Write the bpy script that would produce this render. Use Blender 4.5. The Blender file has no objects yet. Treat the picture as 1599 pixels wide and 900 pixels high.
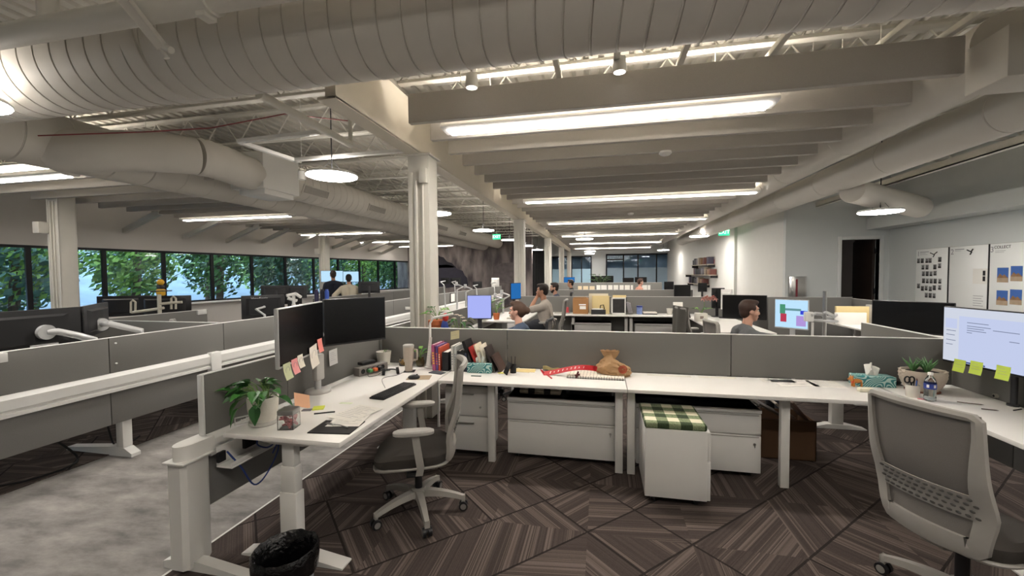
import bpy, bmesh, math, random
from mathutils import Vector, Matrix
from math import sin, cos, pi, radians
random.seed(7)
SC = bpy.context.scene
COL = SC.collection

# ------------------------------------------------------------------ camera, world, exposure
H = 1.64
FPX = 650.4
YAW, PITCH, ROLL = .21104, -.035, -.00806
_cy, _sy = cos(YAW), sin(YAW)
_F = Vector((-_sy*cos(PITCH), _cy*cos(PITCH), sin(PITCH)))
_r = Vector((_cy, _sy, 0)); _u = _r.cross(_F)
_R = cos(ROLL)*_r + sin(ROLL)*_u
_U = -sin(ROLL)*_r + cos(ROLL)*_u
cam_d = bpy.data.cameras.new('camera')
cam = bpy.data.objects.new('camera', cam_d); COL.objects.link(cam)
cam_d.sensor_width = 36; cam_d.lens = 36*FPX/1599; cam_d.clip_start = .05; cam_d.clip_end = 200
cam.matrix_world = Matrix(((_R.x, _U.x, -_F.x, 0), (_R.y, _U.y, -_F.y, 0), (_R.z, _U.z, -_F.z, H), (0, 0, 0, 1)))
SC.camera = cam
SC.view_settings.view_transform = 'Standard'
SC.view_settings.look = 'None'
SC.view_settings.gamma = 1
SC.view_settings.use_curve_mapping = False
SC.view_settings.exposure = 1.5
E_LIN = 15.0      # linear fixtures, diffuser radiance
E_DISC = 20.0     # disc pendants
E_UP = 30.0       # upward side of the linear fixtures
wd = bpy.data.worlds.new('sky'); SC.world = wd; wd.use_nodes = True
_bg = wd.node_tree.nodes['Background']
_bg.inputs[0].default_value = (.8, .88, 1, 1); _bg.inputs[1].default_value = 4.2

# ------------------------------------------------------------------ helpers
def at(px, py, d=None, **k):
    """the point of the room seen at photo pixel (px,py) on the plane x=, y= or z=, or at forward distance d"""
    q = _R*((px-800)/FPX) + _U*(-(py-450)/FPX) + _F
    if d is not None: return Vector((0, 0, H)) + q*d
    a, v = list(k.items())[0]; i = 'xyz'.index(a)
    o = Vector((0, 0, H)); return o + q*((v-o[i])/q[i])
def s2l(c): c /= 255; return c/12.92 if c <= .04045 else ((c+.055)/1.055)**2.4
def rgb(h): return tuple(s2l(int(h[i:i+2], 16)) for i in (0, 2, 4)) + (1,)
MATS = {}
def mat(name, h='808080', rough=.5, metal=0, noise=0, scale=30, bump=0, emit=None, es=1, trans=0, alpha=1, stretch=None, spec=.5):
    if name in MATS: return MATS[name]
    m = bpy.data.materials.new(name); m.use_nodes = True; MATS[name] = m
    nt = m.node_tree; b = nt.nodes['Principled BSDF']
    b.inputs['Base Color'].default_value = rgb(h); b.inputs['Roughness'].default_value = rough
    b.inputs['Metallic'].default_value = metal; b.inputs['Specular IOR Level'].default_value = spec
    if trans: b.inputs['Transmission Weight'].default_value = trans
    if alpha < 1: b.inputs['Alpha'].default_value = alpha
    if emit: b.inputs['Emission Color'].default_value = rgb(emit); b.inputs['Emission Strength'].default_value = es
    if noise or bump:
        tc = nt.nodes.new('ShaderNodeTexCoord'); n = nt.nodes.new('ShaderNodeTexNoise')
        n.inputs['Scale'].default_value = scale; n.inputs['Detail'].default_value = 4
        if stretch:
            mp = nt.nodes.new('ShaderNodeMapping'); mp.inputs['Scale'].default_value = stretch
            nt.links.new(tc.outputs['Object'], mp.inputs[0]); nt.links.new(mp.outputs[0], n.inputs['Vector'])
        else: nt.links.new(tc.outputs['Object'], n.inputs['Vector'])
        if noise:
            mx = nt.nodes.new('ShaderNodeMix'); mx.data_type = 'RGBA'
            c = rgb(h); mx.inputs[6].default_value = tuple(v*(1-noise) for v in c[:3])+(1,)
            mx.inputs[7].default_value = tuple(min(1, v*(1+noise)) for v in c[:3])+(1,)
            nt.links.new(n.outputs[0], mx.inputs[0]); nt.links.new(mx.outputs[2], b.inputs['Base Color'])
        if bump:
            bp = nt.nodes.new('ShaderNodeBump'); bp.inputs['Strength'].default_value = bump; bp.inputs['Distance'].default_value = .01
            nt.links.new(n.outputs[0], bp.inputs['Height']); nt.links.new(bp.outputs[0], b.inputs['Normal'])
    return m
def rz_m(a): return Matrix.Rotation(a, 4, 'Z')
def frame_m(o, xd, zd=(0, 0, 1)):
    x = Vector(xd).normalized(); z = Vector(zd); z = (z - x*z.dot(x)).normalized(); y = z.cross(x)
    return Matrix(((x.x, y.x, z.x, o[0]), (x.y, y.y, z.y, o[1]), (x.z, y.z, z.z, o[2]), (0, 0, 0, 1)))
class MB:
    def __init__(s, m=None): s.bm = bmesh.new(); s.mi = 0; s.m = m or Matrix.Identity(4)
    def v(s, p): return s.bm.verts.new(s.m @ Vector(p))
    def f(s, vs):
        try: q = s.bm.faces.new(vs); q.material_index = s.mi; return q
        except ValueError: return None
    def box(s, x0, y0, z0, x1, y1, z1, bev=0, seg=2):
        g = bmesh.ops.create_cube(s.bm, size=1)['verts']
        for w in g: w.co = s.m @ Vector((x0+(w.co.x+.5)*(x1-x0), y0+(w.co.y+.5)*(y1-y0), z0+(w.co.z+.5)*(z1-z0)))
        fs = {q for w in g for q in w.link_faces}
        for q in fs: q.material_index = s.mi
        if bev: bmesh.ops.bevel(s.bm, geom=list({e for w in g for e in w.link_edges}), offset=bev, segments=seg, affect='EDGES', profile=.5)
        return s
    def rings(s, rings, cap=True, closed=False):
        vs = [[s.v(p) for p in r] for r in rings]; n = len(vs[0])
        for a in range(len(vs)-1 + (1 if closed else 0)):
            b = (a+1) % len(vs)
            for i in range(n): s.f([vs[a][i], vs[a][(i+1) % n], vs[b][(i+1) % n], vs[b][i]])
        if cap and not closed: s.f(vs[0][::-1]); s.f(vs[-1])
        return s
    def tube(s, pts, r, seg=10, cap=True, closed=False):
        pts = [Vector(p) for p in pts]; n = len(pts); R = []
        up = None
        for i, p in enumerate(pts):
            if closed: t = pts[(i+1) % n]-pts[i-1]
            else: t = pts[min(i+1, n-1)]-pts[max(i-1, 0)]
            t.normalize()
            if up is None: up = t.orthogonal().normalized()
            else: up = (up - t*up.dot(t)); up = up.normalized() if up.length > 1e-6 else t.orthogonal().normalized()
            w = t.cross(up); rr = r[i] if isinstance(r, (list, tuple)) else r
            R.append([p + (up*cos(2*pi*k/seg)+w*sin(2*pi*k/seg))*rr for k in range(seg)])
        return s.rings(R, cap, closed)
    def cyl(s, p0, p1, r0, r1=None, seg=16): return s.tube([p0, p1], [r0, r0 if r1 is None else r1], seg)
    def lathe(s, prof, c=(0, 0, 0), seg=24, cap=True):
        return s.rings([[(c[0]+r*cos(2*pi*k/seg), c[1]+r*sin(2*pi*k/seg), c[2]+z) for k in range(seg)] for r, z in prof], cap)
    def ell(s, c, r, seg=16, n=10, top=1.0):
        R = []
        for j in range(n+1):
            a = -pi/2 + pi*j/n
            R.append([(c[0]+r[0]*max(cos(a), .02)*cos(2*pi*k/seg), c[1]+r[1]*max(cos(a), .02)*sin(2*pi*k/seg), c[2]+r[2]*sin(a)) for k in range(seg)])
        return s.rings(R)
    def prism(s, poly, ax, a, b):
        def pt(u, w, h): return {'x': (h, u, w), 'y': (u, h, w), 'z': (u, w, h)}[ax]
        return s.rings([[pt(u, w, a) for u, w in poly], [pt(u, w, b) for u, w in poly]])
    def quad(s, *p): s.f([s.v(q) for q in p]); return s
    def grid(s, fn, nu, nv, th=0):
        V = [[s.v(fn(i/nu, j/nv)) for j in range(nv+1)] for i in range(nu+1)]
        fs = [s.f([V[i][j], V[i+1][j], V[i+1][j+1], V[i][j+1]]) for i in range(nu) for j in range(nv)]
        if th:
            bmesh.ops.recalc_face_normals(s.bm, faces=fs)
            bmesh.ops.solidify(s.bm, geom=fs, thickness=th)
        return s
    def build(s, name, mats, parent=None, loc=None, rz=0, smooth=True, ang=35, world=False):
        if world and parent is not None:
            bmesh.ops.transform(s.bm, matrix=parent_matrix(parent).inverted(), verts=s.bm.verts)
        if world and loc is not None:
            bmesh.ops.translate(s.bm, vec=-Vector(loc), verts=s.bm.verts)
        bmesh.ops.recalc_face_normals(s.bm, faces=s.bm.faces)
        me = bpy.data.meshes.new(name); s.bm.to_mesh(me); s.bm.free()
        for m in (mats if isinstance(mats, (list, tuple)) else [mats]): me.materials.append(m)
        if smooth:
            me.polygons.foreach_set('use_smooth', [True]*len(me.polygons)); me.set_sharp_from_angle(angle=radians(ang))
        o = bpy.data.objects.new(name, me); COL.objects.link(o)
        if parent is not None: o.parent = parent
        if loc is not None: o.location = loc
        o.rotation_euler.z = rz
        return o
def parent_matrix(o):
    m = Matrix.LocRotScale(o.location, o.rotation_euler, o.scale)
    return parent_matrix(o.parent) @ m if o.parent else m
def tag(o, label=None, cat=None, group=None, kind=None):
    for k, v in (('label', label), ('category', cat), ('group', group), ('kind', kind)):
        if v: o[k] = v
    return o
def thing(name, label, cat, loc=(0, 0, 0), rz=0, group=None):
    o = bpy.data.objects.new(name, None); o.empty_display_size = .05; COL.objects.link(o)
    o.location = loc; o.rotation_euler.z = rz
    return tag(o, label, cat, group)
KIDS = {}
def kids(o): return [c for c in COL.objects if c.parent == o]
def dup(o, loc=None, rz=None, label=None, group=None, parent=None):
    c = o.copy(); COL.objects.link(c)
    if parent is not None: c.parent = parent
    for ch in kids(o): dup(ch, parent=c)
    if loc is not None: c.location = loc
    if rz is not None: c.rotation_euler.z = rz
    if label: c['label'] = label
    if group: c['group'] = group
    return c
def text(s, size, m, mtx, parent, name='lettering', ext=.0006, align='CENTER', label=None):
    cu = bpy.data.curves.new(name, 'FONT'); cu.body = s; cu.size = size; cu.extrude = ext; cu.align_x = align; cu.align_y = 'CENTER'
    t = bpy.data.objects.new(name, cu); me = bpy.data.meshes.new_from_object(t)
    bpy.data.objects.remove(t); me.transform(mtx); me.materials.append(m); me.name = name
    o = bpy.data.objects.new(name, me); COL.objects.link(o); o.parent = parent
    if label: o['label'] = label
    return o
ORD = ['first', 'second', 'third', 'fourth', 'fifth', 'sixth', 'seventh', 'eighth', 'ninth', 'tenth', 'eleventh', 'twelfth', 'thirteenth', 'fourteenth',
       'fifteenth', 'sixteenth', 'seventeenth', 'eighteenth', 'nineteenth', 'twentieth']
ORD += ['twenty-'+w for w in ORD[:9]] + ['thirtieth'] + ['thirty-'+w for w in ORD[:9]] + ['fortieth'] + ['forty-'+w for w in ORD[:9]] + ['fiftieth']
def struct(o): o['kind'] = 'structure'; return o

# ------------------------------------------------------------------ materials
WHITE = mat('white_laminate', 'e6e4e0', .35, noise=.02, scale=8)
WMET = mat('white_powder_coat', 'dcdbd7', .4, noise=.02, scale=20)
PAINT = mat('white_wall_paint', 'd6d6d2', .8, noise=.03, scale=6)
DUCT = mat('grey_white_duct_paint', 'c6c2ba', .6, noise=.03, scale=5)
STEEL = mat('white_painted_steel', 'cfccc3', .55, noise=.04, scale=9)
BAFF = mat('grey_felt_baffle', 'b0aca6', .95, noise=.08, scale=180)
PANEL = mat('grey_panel_fabric', '74736f', .95, noise=.14, scale=260, bump=.08)
PANEL_D = mat('dark_panel_fabric', '6c6b68', .95, noise=.14, scale=260)
TRIMW = mat('white_edge_trim', 'd9d9d6', .45, noise=.02, scale=20)
BLACK = mat('black_plastic', '17171a', .4, noise=.06, scale=40)
BLKM = mat('matte_black', '0e0e10', .75, noise=.08, scale=40)
SCREEN = mat('switched_off_screen', '0a0a0d', .22, noise=.02, scale=3)
GREYP = mat('light_grey_plastic', 'a9a7a2', .5, noise=.04, scale=40)
SILV = mat('silver_plastic', 'bfc0c0', .35, .3, noise=.03, scale=30)
CHROME = mat('brushed_steel', 'b8b8b6', .28, 1, noise=.05, scale=60)
DFAB = mat('charcoal_seat_fabric', '37332f', .95, noise=.18, scale=320, bump=.1)
PAPER = mat('white_paper', 'e9e7e1', .8, noise=.02, scale=30)
DARKP = mat('dark_grey_metal', '3a3a3c', .45, .4, noise=.04, scale=40)
INK = mat('black_ink', '1c1c1e', .7, noise=.05, scale=40)
GREYT = mat('pale_grey_print', '9a9aa0', .7, noise=.05, scale=40)

def lamp_mat(name, h, s):
    m = bpy.data.materials.new(name); m.use_nodes = True; nt = m.node_tree; nt.nodes.clear()
    e = nt.nodes.new('ShaderNodeEmission'); o = nt.nodes.new('ShaderNodeOutputMaterial')
    e.inputs[0].default_value = rgb(h); e.inputs[1].default_value = s; nt.links.new(e.outputs[0], o.inputs[0]); return m
L_LIN = lamp_mat('linear_lamp_diffuser', 'fff7ee', E_LIN)
L_UP = lamp_mat('linear_lamp_uplight', 'fff4e6', E_UP)
L_UPD = lamp_mat('disc_lamp_added_glow', 'fff6ec', 12.0)  # upward glow added to the discs to lift the deck brightness
L_SPOT = lamp_mat('spot_lamp_lens', 'fff6ec', 2.0)
L_DISC = lamp_mat('disc_lamp_diffuser', 'fff8f0', E_DISC)
L_EXIT = lamp_mat('exit_sign_green', '2fd07a', 1.1)

def tiles_mat():
    m = bpy.data.materials.new('striped_triangle_carpet'); m.use_nodes = True; nt = m.node_tree; N = nt.nodes; L = nt.links; b = N['Principled BSDF']
    b.inputs['Roughness'].default_value = 1; b.inputs['Specular IOR Level'].default_value = .1
    def M(op, a, c=None):
        n = N.new('ShaderNodeMath'); n.operation = op
        for i, v in enumerate((a, c)):
            if v is None: continue
            if isinstance(v, (int, float)): n.inputs[i].default_value = v
            else: L.new(v, n.inputs[i])
        return n.outputs[0]
    g = N.new('ShaderNodeNewGeometry'); sp = N.new('ShaderNodeSeparateXYZ'); L.new(g.outputs['Position'], sp.inputs[0])
    x, y = sp.outputs[0], sp.outputs[1]
    u = M('DIVIDE', M('ADD', x, .085), .62); v = M('DIVIDE', M('SUBTRACT', y, 2.61), .62)
    iu, iv = M('FLOOR', u), M('FLOOR', v); fu, fv = M('SUBTRACT', u, iu), M('SUBTRACT', v, iv)
    d1 = M('GREATER_THAN', fu, fv); d2 = M('GREATER_THAN', M('ADD', fu, fv), 1.0)
    def hsh(vec):
        cb = N.new('ShaderNodeCombineXYZ')
        for i, q in enumerate(vec):
            if isinstance(q, (int, float)): cb.inputs[i].default_value = q
            else: L.new(q, cb.inputs[i])
        w = N.new('ShaderNodeTexWhiteNoise'); w.noise_dimensions = '3D'; L.new(cb.outputs[0], w.inputs[0]); return w
    w0 = hsh((iu, iv, 7.3)).outputs[0]
    use2 = M('GREATER_THAN', w0, .55)
    reg = M('ADD', M('MULTIPLY', d1, 1), M('MULTIPLY', M('MULTIPLY', d2, use2), 2))
    w1 = hsh((iu, iv, reg))
    ang = M('MULTIPLY', M('FLOOR', M('MULTIPLY', w1.outputs[0], 4)), pi/4)
    ang = M('ADD', ang, M('MULTIPLY', M('GREATER_THAN', w1.outputs[0], .5), .12))
    t = M('ADD', M('MULTIPLY', x, M('COSINE', ang)), M('MULTIPLY', y, M('SINE', ang)))
    s_ = M('SUBTRACT', M('MULTIPLY', y, M('COSINE', ang)), M('MULTIPLY', x, M('SINE', ang)))
    st = hsh((M('FLOOR', M('MULTIPLY', t, 170)), w1.outputs[0], 1.5)).outputs[0]
    blk = hsh((M('FLOOR', M('MULTIPLY', t, 24)), w1.outputs[0], 4.5)).outputs[0]
    nz = N.new('ShaderNodeTexNoise'); nz.inputs['Scale'].default_value = 420; nz.inputs['Detail'].default_value = 2
    L.new(g.outputs['Position'], nz.inputs['Vector'])
    amp = M('MULTIPLY', st, M('GREATER_THAN', blk, .55))
    val = M('ADD', M('MULTIPLY', amp, .36), M('ADD', M('MULTIPLY', nz.outputs[0], .42), M('MULTIPLY', st, .12)))
    e1 = M('LESS_THAN', M('ABSOLUTE', M('SUBTRACT', fu, fv)), .016)
    e2 = M('MULTIPLY', use2, M('LESS_THAN', M('ABSOLUTE', M('SUBTRACT', M('ADD', fu, fv), 1)), .016))
    seam = M('MAXIMUM', e1, e2)
    val = M('MULTIPLY', val, M('SUBTRACT', 1, M('MULTIPLY', seam, .85)))
    cr = N.new('ShaderNodeValToRGB'); L.new(val, cr.inputs[0])
    cr.color_ramp.elements[0].color = rgb('231f1e'); cr.color_ramp.elements[1].color = rgb('80746d')
    e = cr.color_ramp.elements.new(.3); e.color = rgb('4a423f')
    L.new(cr.outputs[0], b.inputs['Base Color']); return m
CARPET = tiles_mat()
def vinyl_mat():
    m = bpy.data.materials.new('mottled_grey_vinyl'); m.use_nodes = True; nt = m.node_tree; N = nt.nodes; L = nt.links; b = N['Principled BSDF']
    g = N.new('ShaderNodeNewGeometry'); mp = N.new('ShaderNodeMapping'); mp.inputs['Scale'].default_value = (1, 2.2, 1); mp.inputs['Rotation'].default_value = (0, 0, -.25)
    n = N.new('ShaderNodeTexNoise'); n.inputs['Scale'].default_value = 2.6; n.inputs['Detail'].default_value = 9; n.inputs['Roughness'].default_value = .68
    L.new(g.outputs['Position'], mp.inputs[0]); L.new(mp.outputs[0], n.inputs['Vector'])
    cr = N.new('ShaderNodeValToRGB'); L.new(n.outputs[0], cr.inputs[0])
    cr.color_ramp.elements[0].position = .32; cr.color_ramp.elements[0].color = rgb('5d5a58'); cr.color_ramp.elements[1].position = .7; cr.color_ramp.elements[1].color = rgb('a19c98')
    L.new(cr.outputs[0], b.inputs['Base Color']); b.inputs['Roughness'].default_value = .55; return m
VINYL = vinyl_mat()

# ------------------------------------------------------------------ room shell
def wpt(s, off=0, z=0):   # along the angled window wall: s metres from the point (-12.4,6.6), off metres into the room
    return Vector((-12.4 + .146*s + .989*off, 6.6 + .989*s - .146*off, z))
struct(MB().box(-14, -4.2, -.1, 8, 30, 0).build('floor', VINYL))
struct(MB().box(-2.33, -4, 0, 7, 29.9, .006).build('floor_carpet', CARPET))
struct(MB().box(-13.9, -4, 0, -4.42, 26, .006).build('floor_carpet_left', CARPET))
struct(MB().box(-2.345, -4, 0, -2.33, 29.9, .007).build('trim_1', TRIMW))
DECKZ = 4.0
def roof_end(x):   # the roof stops at the outer face of the angled window wall
    return max(-4.3, min(30.2, 6.6+(x+12.4+.25)*.989/.146))
mb = MB(); prof = []; x = -14.15
while x < 8.2:
    prof += [(x, DECKZ), (x+.09, DECKZ), (x+.105, DECKZ+.045), (x+.15, DECKZ+.045)]; x += .165
V = [[mb.v((px, -4.3, pz)) for px, pz in prof], [mb.v((px, roof_end(px), pz)) for px, pz in prof]]
for i in range(len(prof)-1): mb.f([V[0][i], V[0][i+1], V[1][i+1], V[1][i]])
struct(mb.build('ceiling', mat('deck_paint', 'cdc9bf', .7, noise=.03, scale=4), smooth=False))
struct(MB().prism([(-14.25, -4.4), (8.3, -4.4), (8.3, 30.3), (-9.1, 30.3), (-9.15, roof_end(-9.15))], 'z', DECKZ+.05, DECKZ+.2).build('ceiling_roof', PAINT))
# window wall
WM = frame_m(wpt(0), (.146, .989, 0))
S0, S1 = -11.2, 16.0
def wallpart(z0, z1, d0=-.2, d1=0):
    return MB(WM).box(S0, d0, z0, S1, d1, z1)
# in the WM frame y points to -normal side: x=along, y = z cross x
yd = (WM @ Vector((0, 1, 0)) - WM @ Vector((0, 0, 0)))
SGN = 1 if yd.x > 0 else -1     # SGN*positive y goes into the room
def wb(mbx, s0, s1, a, b, z0, z1, bev=0):
    lo, hi = sorted((SGN*a, SGN*b)); return mbx.box(s0, lo, z0, s1, hi, z1, bev)
ZS, ZH = .87, 2.35
mb = MB(WM); wb(mb, S0, S1, -.2, 0, 0, ZS); wb(mb, S0, S1, -.2, 0, ZH, DECKZ+.05)
struct(mb.build('wall_left', mat('window_wall_paint', 'cdcac6', .85, noise=.02, scale=4)))
mb = MB(WM); wb(mb, S0, S1, 0, .16, ZS-.06, ZS-.02, .006)
struct(mb.build('trim_2', WMET))
def glass_mat():
    m = bpy.data.materials.new('window_glass'); m.use_nodes = True; nt = m.node_tree; N = nt.nodes; L = nt.links; N.clear()
    o = N.new('ShaderNodeOutputMaterial'); mx = N.new('ShaderNodeMixShader'); t = N.new('ShaderNodeBsdfTransparent'); g = N.new('ShaderNodeBsdfGlossy'); fr = N.new('ShaderNodeFresnel')
    t.inputs[0].default_value = (.84, .92, .97, 1); g.inputs['Roughness'].default_value = .03; g.inputs[0].default_value = (.8, .9, 1, 1); fr.inputs[0].default_value = 1.5
    gm = N.new('ShaderNodeNewGeometry'); iv = N.new('ShaderNodeMath'); iv.operation = 'SUBTRACT'; iv.inputs[0].default_value = 1; L.new(gm.outputs['Backfacing'], iv.inputs[1])
    ml = N.new('ShaderNodeMath'); ml.operation = 'MULTIPLY'; L.new(fr.outputs[0], ml.inputs[0]); L.new(iv.outputs[0], ml.inputs[1])   # one reflection per pane
    L.new(ml.outputs[0], mx.inputs[0]); L.new(t.outputs[0], mx.inputs[1]); L.new(g.outputs[0], mx.inputs[2]); L.new(mx.outputs[0], o.inputs[0]); return m
GLASS = glass_mat()
FRAME = mat('dark_window_frame', '131318', .4, .5, noise=.04, scale=30)
mull = []
k = -8
while True:
    s = (6.78 + 1.307*k - 6.6)/.989
    if s > S1-.3: break
    if s > S0: mull.append(s)
    k += 1
for i in range(len(mull)-1):
    a, b = mull[i], mull[i+1]
    mb = MB(WM); wb(mb, a+.03, b-.03, -.035, -.028, ZS+.03, ZH-.04)
    w = struct(mb.build('window_%d' % (i+1), GLASS))
    mb = MB(WM)
    wb(mb, a, a+.045, -.055, .008, ZS, ZH); wb(mb, b-.045, b, -.055, .008, ZS, ZH); wb(mb, a, b, -.055, .008, ZS, ZS+.045); wb(mb, a, b, -.055, .008, ZH-.06, ZH)
    mb.build('window_frame', FRAME, w)
# mural wall at the far end of the left bay
def mural_mat():
    m = bpy.data.materials.new('mountain_valley_mural'); m.use_nodes = True; nt = m.node_tree; N = nt.nodes; L = nt.links; b = N['Principled BSDF']
    g = N.new('ShaderNodeNewGeometry'); n = N.new('ShaderNodeTexNoise'); n.inputs['Scale'].default_value = 1.1; n.inputs['Detail'].default_value = 8
    mp = N.new('ShaderNodeMapping'); mp.inputs['Scale'].default_value = (2.2, 1, .6); mp.inputs['Rotation'].default_value = (0, .5, 0)
    L.new(g.outputs['Position'], mp.inputs[0]); L.new(mp.outputs[0], n.inputs['Vector'])
    cr = N.new('ShaderNodeValToRGB'); L.new(n.outputs[0], cr.inputs[0])
    cr.color_ramp.elements[0].position = .35; cr.color_ramp.elements[0].color = rgb('4a4346'); cr.color_ramp.elements[1].position = .72; cr.color_ramp.elements[1].color = rgb('a89d98')
    L.new(cr.outputs[0], b.inputs['Base Color']); b.inputs['Roughness'].default_value = .7; return m
YM = 21.0
struct(MB().box(-10.9, YM, 0, -3.45, YM+.15, DECKZ+.05).build('wall_mural', mural_mat()))
# mural shapes: ridges as raised printed areas (flat print, a few mm)
mur = thing('wall_mural_print', 'dark mountain ridges printed on the far wall mural', 'mural', (-7, YM-.004, 0))
def mural_poly(name, pts, h, noise=.25):
    MB().prism([(at(px, py, y=YM).x, at(px, py, y=YM).z) for px, py in pts], 'y', YM-.008, YM-.0005).build(name, mat('print_'+name+h, h, .75, noise=noise, scale=5), mur, world=True)
mural_poly('ridge', [(655, 398), (676, 396), (683, 397), (688, 401), (693, 402), (699, 409), (706, 411), (713, 418), (660, 419)], '24222c')
mural_poly('ridge', [(655, 418), (672, 415), (684, 413), (691, 414), (700, 413), (711, 417), (716, 421), (723, 423), (726, 430), (730, 434), (732, 446), (655, 455)], '34323f')
mural_poly('boulder', [(768, 440), (772, 417), (782, 411), (808, 410), (808, 445)], '6c6464', .5)
# right side: door wall, whiteboard wall, walls running back
DY, RX = 10.2, 5.9
wd_l, wd_r, DH = 5.02, 5.72, 2.3
mb = MB(); mb.box(3.95, DY, 0, wd_l, DY+.12, DECKZ+.05); mb.box(wd_r, DY, 0, RX+.1, DY+.12, DECKZ+.05); mb.box(wd_l, DY, DH, wd_r, DY+.12, DECKZ+.05)
WGRY = mat('cool_wall_paint', 'ccd0cf', .8, noise=.02, scale=3)
struct(mb.build('wall_door', WGRY))
struct(MB().box(RX, -4, 0, RX+.12, DY+.1, DECKZ+.05).build('wall_right', WGRY))
struct(MB().box(3.95, DY+.12, 0, 4.07, 12.35, DECKZ+.05).build('wall_right_passage', PAINT))
struct(MB().box(4.2, 12.35, 0, 4.35, 14.4, DECKZ+.05).build('wall_right_recess', PAINT))
struct(MB().box(4.12, 14.4, 0, 4.3, 25.6, DECKZ+.05).build('wall_right_shelves', PAINT))
struct(MB().box(4.07, 12.25, 0, 4.3, 12.35, DECKZ+.05).build('wall_right_return', PAINT))
struct(MB().box(RX-.42, -4, 2.5, RX, DY, 2.74).build('trim_3', WGRY))
# room behind the open door (dark)
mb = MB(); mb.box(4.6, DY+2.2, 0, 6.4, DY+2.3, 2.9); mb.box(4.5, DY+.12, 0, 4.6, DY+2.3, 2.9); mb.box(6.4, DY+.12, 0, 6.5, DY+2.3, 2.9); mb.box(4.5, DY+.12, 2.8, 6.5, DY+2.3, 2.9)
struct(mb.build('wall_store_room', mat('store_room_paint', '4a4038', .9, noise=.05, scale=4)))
mb = MB()
for x0, x1 in ((wd_l-.07, wd_l), (wd_r, wd_r+.07)): mb.box(x0, DY-.025, 0, x1, DY+.14, DH+.07, .004)
mb.box(wd_l, DY-.025, DH, wd_r, DY+.14, DH+.07, .004)
dr = struct(mb.build('door_1', mat('door_frame_paint', 'd8dad8', .5, noise=.02, scale=10)))
mb = MB(); mb.box(wd_r-.05, DY+.13, .01, wd_r-.005, DY+.85, DH-.01, .004)
mb.build('door_leaf', mat('dark_brown_door', '2c211b', .5, noise=.2, scale=6, stretch=(1, 6, .6)), dr)
mb = MB()
for z in (.3, 1.15, 2.0): mb.box(wd_r-.03, DY+.08, z, wd_r-.002, DY+.13, z+.11, .003)
mb.build('hinge', BLACK, dr)
# back and near walls of the office behind the camera
struct(MB().box(-14.2, -4.3, 0, 8, -4.1, DECKZ+.05).build('wall_back', PAINT))
# far wall: white wall, glazed office fronts
FY = 28.0
mb = MB(); mb.box(-.6, FY, 0, .28, FY+.15, DECKZ+.05); mb.box(.28, FY, 2.86, 4.45, FY+.15, DECKZ+.05); mb.box(4.45, FY, 0, 7, FY+.15, DECKZ+.05)
mb.box(-5.5, FY, 2.75, -.6, FY+.15, DECKZ+.05); mb.box(-5.5, FY, 0, -3.3, FY+.15, 2.75)
struct(mb.build('wall_far', WGRY))
struct(MB().box(4.12, 25.6, 0, 4.25, 28.2, DECKZ+.05).build('wall_far_return', PAINT))
struct(MB().box(-5.6, YM+.15, 0, -5.45, 30, DECKZ+.05).build('wall_far_left', PAINT))
mb = MB(); mb.box(-5.5, 29.9, 0, 4.5, 30, 4.05); mb.box(4.4, FY+.15, 0, 4.5, 30, 4.05)
struct(mb.build('wall_office_back', mat('office_back_paint', 'b4c4d4', .8, noise=.25, scale=.7)))
mb = MB(); mb.box(.3, FY+.04, .1, 4.43, FY+.05, 2.8); w = struct(mb.build('window_40', GLASS))
MB().box(.34, FY+.028, .1, 4.4, FY+.034, 1.95).build('frosted_film', mat('frosted_film', '9db2c2', .8, noise=.1, scale=2), w)
mb = MB()
for xx in (.3, 1.38, 2.28, 3.42, 4.36): mb.box(xx, FY-.02, 0, xx+.08, FY+.08, 2.86)
mb.box(.3, FY-.02, 2.76, 4.44, FY+.08, 2.86); mb.box(.38, FY-.02, 0, 4.4, FY+.08, .1); mb.box(.38, FY, 2.45, 1.4, FY+.07, 2.53)
mb.build('window_frame', FRAME, w)
mb = MB(); mb.box(-3.25, FY+.04, .1, -.62, FY+.05, 2.7); w = struct(mb.build('window_41', GLASS))
MB().box(-3.22, FY+.028, .1, -.64, FY+.034, 1.9).build('frosted_film', mat('daylight_tinted_film', 'b8dcf0', .8, noise=.06, scale=2), w)  # film colour brightened to stand for daylight behind this glass
mb = MB()
for xx in (-3.28, -2.6, -1.95, -1.3, -.68): mb.box(xx, FY-.02, 0, xx+.06, FY+.08, 2.76)
mb.box(-3.28, FY-.02, 2.68, -.62, FY+.08, 2.76)
mb.build('window_frame', FRAME, w)
# ------------------------------------------------------------------ columns and beam
def column(x, y, label, top=2.98, w=.125, box=True):
    t = thing('structural_column', label, 'column', (x, y, 0), 0, 'white steel columns')
    mb = MB()   # W section: two flanges and web
    mb.box(-w, -w, 0, w, -w+.018, top, .003); mb.box(-w, w-.018, 0, w, w, top, .003); mb.box(-w, -w+.01, 0, -w+.012, w-.01, top); mb.box(w-.012, -w+.01, 0, w, w-.01, top); mb.box(-w+.02, -w-.012, 0, -w+.06, -w, top-.2, .004)
    mb.build('shaft', STEEL, t)
    MB().box(-w-.03, -w-.03, top-.02, w+.03, w+.03, top, .003).build('cap_plate', STEEL, t)
    mb = MB()
    mb.cyl((-.02, -w-.016, 0), (-.02, -w-.016, top-.3), .016); mb.build('conduit', STEEL, t)
    mb = MB(); mb.cyl((.055, -w-.014, 0), (.055, -w-.014, top-.3), .012); mb.build('conduit', STEEL, t)
    if box:
        MB().box(.03, -w-.05, top-.33, .115, -w+.03, top-.17, .005).build('junction_box', STEEL, t)
    return t
column(-2.0, 4.5, 'nearest white steel column with a junction box below the beam')
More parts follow.
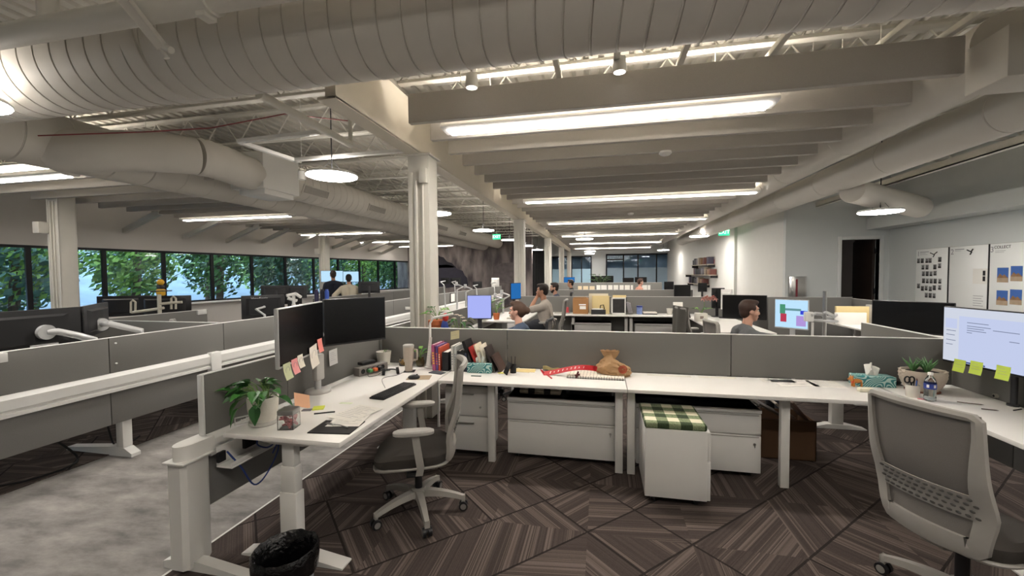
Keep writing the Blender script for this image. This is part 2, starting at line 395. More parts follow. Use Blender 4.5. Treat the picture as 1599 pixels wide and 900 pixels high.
for i, y in enumerate((10.3, 16.0, 21.6, 26.8)):
    column(-2.0, y, '%s white column in the row going back from the nearest column' % ORD[i+1], box=False)
for x, y, l in ((-9.62, 5.75, 'white column with conduits in front of the near windows'), (-10.2, 13.9, 'white column by the two standing people at the windows')):
    t = column(x, y, l, 3.3, .135, False)
    MB().box(-.2, -.3, 2.42, -.05, -.1, 2.62, .01).build('wall_box', STEEL, t)
mb = MB(); mb.box(-2.13, 2.86, 2.98, -1.97, 27.5, 3.0); mb.box(-2.06, 2.86, 2.99, -1.97, 27.5, 3.47); mb.box(-2.13, 2.86, 3.47, -1.97, 27.5, 3.49)
b = mb.build('ceiling_beam', mat('beam_paint', 'd2cbbd', .65, noise=.03, scale=5)); tag(b, 'long cream painted steel beam resting on the middle row of columns', 'beam')
mb = MB(); mb.box(4.52, -4, 3.02, 4.6, DY, 3.035); mb.box(4.52, -4, 3.02, 4.535, DY, 3.12)
tag(mb.build('ceiling_beam', STEEL), 'slim white steel angle running above the whiteboard area', 'beam')

# ------------------------------------------------------------------ ceiling joists
def joist(x0, x1, y, label, zb=3.5, zt=3.93, group='white ceiling joists'):
    t = thing('ceiling_joist', label, 'joist', (x0, y, zb), 0, group)
    L = x1-x0
    MB().box(0, -.04, 0, L, .04, .03, .003).build('bottom_chord', STEEL, t)
    MB().box(0, -.045, zt-zb-.03, L, .045, zt-zb+.01, .003).build('top_chord', STEEL, t)
    mb = MB(); n = max(2, int(L/.55)); d = L/n
    for i in range(n):
        mb.cyl((i*d, 0, .015), (i*d+d/2, 0, zt-zb-.02), .009, seg=6); mb.cyl((i*d+d/2, 0, zt-zb-.02), (i*d+d, 0, .015), .009, seg=6)
    mb.build('web', STEEL, t, smooth=False)
    return t
j = 0
for i in range(15):
    y = 3.85 + 1.2*i
    joist(-12.0 if i < 5 else -11.2+.1*i if i < 14 else -10, -2.13, y, '%s white open-web joist over the left bay, counted from the big duct' % ORD[i], group='joists over the left bay')
for i in range(3):
    joist(-1.95, 4.5, 2.95+.9*i, '%s white open-web joist above the grey baffles of the middle bay' % ORD[i], group='joists over the middle bay')
for i in range(6):
    joist(4.62, 5.88, 2.6+1.2*i, '%s short white joist above the whiteboards' % ORD[i], zb=3.5, group='joists above the whiteboards')

# ------------------------------------------------------------------ baffles
def baffle(x0, x1, y, label, group, z0=3.03, z1=3.295):
    o = MB().box(0, -.03, 0, x1-x0, .03, z1-z0, .004, 1).build('acoustic_baffle', BAFF, loc=(x0, y, z0))
    mb = MB()
    for q in (.5, x1-x0-.5): mb.cyl((q, 0, z1-z0), (q, 0, DECKZ-z0+.01), .004, seg=5)
    mb.build('hanger_rod', STEEL, o)
    return tag(o, label, 'baffle', group)
for i in range(46):
    y = 3.63+.51*i
    if y > 27: break
    baffle(-1.735, 2.515, y, '%s grey baffle of the middle bay counted from the front' % ORD[i], 'grey baffles over the middle bay')
for i in range(31):
    y = 4.53+.51*i
    baffle(-9.95+max(0, (y-16.5))*.0, -5.5, y, '%s grey baffle by the windows counted from the near end' % ORD[i], 'grey baffles by the windows')
for i, px in enumerate((873, 962, 1063, 1207, 1385, 1482)):
    q = at(px, 95, y=3.6); o = MB().box(-.022, 0, 0, .022, 23.6, .045, .003).build('hanging_rail', STEEL, loc=(q.x, 3.1, 3.297))
    mb = MB()
    for y in (.3, 6, 12, 18, 23): mb.cyl((0, y, .04), (0, y, DECKZ-3.28), .005, seg=6)
    mb.build('hanger_rod', STEEL, o); tag(o, '%s white hanging rail on top of the middle baffles counted from the left' % ORD[i], 'rail', 'hanging rails of the middle baffles')
# braces from the window wall to the baffle rails
for i, (a, b_) in enumerate((((195, 361), (252, 331)), ((287, 371), (345, 344)), ((355, 377), (408, 351)), ((411, 378), (455, 356)), ((460, 384), (500, 363)), ((521, 387), (566, 368)), ((550, 389), (590, 373)), ((577, 391), (612, 375)), ((597, 396), (634, 379)))):
    n = Vector((.989, -.146, 0)); o0 = wpt(0)
    q = at(*a, z=H+1e-9+.5) if False else None
    d = at(*a, d=1) - Vector((0, 0, H)); tt = n.dot(o0 - Vector((0, 0, H)))/n.dot(d); p0 = Vector((0, 0, H)) + d*tt
    p1 = at(*b_, z=3.06)
    t = thing('wall_brace', '%s sloping white brace between the window wall and the baffles' % ORD[i], 'brace', p0, 0, 'sloping braces above the windows')
    ax = p1-p0
    mb = MB(frame_m((0, 0, 0), ax)); L = ax.length; mb.box(0, -.05, -.06, L, -.042, .06); mb.box(0, -.05, -.06, L, .03, -.052); mb.box(0, -.05, .052, L, .03, .06)
    mb.build('channel', STEEL, t)
    MB().ell((.0, 0, 0), (.05, .05, .05), 10, 6).build('wall_bolt', STEEL, t)

# ------------------------------------------------------------------ lamps
def linear(x0, x1, y, label, group, zb=3.0, w=.055):
    t = thing('linear_ceiling_light', label, 'ceiling light', ((x0+x1)/2, y, zb), 0, group)
    L = (x1-x0)/2
    mb = MB(); mb.prism([(-w-.05, .012), (-w-.005, -.003), (w+.005, -.003), (w+.05, .012), (w+.05, .03), (w*.8, .10), (-w*.8, .10), (-w-.05, .03)], 'x', -L-.04, L+.04); mb.build('housing', WMET, t)
    MB().box(-L+.01, -w, -.014, L-.01, w, .001, .004, 1).build('diffuser', L_LIN, t)
    MB().box(-L+.1, -w+.02, .1, L-.1, w-.02, .106).build('up_emitter', L_UP, t)
    mb = MB()
    for sx in (-L*.7, L*.7): mb.cyl((sx, 0, .1), (sx, 0, DECKZ-zb), .004, seg=6)
    mb.build('hanger', STEEL, t)
linear(-1.45, 1.37, 3.885, 'nearest linear light under the middle baffles, wide and bright', 'linear lights of the middle bay', 3.02, .075)
for i, y in enumerate((7.97, 11.535, 15.615, 19.7, 23.775)):
    linear(-1.42, 2.62, y, '%s linear light under the middle baffles counted from the front' % ORD[i+1], 'linear lights of the middle bay', 3.0)
for i, y in enumerate((4.28, 8.355, 12.435, 16.005, 19.065)):
    linear(-9.97, -7.0, y, '%s linear light of the window bay counted from the near end' % ORD[i], 'linear lights of the window bay')
linear(-1.45, 2.62, -.1, 'linear light of the middle bay behind the big duct', 'linear lights of the middle bay')
def disc(x, y, z, r, label, group='round pendant discs', up=None):
    t = thing('disc_pendant', label, 'pendant light', (x, y, z), 0, group)
    MB().lathe([(r*.55, .035), (r*.95, .03), (r, .012), (r*.99, 0), (r*.97, 0)], seg=40, cap=False).build('housing', WMET, t)
    MB().lathe([(r*.97, .004), (r*.97, -.008), (r*.9, -.016), (.001, -.018)], seg=40).build('diffuser', L_DISC, t)
    mb = MB(); mb.cyl((0, 0, .03), (0, 0, DECKZ-z), .007, seg=8)
    for a in (0, 2.1, 4.2): mb.cyl((r*.5*cos(a), r*.5*sin(a), .03), (0, 0, .2), .003, seg=6)
    mb.build('hanger', DARKP, t); MB().lathe([(r*.55, .035), (.001, .05)], seg=24).build('up_emitter' if up is None else 'top_cover', up or L_UPD, t)  # the glowing disc top is added to light the deck above
disc(-4.3, 1.98, 2.85, .3, 'round pendant disc at the left edge near the big duct')
for i, y in enumerate((4.57, 7.87, 11.27, 14.7, 18.1, 21.3)):
    disc(-3.22, y, 2.85, .3, '%s round pendant disc in the row left of the nearest column' % ORD[i])
disc(at(1375, 331, z=2.5).x, at(1375, 331, z=2.5).y, 2.5, .27, 'round pendant disc near the open door and whiteboards', up=WMET)
for i, y in enumerate((4.6, 1.2)):  # unseen pendants added to brighten the right wall
    disc(4.47, y, 2.6, .3, 'added out-of-view pendant disc above the right desks, %s the whiteboards' % ('beside', 'before')[i])
for i, (x, y) in enumerate(((-.57, 14.76), (-.6, 23.4), (-.7, 26.2))):
    disc(x, y, 2.82, .3, '%s round pendant disc under the far middle baffles' % ORD[i])
disc(3.155, 14.77, 2.82, .3, 'round pendant disc beside the right green exit sign')
disc(3.24, 23.5, 2.82, .3, 'farthest round pendant disc on the right beyond the exit sign')
p = at(472, 275, y=4.9)
t = thing('spot_pendant', 'small white can pendant beside the big round disc', 'pendant light', p)
MB().lathe([(.045, -.04), (.05, -.05), (.05, .06), (.02, .065)]).build('can_shade', WMET, t); mb = MB().cyl((0, 0, .06), (0, 0, DECKZ-p.z), .003, seg=6); mb.build('cord', WMET, t)
for px, py, n in ((737, 128, 'left'), (968, 103, 'middle')):
    p = at(px, py, y=3.45)
    t = thing('spot_light', 'small white spotlight above the front baffle, the %s one' % n, 'spotlight', p)
    MB().lathe([(.05, -.05), (.055, -.04), (.05, .06), (.015, .08)]).build('can_shade', WMET, t)
    MB().lathe([(.046, -.05), (.001, -.048)]).build('lens', L_SPOT, t); MB().cyl((0, 0, .07), (0, 0, DECKZ-p.z), .008, seg=8).build('stem', STEEL, t)
for i, (px, py) in enumerate(((1037, 244), (986, 333))):
    p = at(px, py, z=3.02); p.y = 3.63+.51*round((p.y-3.63)/.51); p.z = 3.029
    tag(MB().lathe([(.07, .012), (.072, -.01), (.05, -.03), (.02, -.034)], seg=24).build('smoke_detector', WMET, loc=p), '%s smoke detector under the middle baffles' % ('nearer', 'farther')[i], 'smoke detector', 'smoke detectors')

# ------------------------------------------------------------------ ducts
def seams_duct(name, label, pts, r, step, cat='duct', seg=36, ring=.006):
    """spiral duct: body with thin raised seams as one part each group"""
    t = thing(name, label, cat, pts[0])
    MB().tube(pts, r, seg).build('duct_body', DUCT, t, world=True)
    return t
def straight_duct(label, a, b, r, step, tilt=0, name='air_duct', bands=()):
    a, b = Vector(a), Vector(b); ax = (b-a); L = ax.length
    t = thing(name, label, 'duct', a)
    M = frame_m((0, 0, 0), ax)
    mb = MB(M); pts = []; rr = []
    s = 0
    prof = [(0, r)]
    while s < L-step:
        s += step; prof += [(s-.009, r), (s-.006, r+.004), (s-.001, r+.004), (s, r-.007), (s+.005, r-.007), (s+.007, r)]
    prof.append((L, r)); seg = 48
    # tilted rings give the slightly oblique spiral seams
    mb.rings([[(x+tilt*sin(2*pi*k/seg), q*cos(2*pi*k/seg), q*sin(2*pi*k/seg)) for k in range(seg)] for x, q in prof])
    mb.build('duct_body', DUCT, t)
    for s in bands:
        MB(M).rings([[(s+x, q*cos(2*pi*k/seg), q*sin(2*pi*k/seg)) for k in range(seg)] for x, q in ((-.06, r), (-.06, r+.012), (.0, r+.016), (.06, r+.012), (.06, r))]).build('duct_joint', DUCT, t)
    return t
straight_duct('huge round spiral duct crossing overhead at the front', (-7.5, 2.45, 3.235), (5.45, 2.45, 3.235), .325, .15, .06, bands=(4.55,))
t = thing('sprinkler_main', 'smooth white sprinkler pipe running along below the huge duct', 'pipe', (-7, 1.9, 3.12))
MB().cyl((-7, 1.9, 3.12), (6, 1.9, 3.12), .066, seg=24).build('pipe_body', STEEL, t, world=True)
px = at(322, 10, y=1.9).x
mb = MB(); mb.cyl((px-.05, 1.9, 3.12), (px+.05, 1.9, 3.12), .082, seg=24); mb.box(px-.03, 1.86, 3.02, px+.03, 1.94, 3.05, .005); mb.build('pipe_coupling', STEEL, t, world=True)
px = at(75, 10, y=1.9).x
MB().tube([(px, 1.9, 3.12), (px, 1.9, 3.35), (px+.02, 1.9, 3.6)], .05, 12).build('branch_riser', STEEL, t, world=True)
p0, p1 = at(195, 0, y=1.75), at(255, 75, y=2.02)
t = thing('sway_brace', 'slanted white sway brace clamped in front of the huge duct', 'brace', p0)
p0 = p0 + (p0-p1)*.6
MB(frame_m(p0, p1-p0)).box(0, -.028, -.012, (p1-p0).length, .028, .012, .004).build('strut', STEEL, t, world=True)
mb = MB(); mb.cyl(p1-Vector((.05, .0, -.03)), p1+Vector((.06, 0, -.02)), .02); mb.cyl(p1+Vector((-.02, 0, .02)), p1+Vector((.0, .02, -.05)), .016); mb.build('clamp', STEEL, t, world=True)
straight_duct('long round duct hanging just right of the grey baffles', (2.83, 4.05, 3.235), (2.83, 22, 3.235), .235, 1.6, name='air_duct')
straight_duct('long lower round duct over the right-hand desks', (3.45, 2.95, 3.02), (3.45, 19.5, 3.02), .205, 1.5)
yb0, yb1 = at(1575, 80, x=2.58).y, at(1508, 90, x=2.58).y
t = thing('duct_box', 'square white duct box above the right end of the front baffle', 'duct', (2.83, 3.4, 3.2))
MB().box(-.25, yb0-3.4, at(1575, 118, x=2.58).z-3.2, .3, yb1-3.4, at(1575, 38, x=2.58).z-3.2, .006).build('plenum', DUCT, t); MB().cyl((0, yb1-3.41, .035), (0, .66, .035), .235, seg=36).build('round_duct', DUCT, t); mb = MB(); mb.rings([[(x*cos(2*pi*k/32)*.15+.31+.0, -.3+.15*sin(2*pi*k/32), .02+x*0+.15*cos(2*pi*k/32)) for k in range(32)] for x in (0, 0)], cap=False)
mb.bm.free(); MB().cyl((.0, yb0-3.4+.01, .03), (.0, yb0-3.47, .03), .16, seg=32).build('round_collar', DUCT, t)
# branch duct towards the soffit with ribbed flexible look
pa, pb = at(1340, 300, x=3.62), at(1437, 324, x=5.05)
t = thing('branch_duct', 'ribbed branch duct from the lower right duct towards the soffit', 'duct', pa)
ax = pb-pa; mb = MB(frame_m((0, 0, 0), ax)); L = ax.length; R = []
for i in range(45):
    s = -.15+(L+.15)*i/44; R.append([(s, (.165+(.006 if i % 2 else 0))*cos(2*pi*k/28), (.165+(.006 if i % 2 else 0))*sin(2*pi*k/28)) for k in range(28)])
mb.rings(R).build('duct_body', DUCT, t)
straight_duct('lower long spiral duct beside the window bay', (-5.9, 1.0, 3.13), (-5.9, 20.6, 3.13), .3, .42)
up = straight_duct('upper long spiral duct with air grilles beside the window bay', (-5.15, 5.6, 3.2), (-5.15, 20.6, 3.2), .27, .2)
GRL = mat('grille_metal', 'a5a29c', .5, .2, noise=.04, scale=30)
def grille(par, px0, px1, x=-4.9):
    for_y0, for_y1 = at(px0, 300, x=x).y, at(px1, 300, x=x).y
    y0, y1 = for_y0, for_y1
    M = Matrix.Translation((-5.15, 0, 3.2)) @ Matrix.Rotation(radians(22), 4, 'Y')
    mb = MB(M); r = .265
    mb.box(r, y0, -.08, r+.025, y1, .08, .004); g = mb.build('air_grille', DUCT, par, world=True)
    mb = MB(M); n = max(4, int((y1-y0)/.03))
    for i in range(n):
        yy = y0+.02+(y1-y0-.04)*(i+.5)/n; mb.box(r+.02, yy-.005, -.06, r+.032, yy+.005, .06)
    mb.build('grille_slats', GRL, g if False else par, world=True)
for a, b_ in ((473, 513), (575, 601), (682, 698), (717, 727)): grille(up, a, b_)
fw = [(88, 236, -5.8), (140, 236, -5.5), (200, 236, -5.28), (255, 239, -5.1), (305, 244, -4.98), (335, 250, -4.95), (365, 262, -5.0), (395, 273, -5.1)]
t = thing('feeder_duct', 'thick feeder duct bending into the white duct box on the left', 'duct', at(88, 236, x=-5.8))
C_ = [at(*q[:2], x=q[2]) for q in fw]
MB().tube(C_[:5], .225, 32).build('duct_body', DUCT, t, world=True)
mb = MB(); n = 22; cp = []
for i in range(n+1):
    u = 3+4*i/n+.0; k = min(int(u), 6); f_ = u-k; cp.append(C_[k].lerp(C_[min(k+1, 7)], f_))
cp2 = [cp[0]]+[(cp[max(i-2, 0)]+cp[max(i-1, 0)]+cp[i]+cp[min(i+1, n)]+cp[min(i+2, n)])/5 for i in range(1, n)]+[cp[n]]
mb.tube([q for q in cp2[6:]], [.222+(.014 if i % 2 else 0) for i in range(n+1-6)], 32).build('flexible_bend', DUCT, t, world=True)
p = at(424, 270, x=-5.0)
t = thing('duct_box', 'white square duct box at the start of the grilled left duct', 'duct', (-5.15, p.y, 3.2))
MB().box(-.3, -.3, -.26, .28, .45, .28, .006).build('plenum', WMET, t); MB().box(-.2, -.25, -.34, .25, .35, -.26, .005).build('drain_pan', WMET, t)
# small pipes and wiring in the left bay
pa, pb = at(405, 147, z=3.05), at(548, 226, z=3.05)
t = thing('sprinkler_branch', 'slanting white sprinkler branch pipe between joists left of the beam', 'pipe', pa)
mb = MB(); mb.cyl(pa, pb, .036, seg=16); mb.build('pipe_body', STEEL, t, world=True)
MB().cyl(pb-Vector((0, .0, .03)), pb+Vector((0, 0, .28)), .022).build('riser', STEEL, t, world=True)
for i, ((a, b_), z) in enumerate(((((373, 221), (497, 207)), 3.1), (((459, 250), (636, 235)), 3.1))):
    pa, pb = at(*a, z=z), at(*b_, z=z)
    mb = MB(frame_m((0, 0, 0), pb-pa)); mb.box(0, -.03, -.02, (pb-pa).length, .03, .02, .003); mb.box(.1, -.004, -.026, (pb-pa).length-.1, .004, -.02)
    tag(mb.build('strut_channel', WMET, loc=pa), '%s white strut channel hung above the big round disc' % ('shorter', 'longer')[i], 'strut')
pa, pb = at(375, 222, z=3.1), at(466, 252, z=3.1)
tag(MB(frame_m((0, 0, 0), pb-pa)).box(0, -.03, -.02, (pb-pa).length, .03, .02, .003).build('strut_channel', WMET, loc=pa), 'white strut channel joining the ends of the two hung struts', 'strut')
RED = mat('red_cable_jacket', '7c2a2c', .5, noise=.05, scale=30)
pp = [at(px, py, y=3.0+.3*i) for i, (px, py) in enumerate(((60, 212), (230, 206), (330, 200), (445, 178), (500, 184), (555, 190), (600, 182), (637, 175)))]
tag(MB().tube([q-pp[0] for q in pp], .006, 6).build('fire_alarm_cable', RED, loc=pp[0]), 'thin red cable strung across the joists of the left bay', 'cable')
# exit signs
def exit_sign(px, py, y, w, label):
    p = at(px, py, y=y); t = thing('exit_sign', label, 'exit sign', p)
    MB().box(-w/2, -.02, -w*.32, w/2, .02, w*.32, .005).build('sign_box', L_EXIT, t)
    text('EXIT', w*.5, mat('exit_lettering', 'd9ffe6', .5, emit='e8fff0', es=.9, noise=.02), Matrix.Translation((0, -.022, 0)) @ Matrix.Rotation(pi/2, 4, 'X'), t)
    MB().cyl((0, 0, w*.3), (0, 0, DECKZ-p.z+.02), .012, seg=8).build('stem', STEEL, t)
exit_sign(776, 370, 13.5, .26, 'green exit sign left of the second column, over the left bay')
exit_sign(1131, 363, 13.8, .3, 'green exit sign on the right near the bookshelf wall')

# ------------------------------------------------------------------ outside: bank and trees
GR = mat('haze_tinted_bank', '3f5260', .95, noise=.6, scale=1.2)  # blue in the bank colour stands in for haze reflected in the glass
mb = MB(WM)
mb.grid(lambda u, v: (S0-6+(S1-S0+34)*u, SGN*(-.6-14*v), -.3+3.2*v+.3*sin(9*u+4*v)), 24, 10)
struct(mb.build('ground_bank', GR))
LEAF = [mat('tree_leaf_%s' % n, h, .6, noise=.3, scale=3) for n, h in (('bright', '7ea64a'), ('mid', '4f7d3c'), ('deep', '355a36'), ('blue', '4d7468'))]
BARK = mat('tree_bark', '5a4c40', .9, noise=.3, scale=8)
def tree(s, off, h, r, li, label, n=1500):
    b0 = wpt(s, off); t = thing('tree', label, 'tree', (b0.x, b0.y, .4), 0, 'trees outside the windows')
    MB().tube([(0, 0, -.4), (.1, .05, h*.4), (-.05, .1, h*.75), (.05, 0, h)], [.12, .1, .06, .02], 8).build('trunk', BARK, t)
    mb = MB(); rnd = random.Random(int(s*100)+li)
    for i in range(n):
        u = rnd.random()*2*pi; z = rnd.uniform(-1, 1); q = rnd.random()**.4
        c = Vector((r*q*math.sqrt(1-z*z)*cos(u), r*q*math.sqrt(1-z*z)*sin(u), h*.58+h*.5*q*z))
        a = Vector((rnd.gauss(0, 1), rnd.gauss(0, 1), rnd.gauss(0, 1))).normalized(); b_ = a.orthogonal().normalized(); w = a.cross(b_)
        k = rnd.uniform(.06, .13)
        mb.mi = 0 if rnd.random() < .6 else 1
        mb.f([mb.v(c+b_*k), mb.v(c+w*k*.5), mb.v(c-b_*k), mb.v(c-w*k*.5)])
    mb.build('crown', [LEAF[li % 4], LEAF[(li+1) % 4]], t, smooth=False)
i = 0
for row in (0, 1):
    s = -7.0+1.3*row; n_in = 0
    while s < 36:
        tree(s, -1.75-2.55*row, 3.5+.6*((i*7) % 3)+.4*row, 1.22, i, '%s leafy tree %s, counted from the near end' % (ORD[n_in], ('close outside the windows', 'in the second row outside the windows')[row]), n=3000); i += 1; n_in += 1; s += 2.5
# ------------------------------------------------------------------ partitions and benches
def spine(name, label, x, y0, y1, seams, zt=1.1, zr=(.63, .79), zb=.335, cat='desk divider', rail=True, wide=.06, both=True):
    t = thing(name, label, cat, (x, y0, 0))
    ys = [0]+[s-y0 for s in seams if y0 < s < y1]+[y1-y0]
    for a, b in zip(ys, ys[1:]):
        MB().box(-.016, a+.003, zr[1], .016, b-.003, zt, .004).build('upper_panel', PANEL, t)
        if zb: MB().box(-.014, a+.003, zb, .014, b-.003, zr[0]+.02, .004).build('lower_panel', PANEL_D, t)
    mb = MB()
    mb.box(-.017, 0, zt, .017, y1-y0, zt+.006, .002)
    mb.build('top_trim', TRIMW, t)
    if rail:
        w = wide
        mb = MB(); mb.prism([(-w*.45, zr[1]), (w*.45, zr[1]), (w, zr[1]-.03), (w, zr[0]+.055), (w*.7, zr[0]+.05), (w*.7, zr[0]+.03), (w, zr[0]+.025), (w, zr[0]),
                             (-w, zr[0]), (-w, zr[0]+.025), (-w*.7, zr[0]+.03), (-w*.7, zr[0]+.05), (-w, zr[0]+.055), (-w, zr[1]-.03)], 'y', 0, y1-y0)
        mb.build('beam_rail', TRIMW, t, ang=20)
    return t
bench = spine('bench_divider', 'long grey bench divider with a white rail along the left aisle', -4.22, .3, 9.0, [2.8, 3.93, 5.9, 7.9])
for y in (3.78, 7.0):
    mb = MB(); mb.box(-.075, y-.3-.06, .45, .075, y-.3+.06, .8, .006); mb.build('bracket', TRIMW, bench)
for y in (1.0, 2.95, 5.6, 8.2):
    mb = MB(); mb.box(-.11, y-.34, .08, -.03, y-.26, .63, .004); mb.build('post', TRIMW, bench)
    mb = MB(); mb.prism([(-.72, .0), (.06, 0), (.06, .03), (-.02, .075), (-.12, .085), (-.72, .035)], 'y', y-.34, y-.26); mb.build('foot', TRIMW, bench)
for yy in (2.85,):
    mb = MB()
    for z in (.87, 1.05): mb.ell((.018, yy-.3, z), (.008, .012, .008), 8, 5)
    mb.build('screw_cap', TRIMW, bench)
MB().box(-.03, at(6, 560, x=-4.2).y-.3-.12, 1.03, .03, at(12, 560, x=-4.2).y-.3, 1.1, .005).build('clip_bracket', TRIMW, bench)
bench2 = spine('bench_divider', 'grey divider of the second bench nearer the windows', -6.2, 1.0, 5.5, [3.0], zr=(.63, .74))
MB().box(-.03, 4.32, 1.03, .04, 4.47, 1.1, .005).build('clip_bracket', TRIMW, bench2)
bench3 = spine('bench_divider', 'far grey bench divider beyond the nearest column', -4.22, 9.9, 17.5, [11.7, 13.5, 15.4])
bench4 = spine('bench_divider', 'far grey divider nearer the windows in front of the standing people', -6.4, 8.3, 16.5, [10, 12, 14], zr=(.63, .74))
def cross(label, x0, x1, y, seams=(), zt=1.1, z0=.74, name='desk_screen', zb=None):
    t = thing(name, label, 'desk divider', (x0, y, z0 if zb is None else zb))
    z0_ = 0; hh = zt-(z0 if zb is None else zb)
    xs = [0]+[s-x0 for s in seams]+[x1-x0]
    for a, b in zip(xs, xs[1:]): MB().box(a+.003, -.015, 0, b-.003, .015, hh, .004).build('panel', PANEL, t)
    MB().box(0, -.016, hh, x1-x0, .016, hh+.005, .002).build('top_trim', TRIMW, t)
    return t
cross('cross screen between the two left benches behind the black monitors', -6.15, -4.3, 3.95, (), 1.1, .74)
row1 = cross('grey desk screen behind the brown paper bag, across the front desks', -2.2, 2.68, 3.885, (-.88, 1.09), 1.098, .74)
spine0 = spine('desk_divider', 'dark grey divider behind the two black monitors on the left desk', -2.25, 1.95, 9.4, [2.6, 3.9, 5.6, 7.4], zt=1.068, zr=(.6, .722), zb=.3, wide=.05)
mb = MB(); mb.box(-.019, -.012, .72, .019, .0, 1.072, .003); mb.build('edge_trim', TRIMW, spine0)
# end post of the left divider
mb = MB(); mb.prism([(-.055, -.165), (.025, -.165), (.05, -.145), (.05, -.03), (.03, 0), (-.055, 0)], 'z', .03, .62); mb.build('end_post', WMET, spine0)
mb = MB(); mb.box(-.07, -.185, .622, .07, .01, .634, .004); mb.build('post_plate', WMET, spine0)
mb = MB(); mb.prism([(-.055+.055*(1-cos(a)), -.09-.08*sin(a)) for a in [pi*k/10 for k in range(11)]]+[(.055, .02), (-.055, .02)], 'z', .634, .715); mb.build('post_cap', WMET, spine0)
mb = MB(); mb.prism([(-.16, .0), (.4, 0), (.4, .018), (.08, .06), (-.08, .06), (-.16, .04)], 'y', -.125, -.065); mb.build('foot', WMET, spine0)
mb = MB(); mb.box(.05, .03, .52, .16, .38, .53, .002); mb.box(.05, .03, .53, .06, .38, .64, .002); mb.box(.15, .03, .53, .158, .38, .555, .002); mb.build('cable_tray', WMET, spine0)
mb = MB(); mb.box(.06, .2, .56, .085, .3, .63, .004); mb.box(.06, .02, .55, .08, .07, .61, .004); mb.build('socket_block', BLKM, spine0)
BLUEC = mat('blue_cable_jacket', '2a3f7d', .5, noise=.05, scale=30)
def cable(label, pts, r, m, cat='cable', name='cable'):
    pts = [Vector(p) for p in pts]; P = []
    n = len(pts)
    for i in range(n-1):   # Catmull-Rom
        a, b, c, d = pts[max(i-1, 0)], pts[i], pts[i+1], pts[min(i+2, n-1)]
        for k in range(6):
            u = k/6; P.append(.5*((2*b)+(c-a)*u+(2*a-5*b+4*c-d)*u*u+(3*b-a-3*c+d)*u**3))
    P.append(pts[-1]); o = MB().tube([p-pts[0] for p in P], r, 6).build(name, m, loc=pts[0])
    return tag(o, label, cat) if label else o
cable('blue network cable looping below the left desk from the white tray', [(-2.12, 2.02, .56), (-2.12, 1.98, .62), (-2.1, 2.05, .5), (-2.08, 2.12, .36), (-2.08, 2.22, .38), (-2.06, 2.3, .52), (-2.08, 2.26, .64), (-2.1, 2.2, .66)], .005, BLUEC)
cable('second blue cable coiled beside the black socket of the tray', [(-2.05, 2.15, .71), (-2.04, 2.24, .66), (-2.05, 2.27, .58), (-2.07, 2.22, .55), (-2.09, 2.16, .6), (-2.06, 2.2, .68), (-2.03, 2.28, .62), (-2.06, 2.25, .5)], .005, BLUEC)
cable('beige cable hanging in a loop beside the left desk column', [(-1.84, 2.15, .69), (-1.82, 2.14, .5), (-1.8, 2.13, .34), (-1.77, 2.1, .3), (-1.79, 2.12, .38), (-1.8, 2.14, .52), (-1.78, 2.15, .58)], .005, mat('beige_cable_jacket', 'b9ad98', .6, noise=.05, scale=30))
row2 = cross('grey desk screen behind the cardboard box and paper trays', -1.9, 4.72, 9.62, (0, 2.6), 1.1, .012)
row3 = cross('grey desk screen in front of the row of pinned papers', -1.9, 2.6, 12.9, (.4,), 1.12, .012)
row4 = cross('far screen hung with a row of white papers', -1.9, 2.2, 16.2, (.2,), 1.26, .012)
cross('short grey screen far right in front of the store room door', 3.3, 4.78, 9.3, (), 1.12, .012)
R1 = spine('desk_divider', 'grey divider behind the right lit monitor with green notes', 2.72, 1.6, 5.1, [3.4], zt=1.085, zr=(.6, .73), zb=.3, wide=.045)
R2 = spine('desk_divider', 'far right grey divider below the whiteboards', 4.76, 5.0, 9.25, [7.2], zt=1.1, zr=(.6, .74), zb=.3)

# ------------------------------------------------------------------ desks
def desk(label, x0, x1, y0, y1, z=.74, legs=(), name='desk', style='panel', foot=True):
    t = thing(name, label, 'desk', (x0, y0, 0))
    MB().box(0, 0, z-.028, x1-x0, y1-y0, z, .004).build('worktop', WHITE, t)
    if style == 'panel':
        for lx in legs:
            mb = MB(); mb.box(lx-x0-.03, .15, .006, lx-x0+.03, .175+.02, z-.028, .003); mb.box(lx-x0-.03, .15, z-.075, lx-x0+.03, y1-y0, z-.028, .003)
            mb.build('leg', WMET, t)
    else:
        for ly in legs:
            cx = (x1-x0)*.5
            mb = MB(); mb.box(cx-.055, ly-y0-.035, .03, cx+.055, ly-y0+.035, .4, .006); mb.box(cx-.048, ly-y0-.03, .4, cx+.048, ly-y0+.03, .55, .004); mb.box(cx-.04, ly-y0-.025, .55, cx+.04, ly-y0+.025, z-.06, .004)
            l = mb.build('leg', WMET, t)
            MB().prism([(.06, 0), (x1-x0-.03, 0), (x1-x0-.03, .015), (cx+.1, .05), (cx-.1, .05), (.06, .015)], 'y', ly-y0-.045, ly-y0+.045).build('foot', WMET, l)
            MB().prism([(.05, z-.03), (x1-x0-.05, z-.03), (cx+.1, z-.065), (cx-.1, z-.065)], 'y', ly-y0-.03, ly-y0+.03).build('bracket', WMET, l)
    return t
desk('white sit-stand desk on the left carrying the two black monitors', -2.12, -1.37, 1.955, 3.85, legs=(2.04, 3.55), style='tee')
desk('white front desk section holding the tissue box and red lanyard', -1.36, .195, 3.29, 3.86, legs=(-.93, .14))
desk('white front desk section with loose papers left of the orange dog ornament', .2, 2.1, 3.29, 3.86, legs=(.235, 1.35))
desk('white desk on the right under the lit monitor with green notes', 2.12, 2.68, 1.5, 3.78, legs=(1.75, 2.7), style='tee')
desk('white desk of the woman in the blue shirt', -2.17, -1.5, 4.7, 6.1, legs=(4.95, 5.8), style='tee')
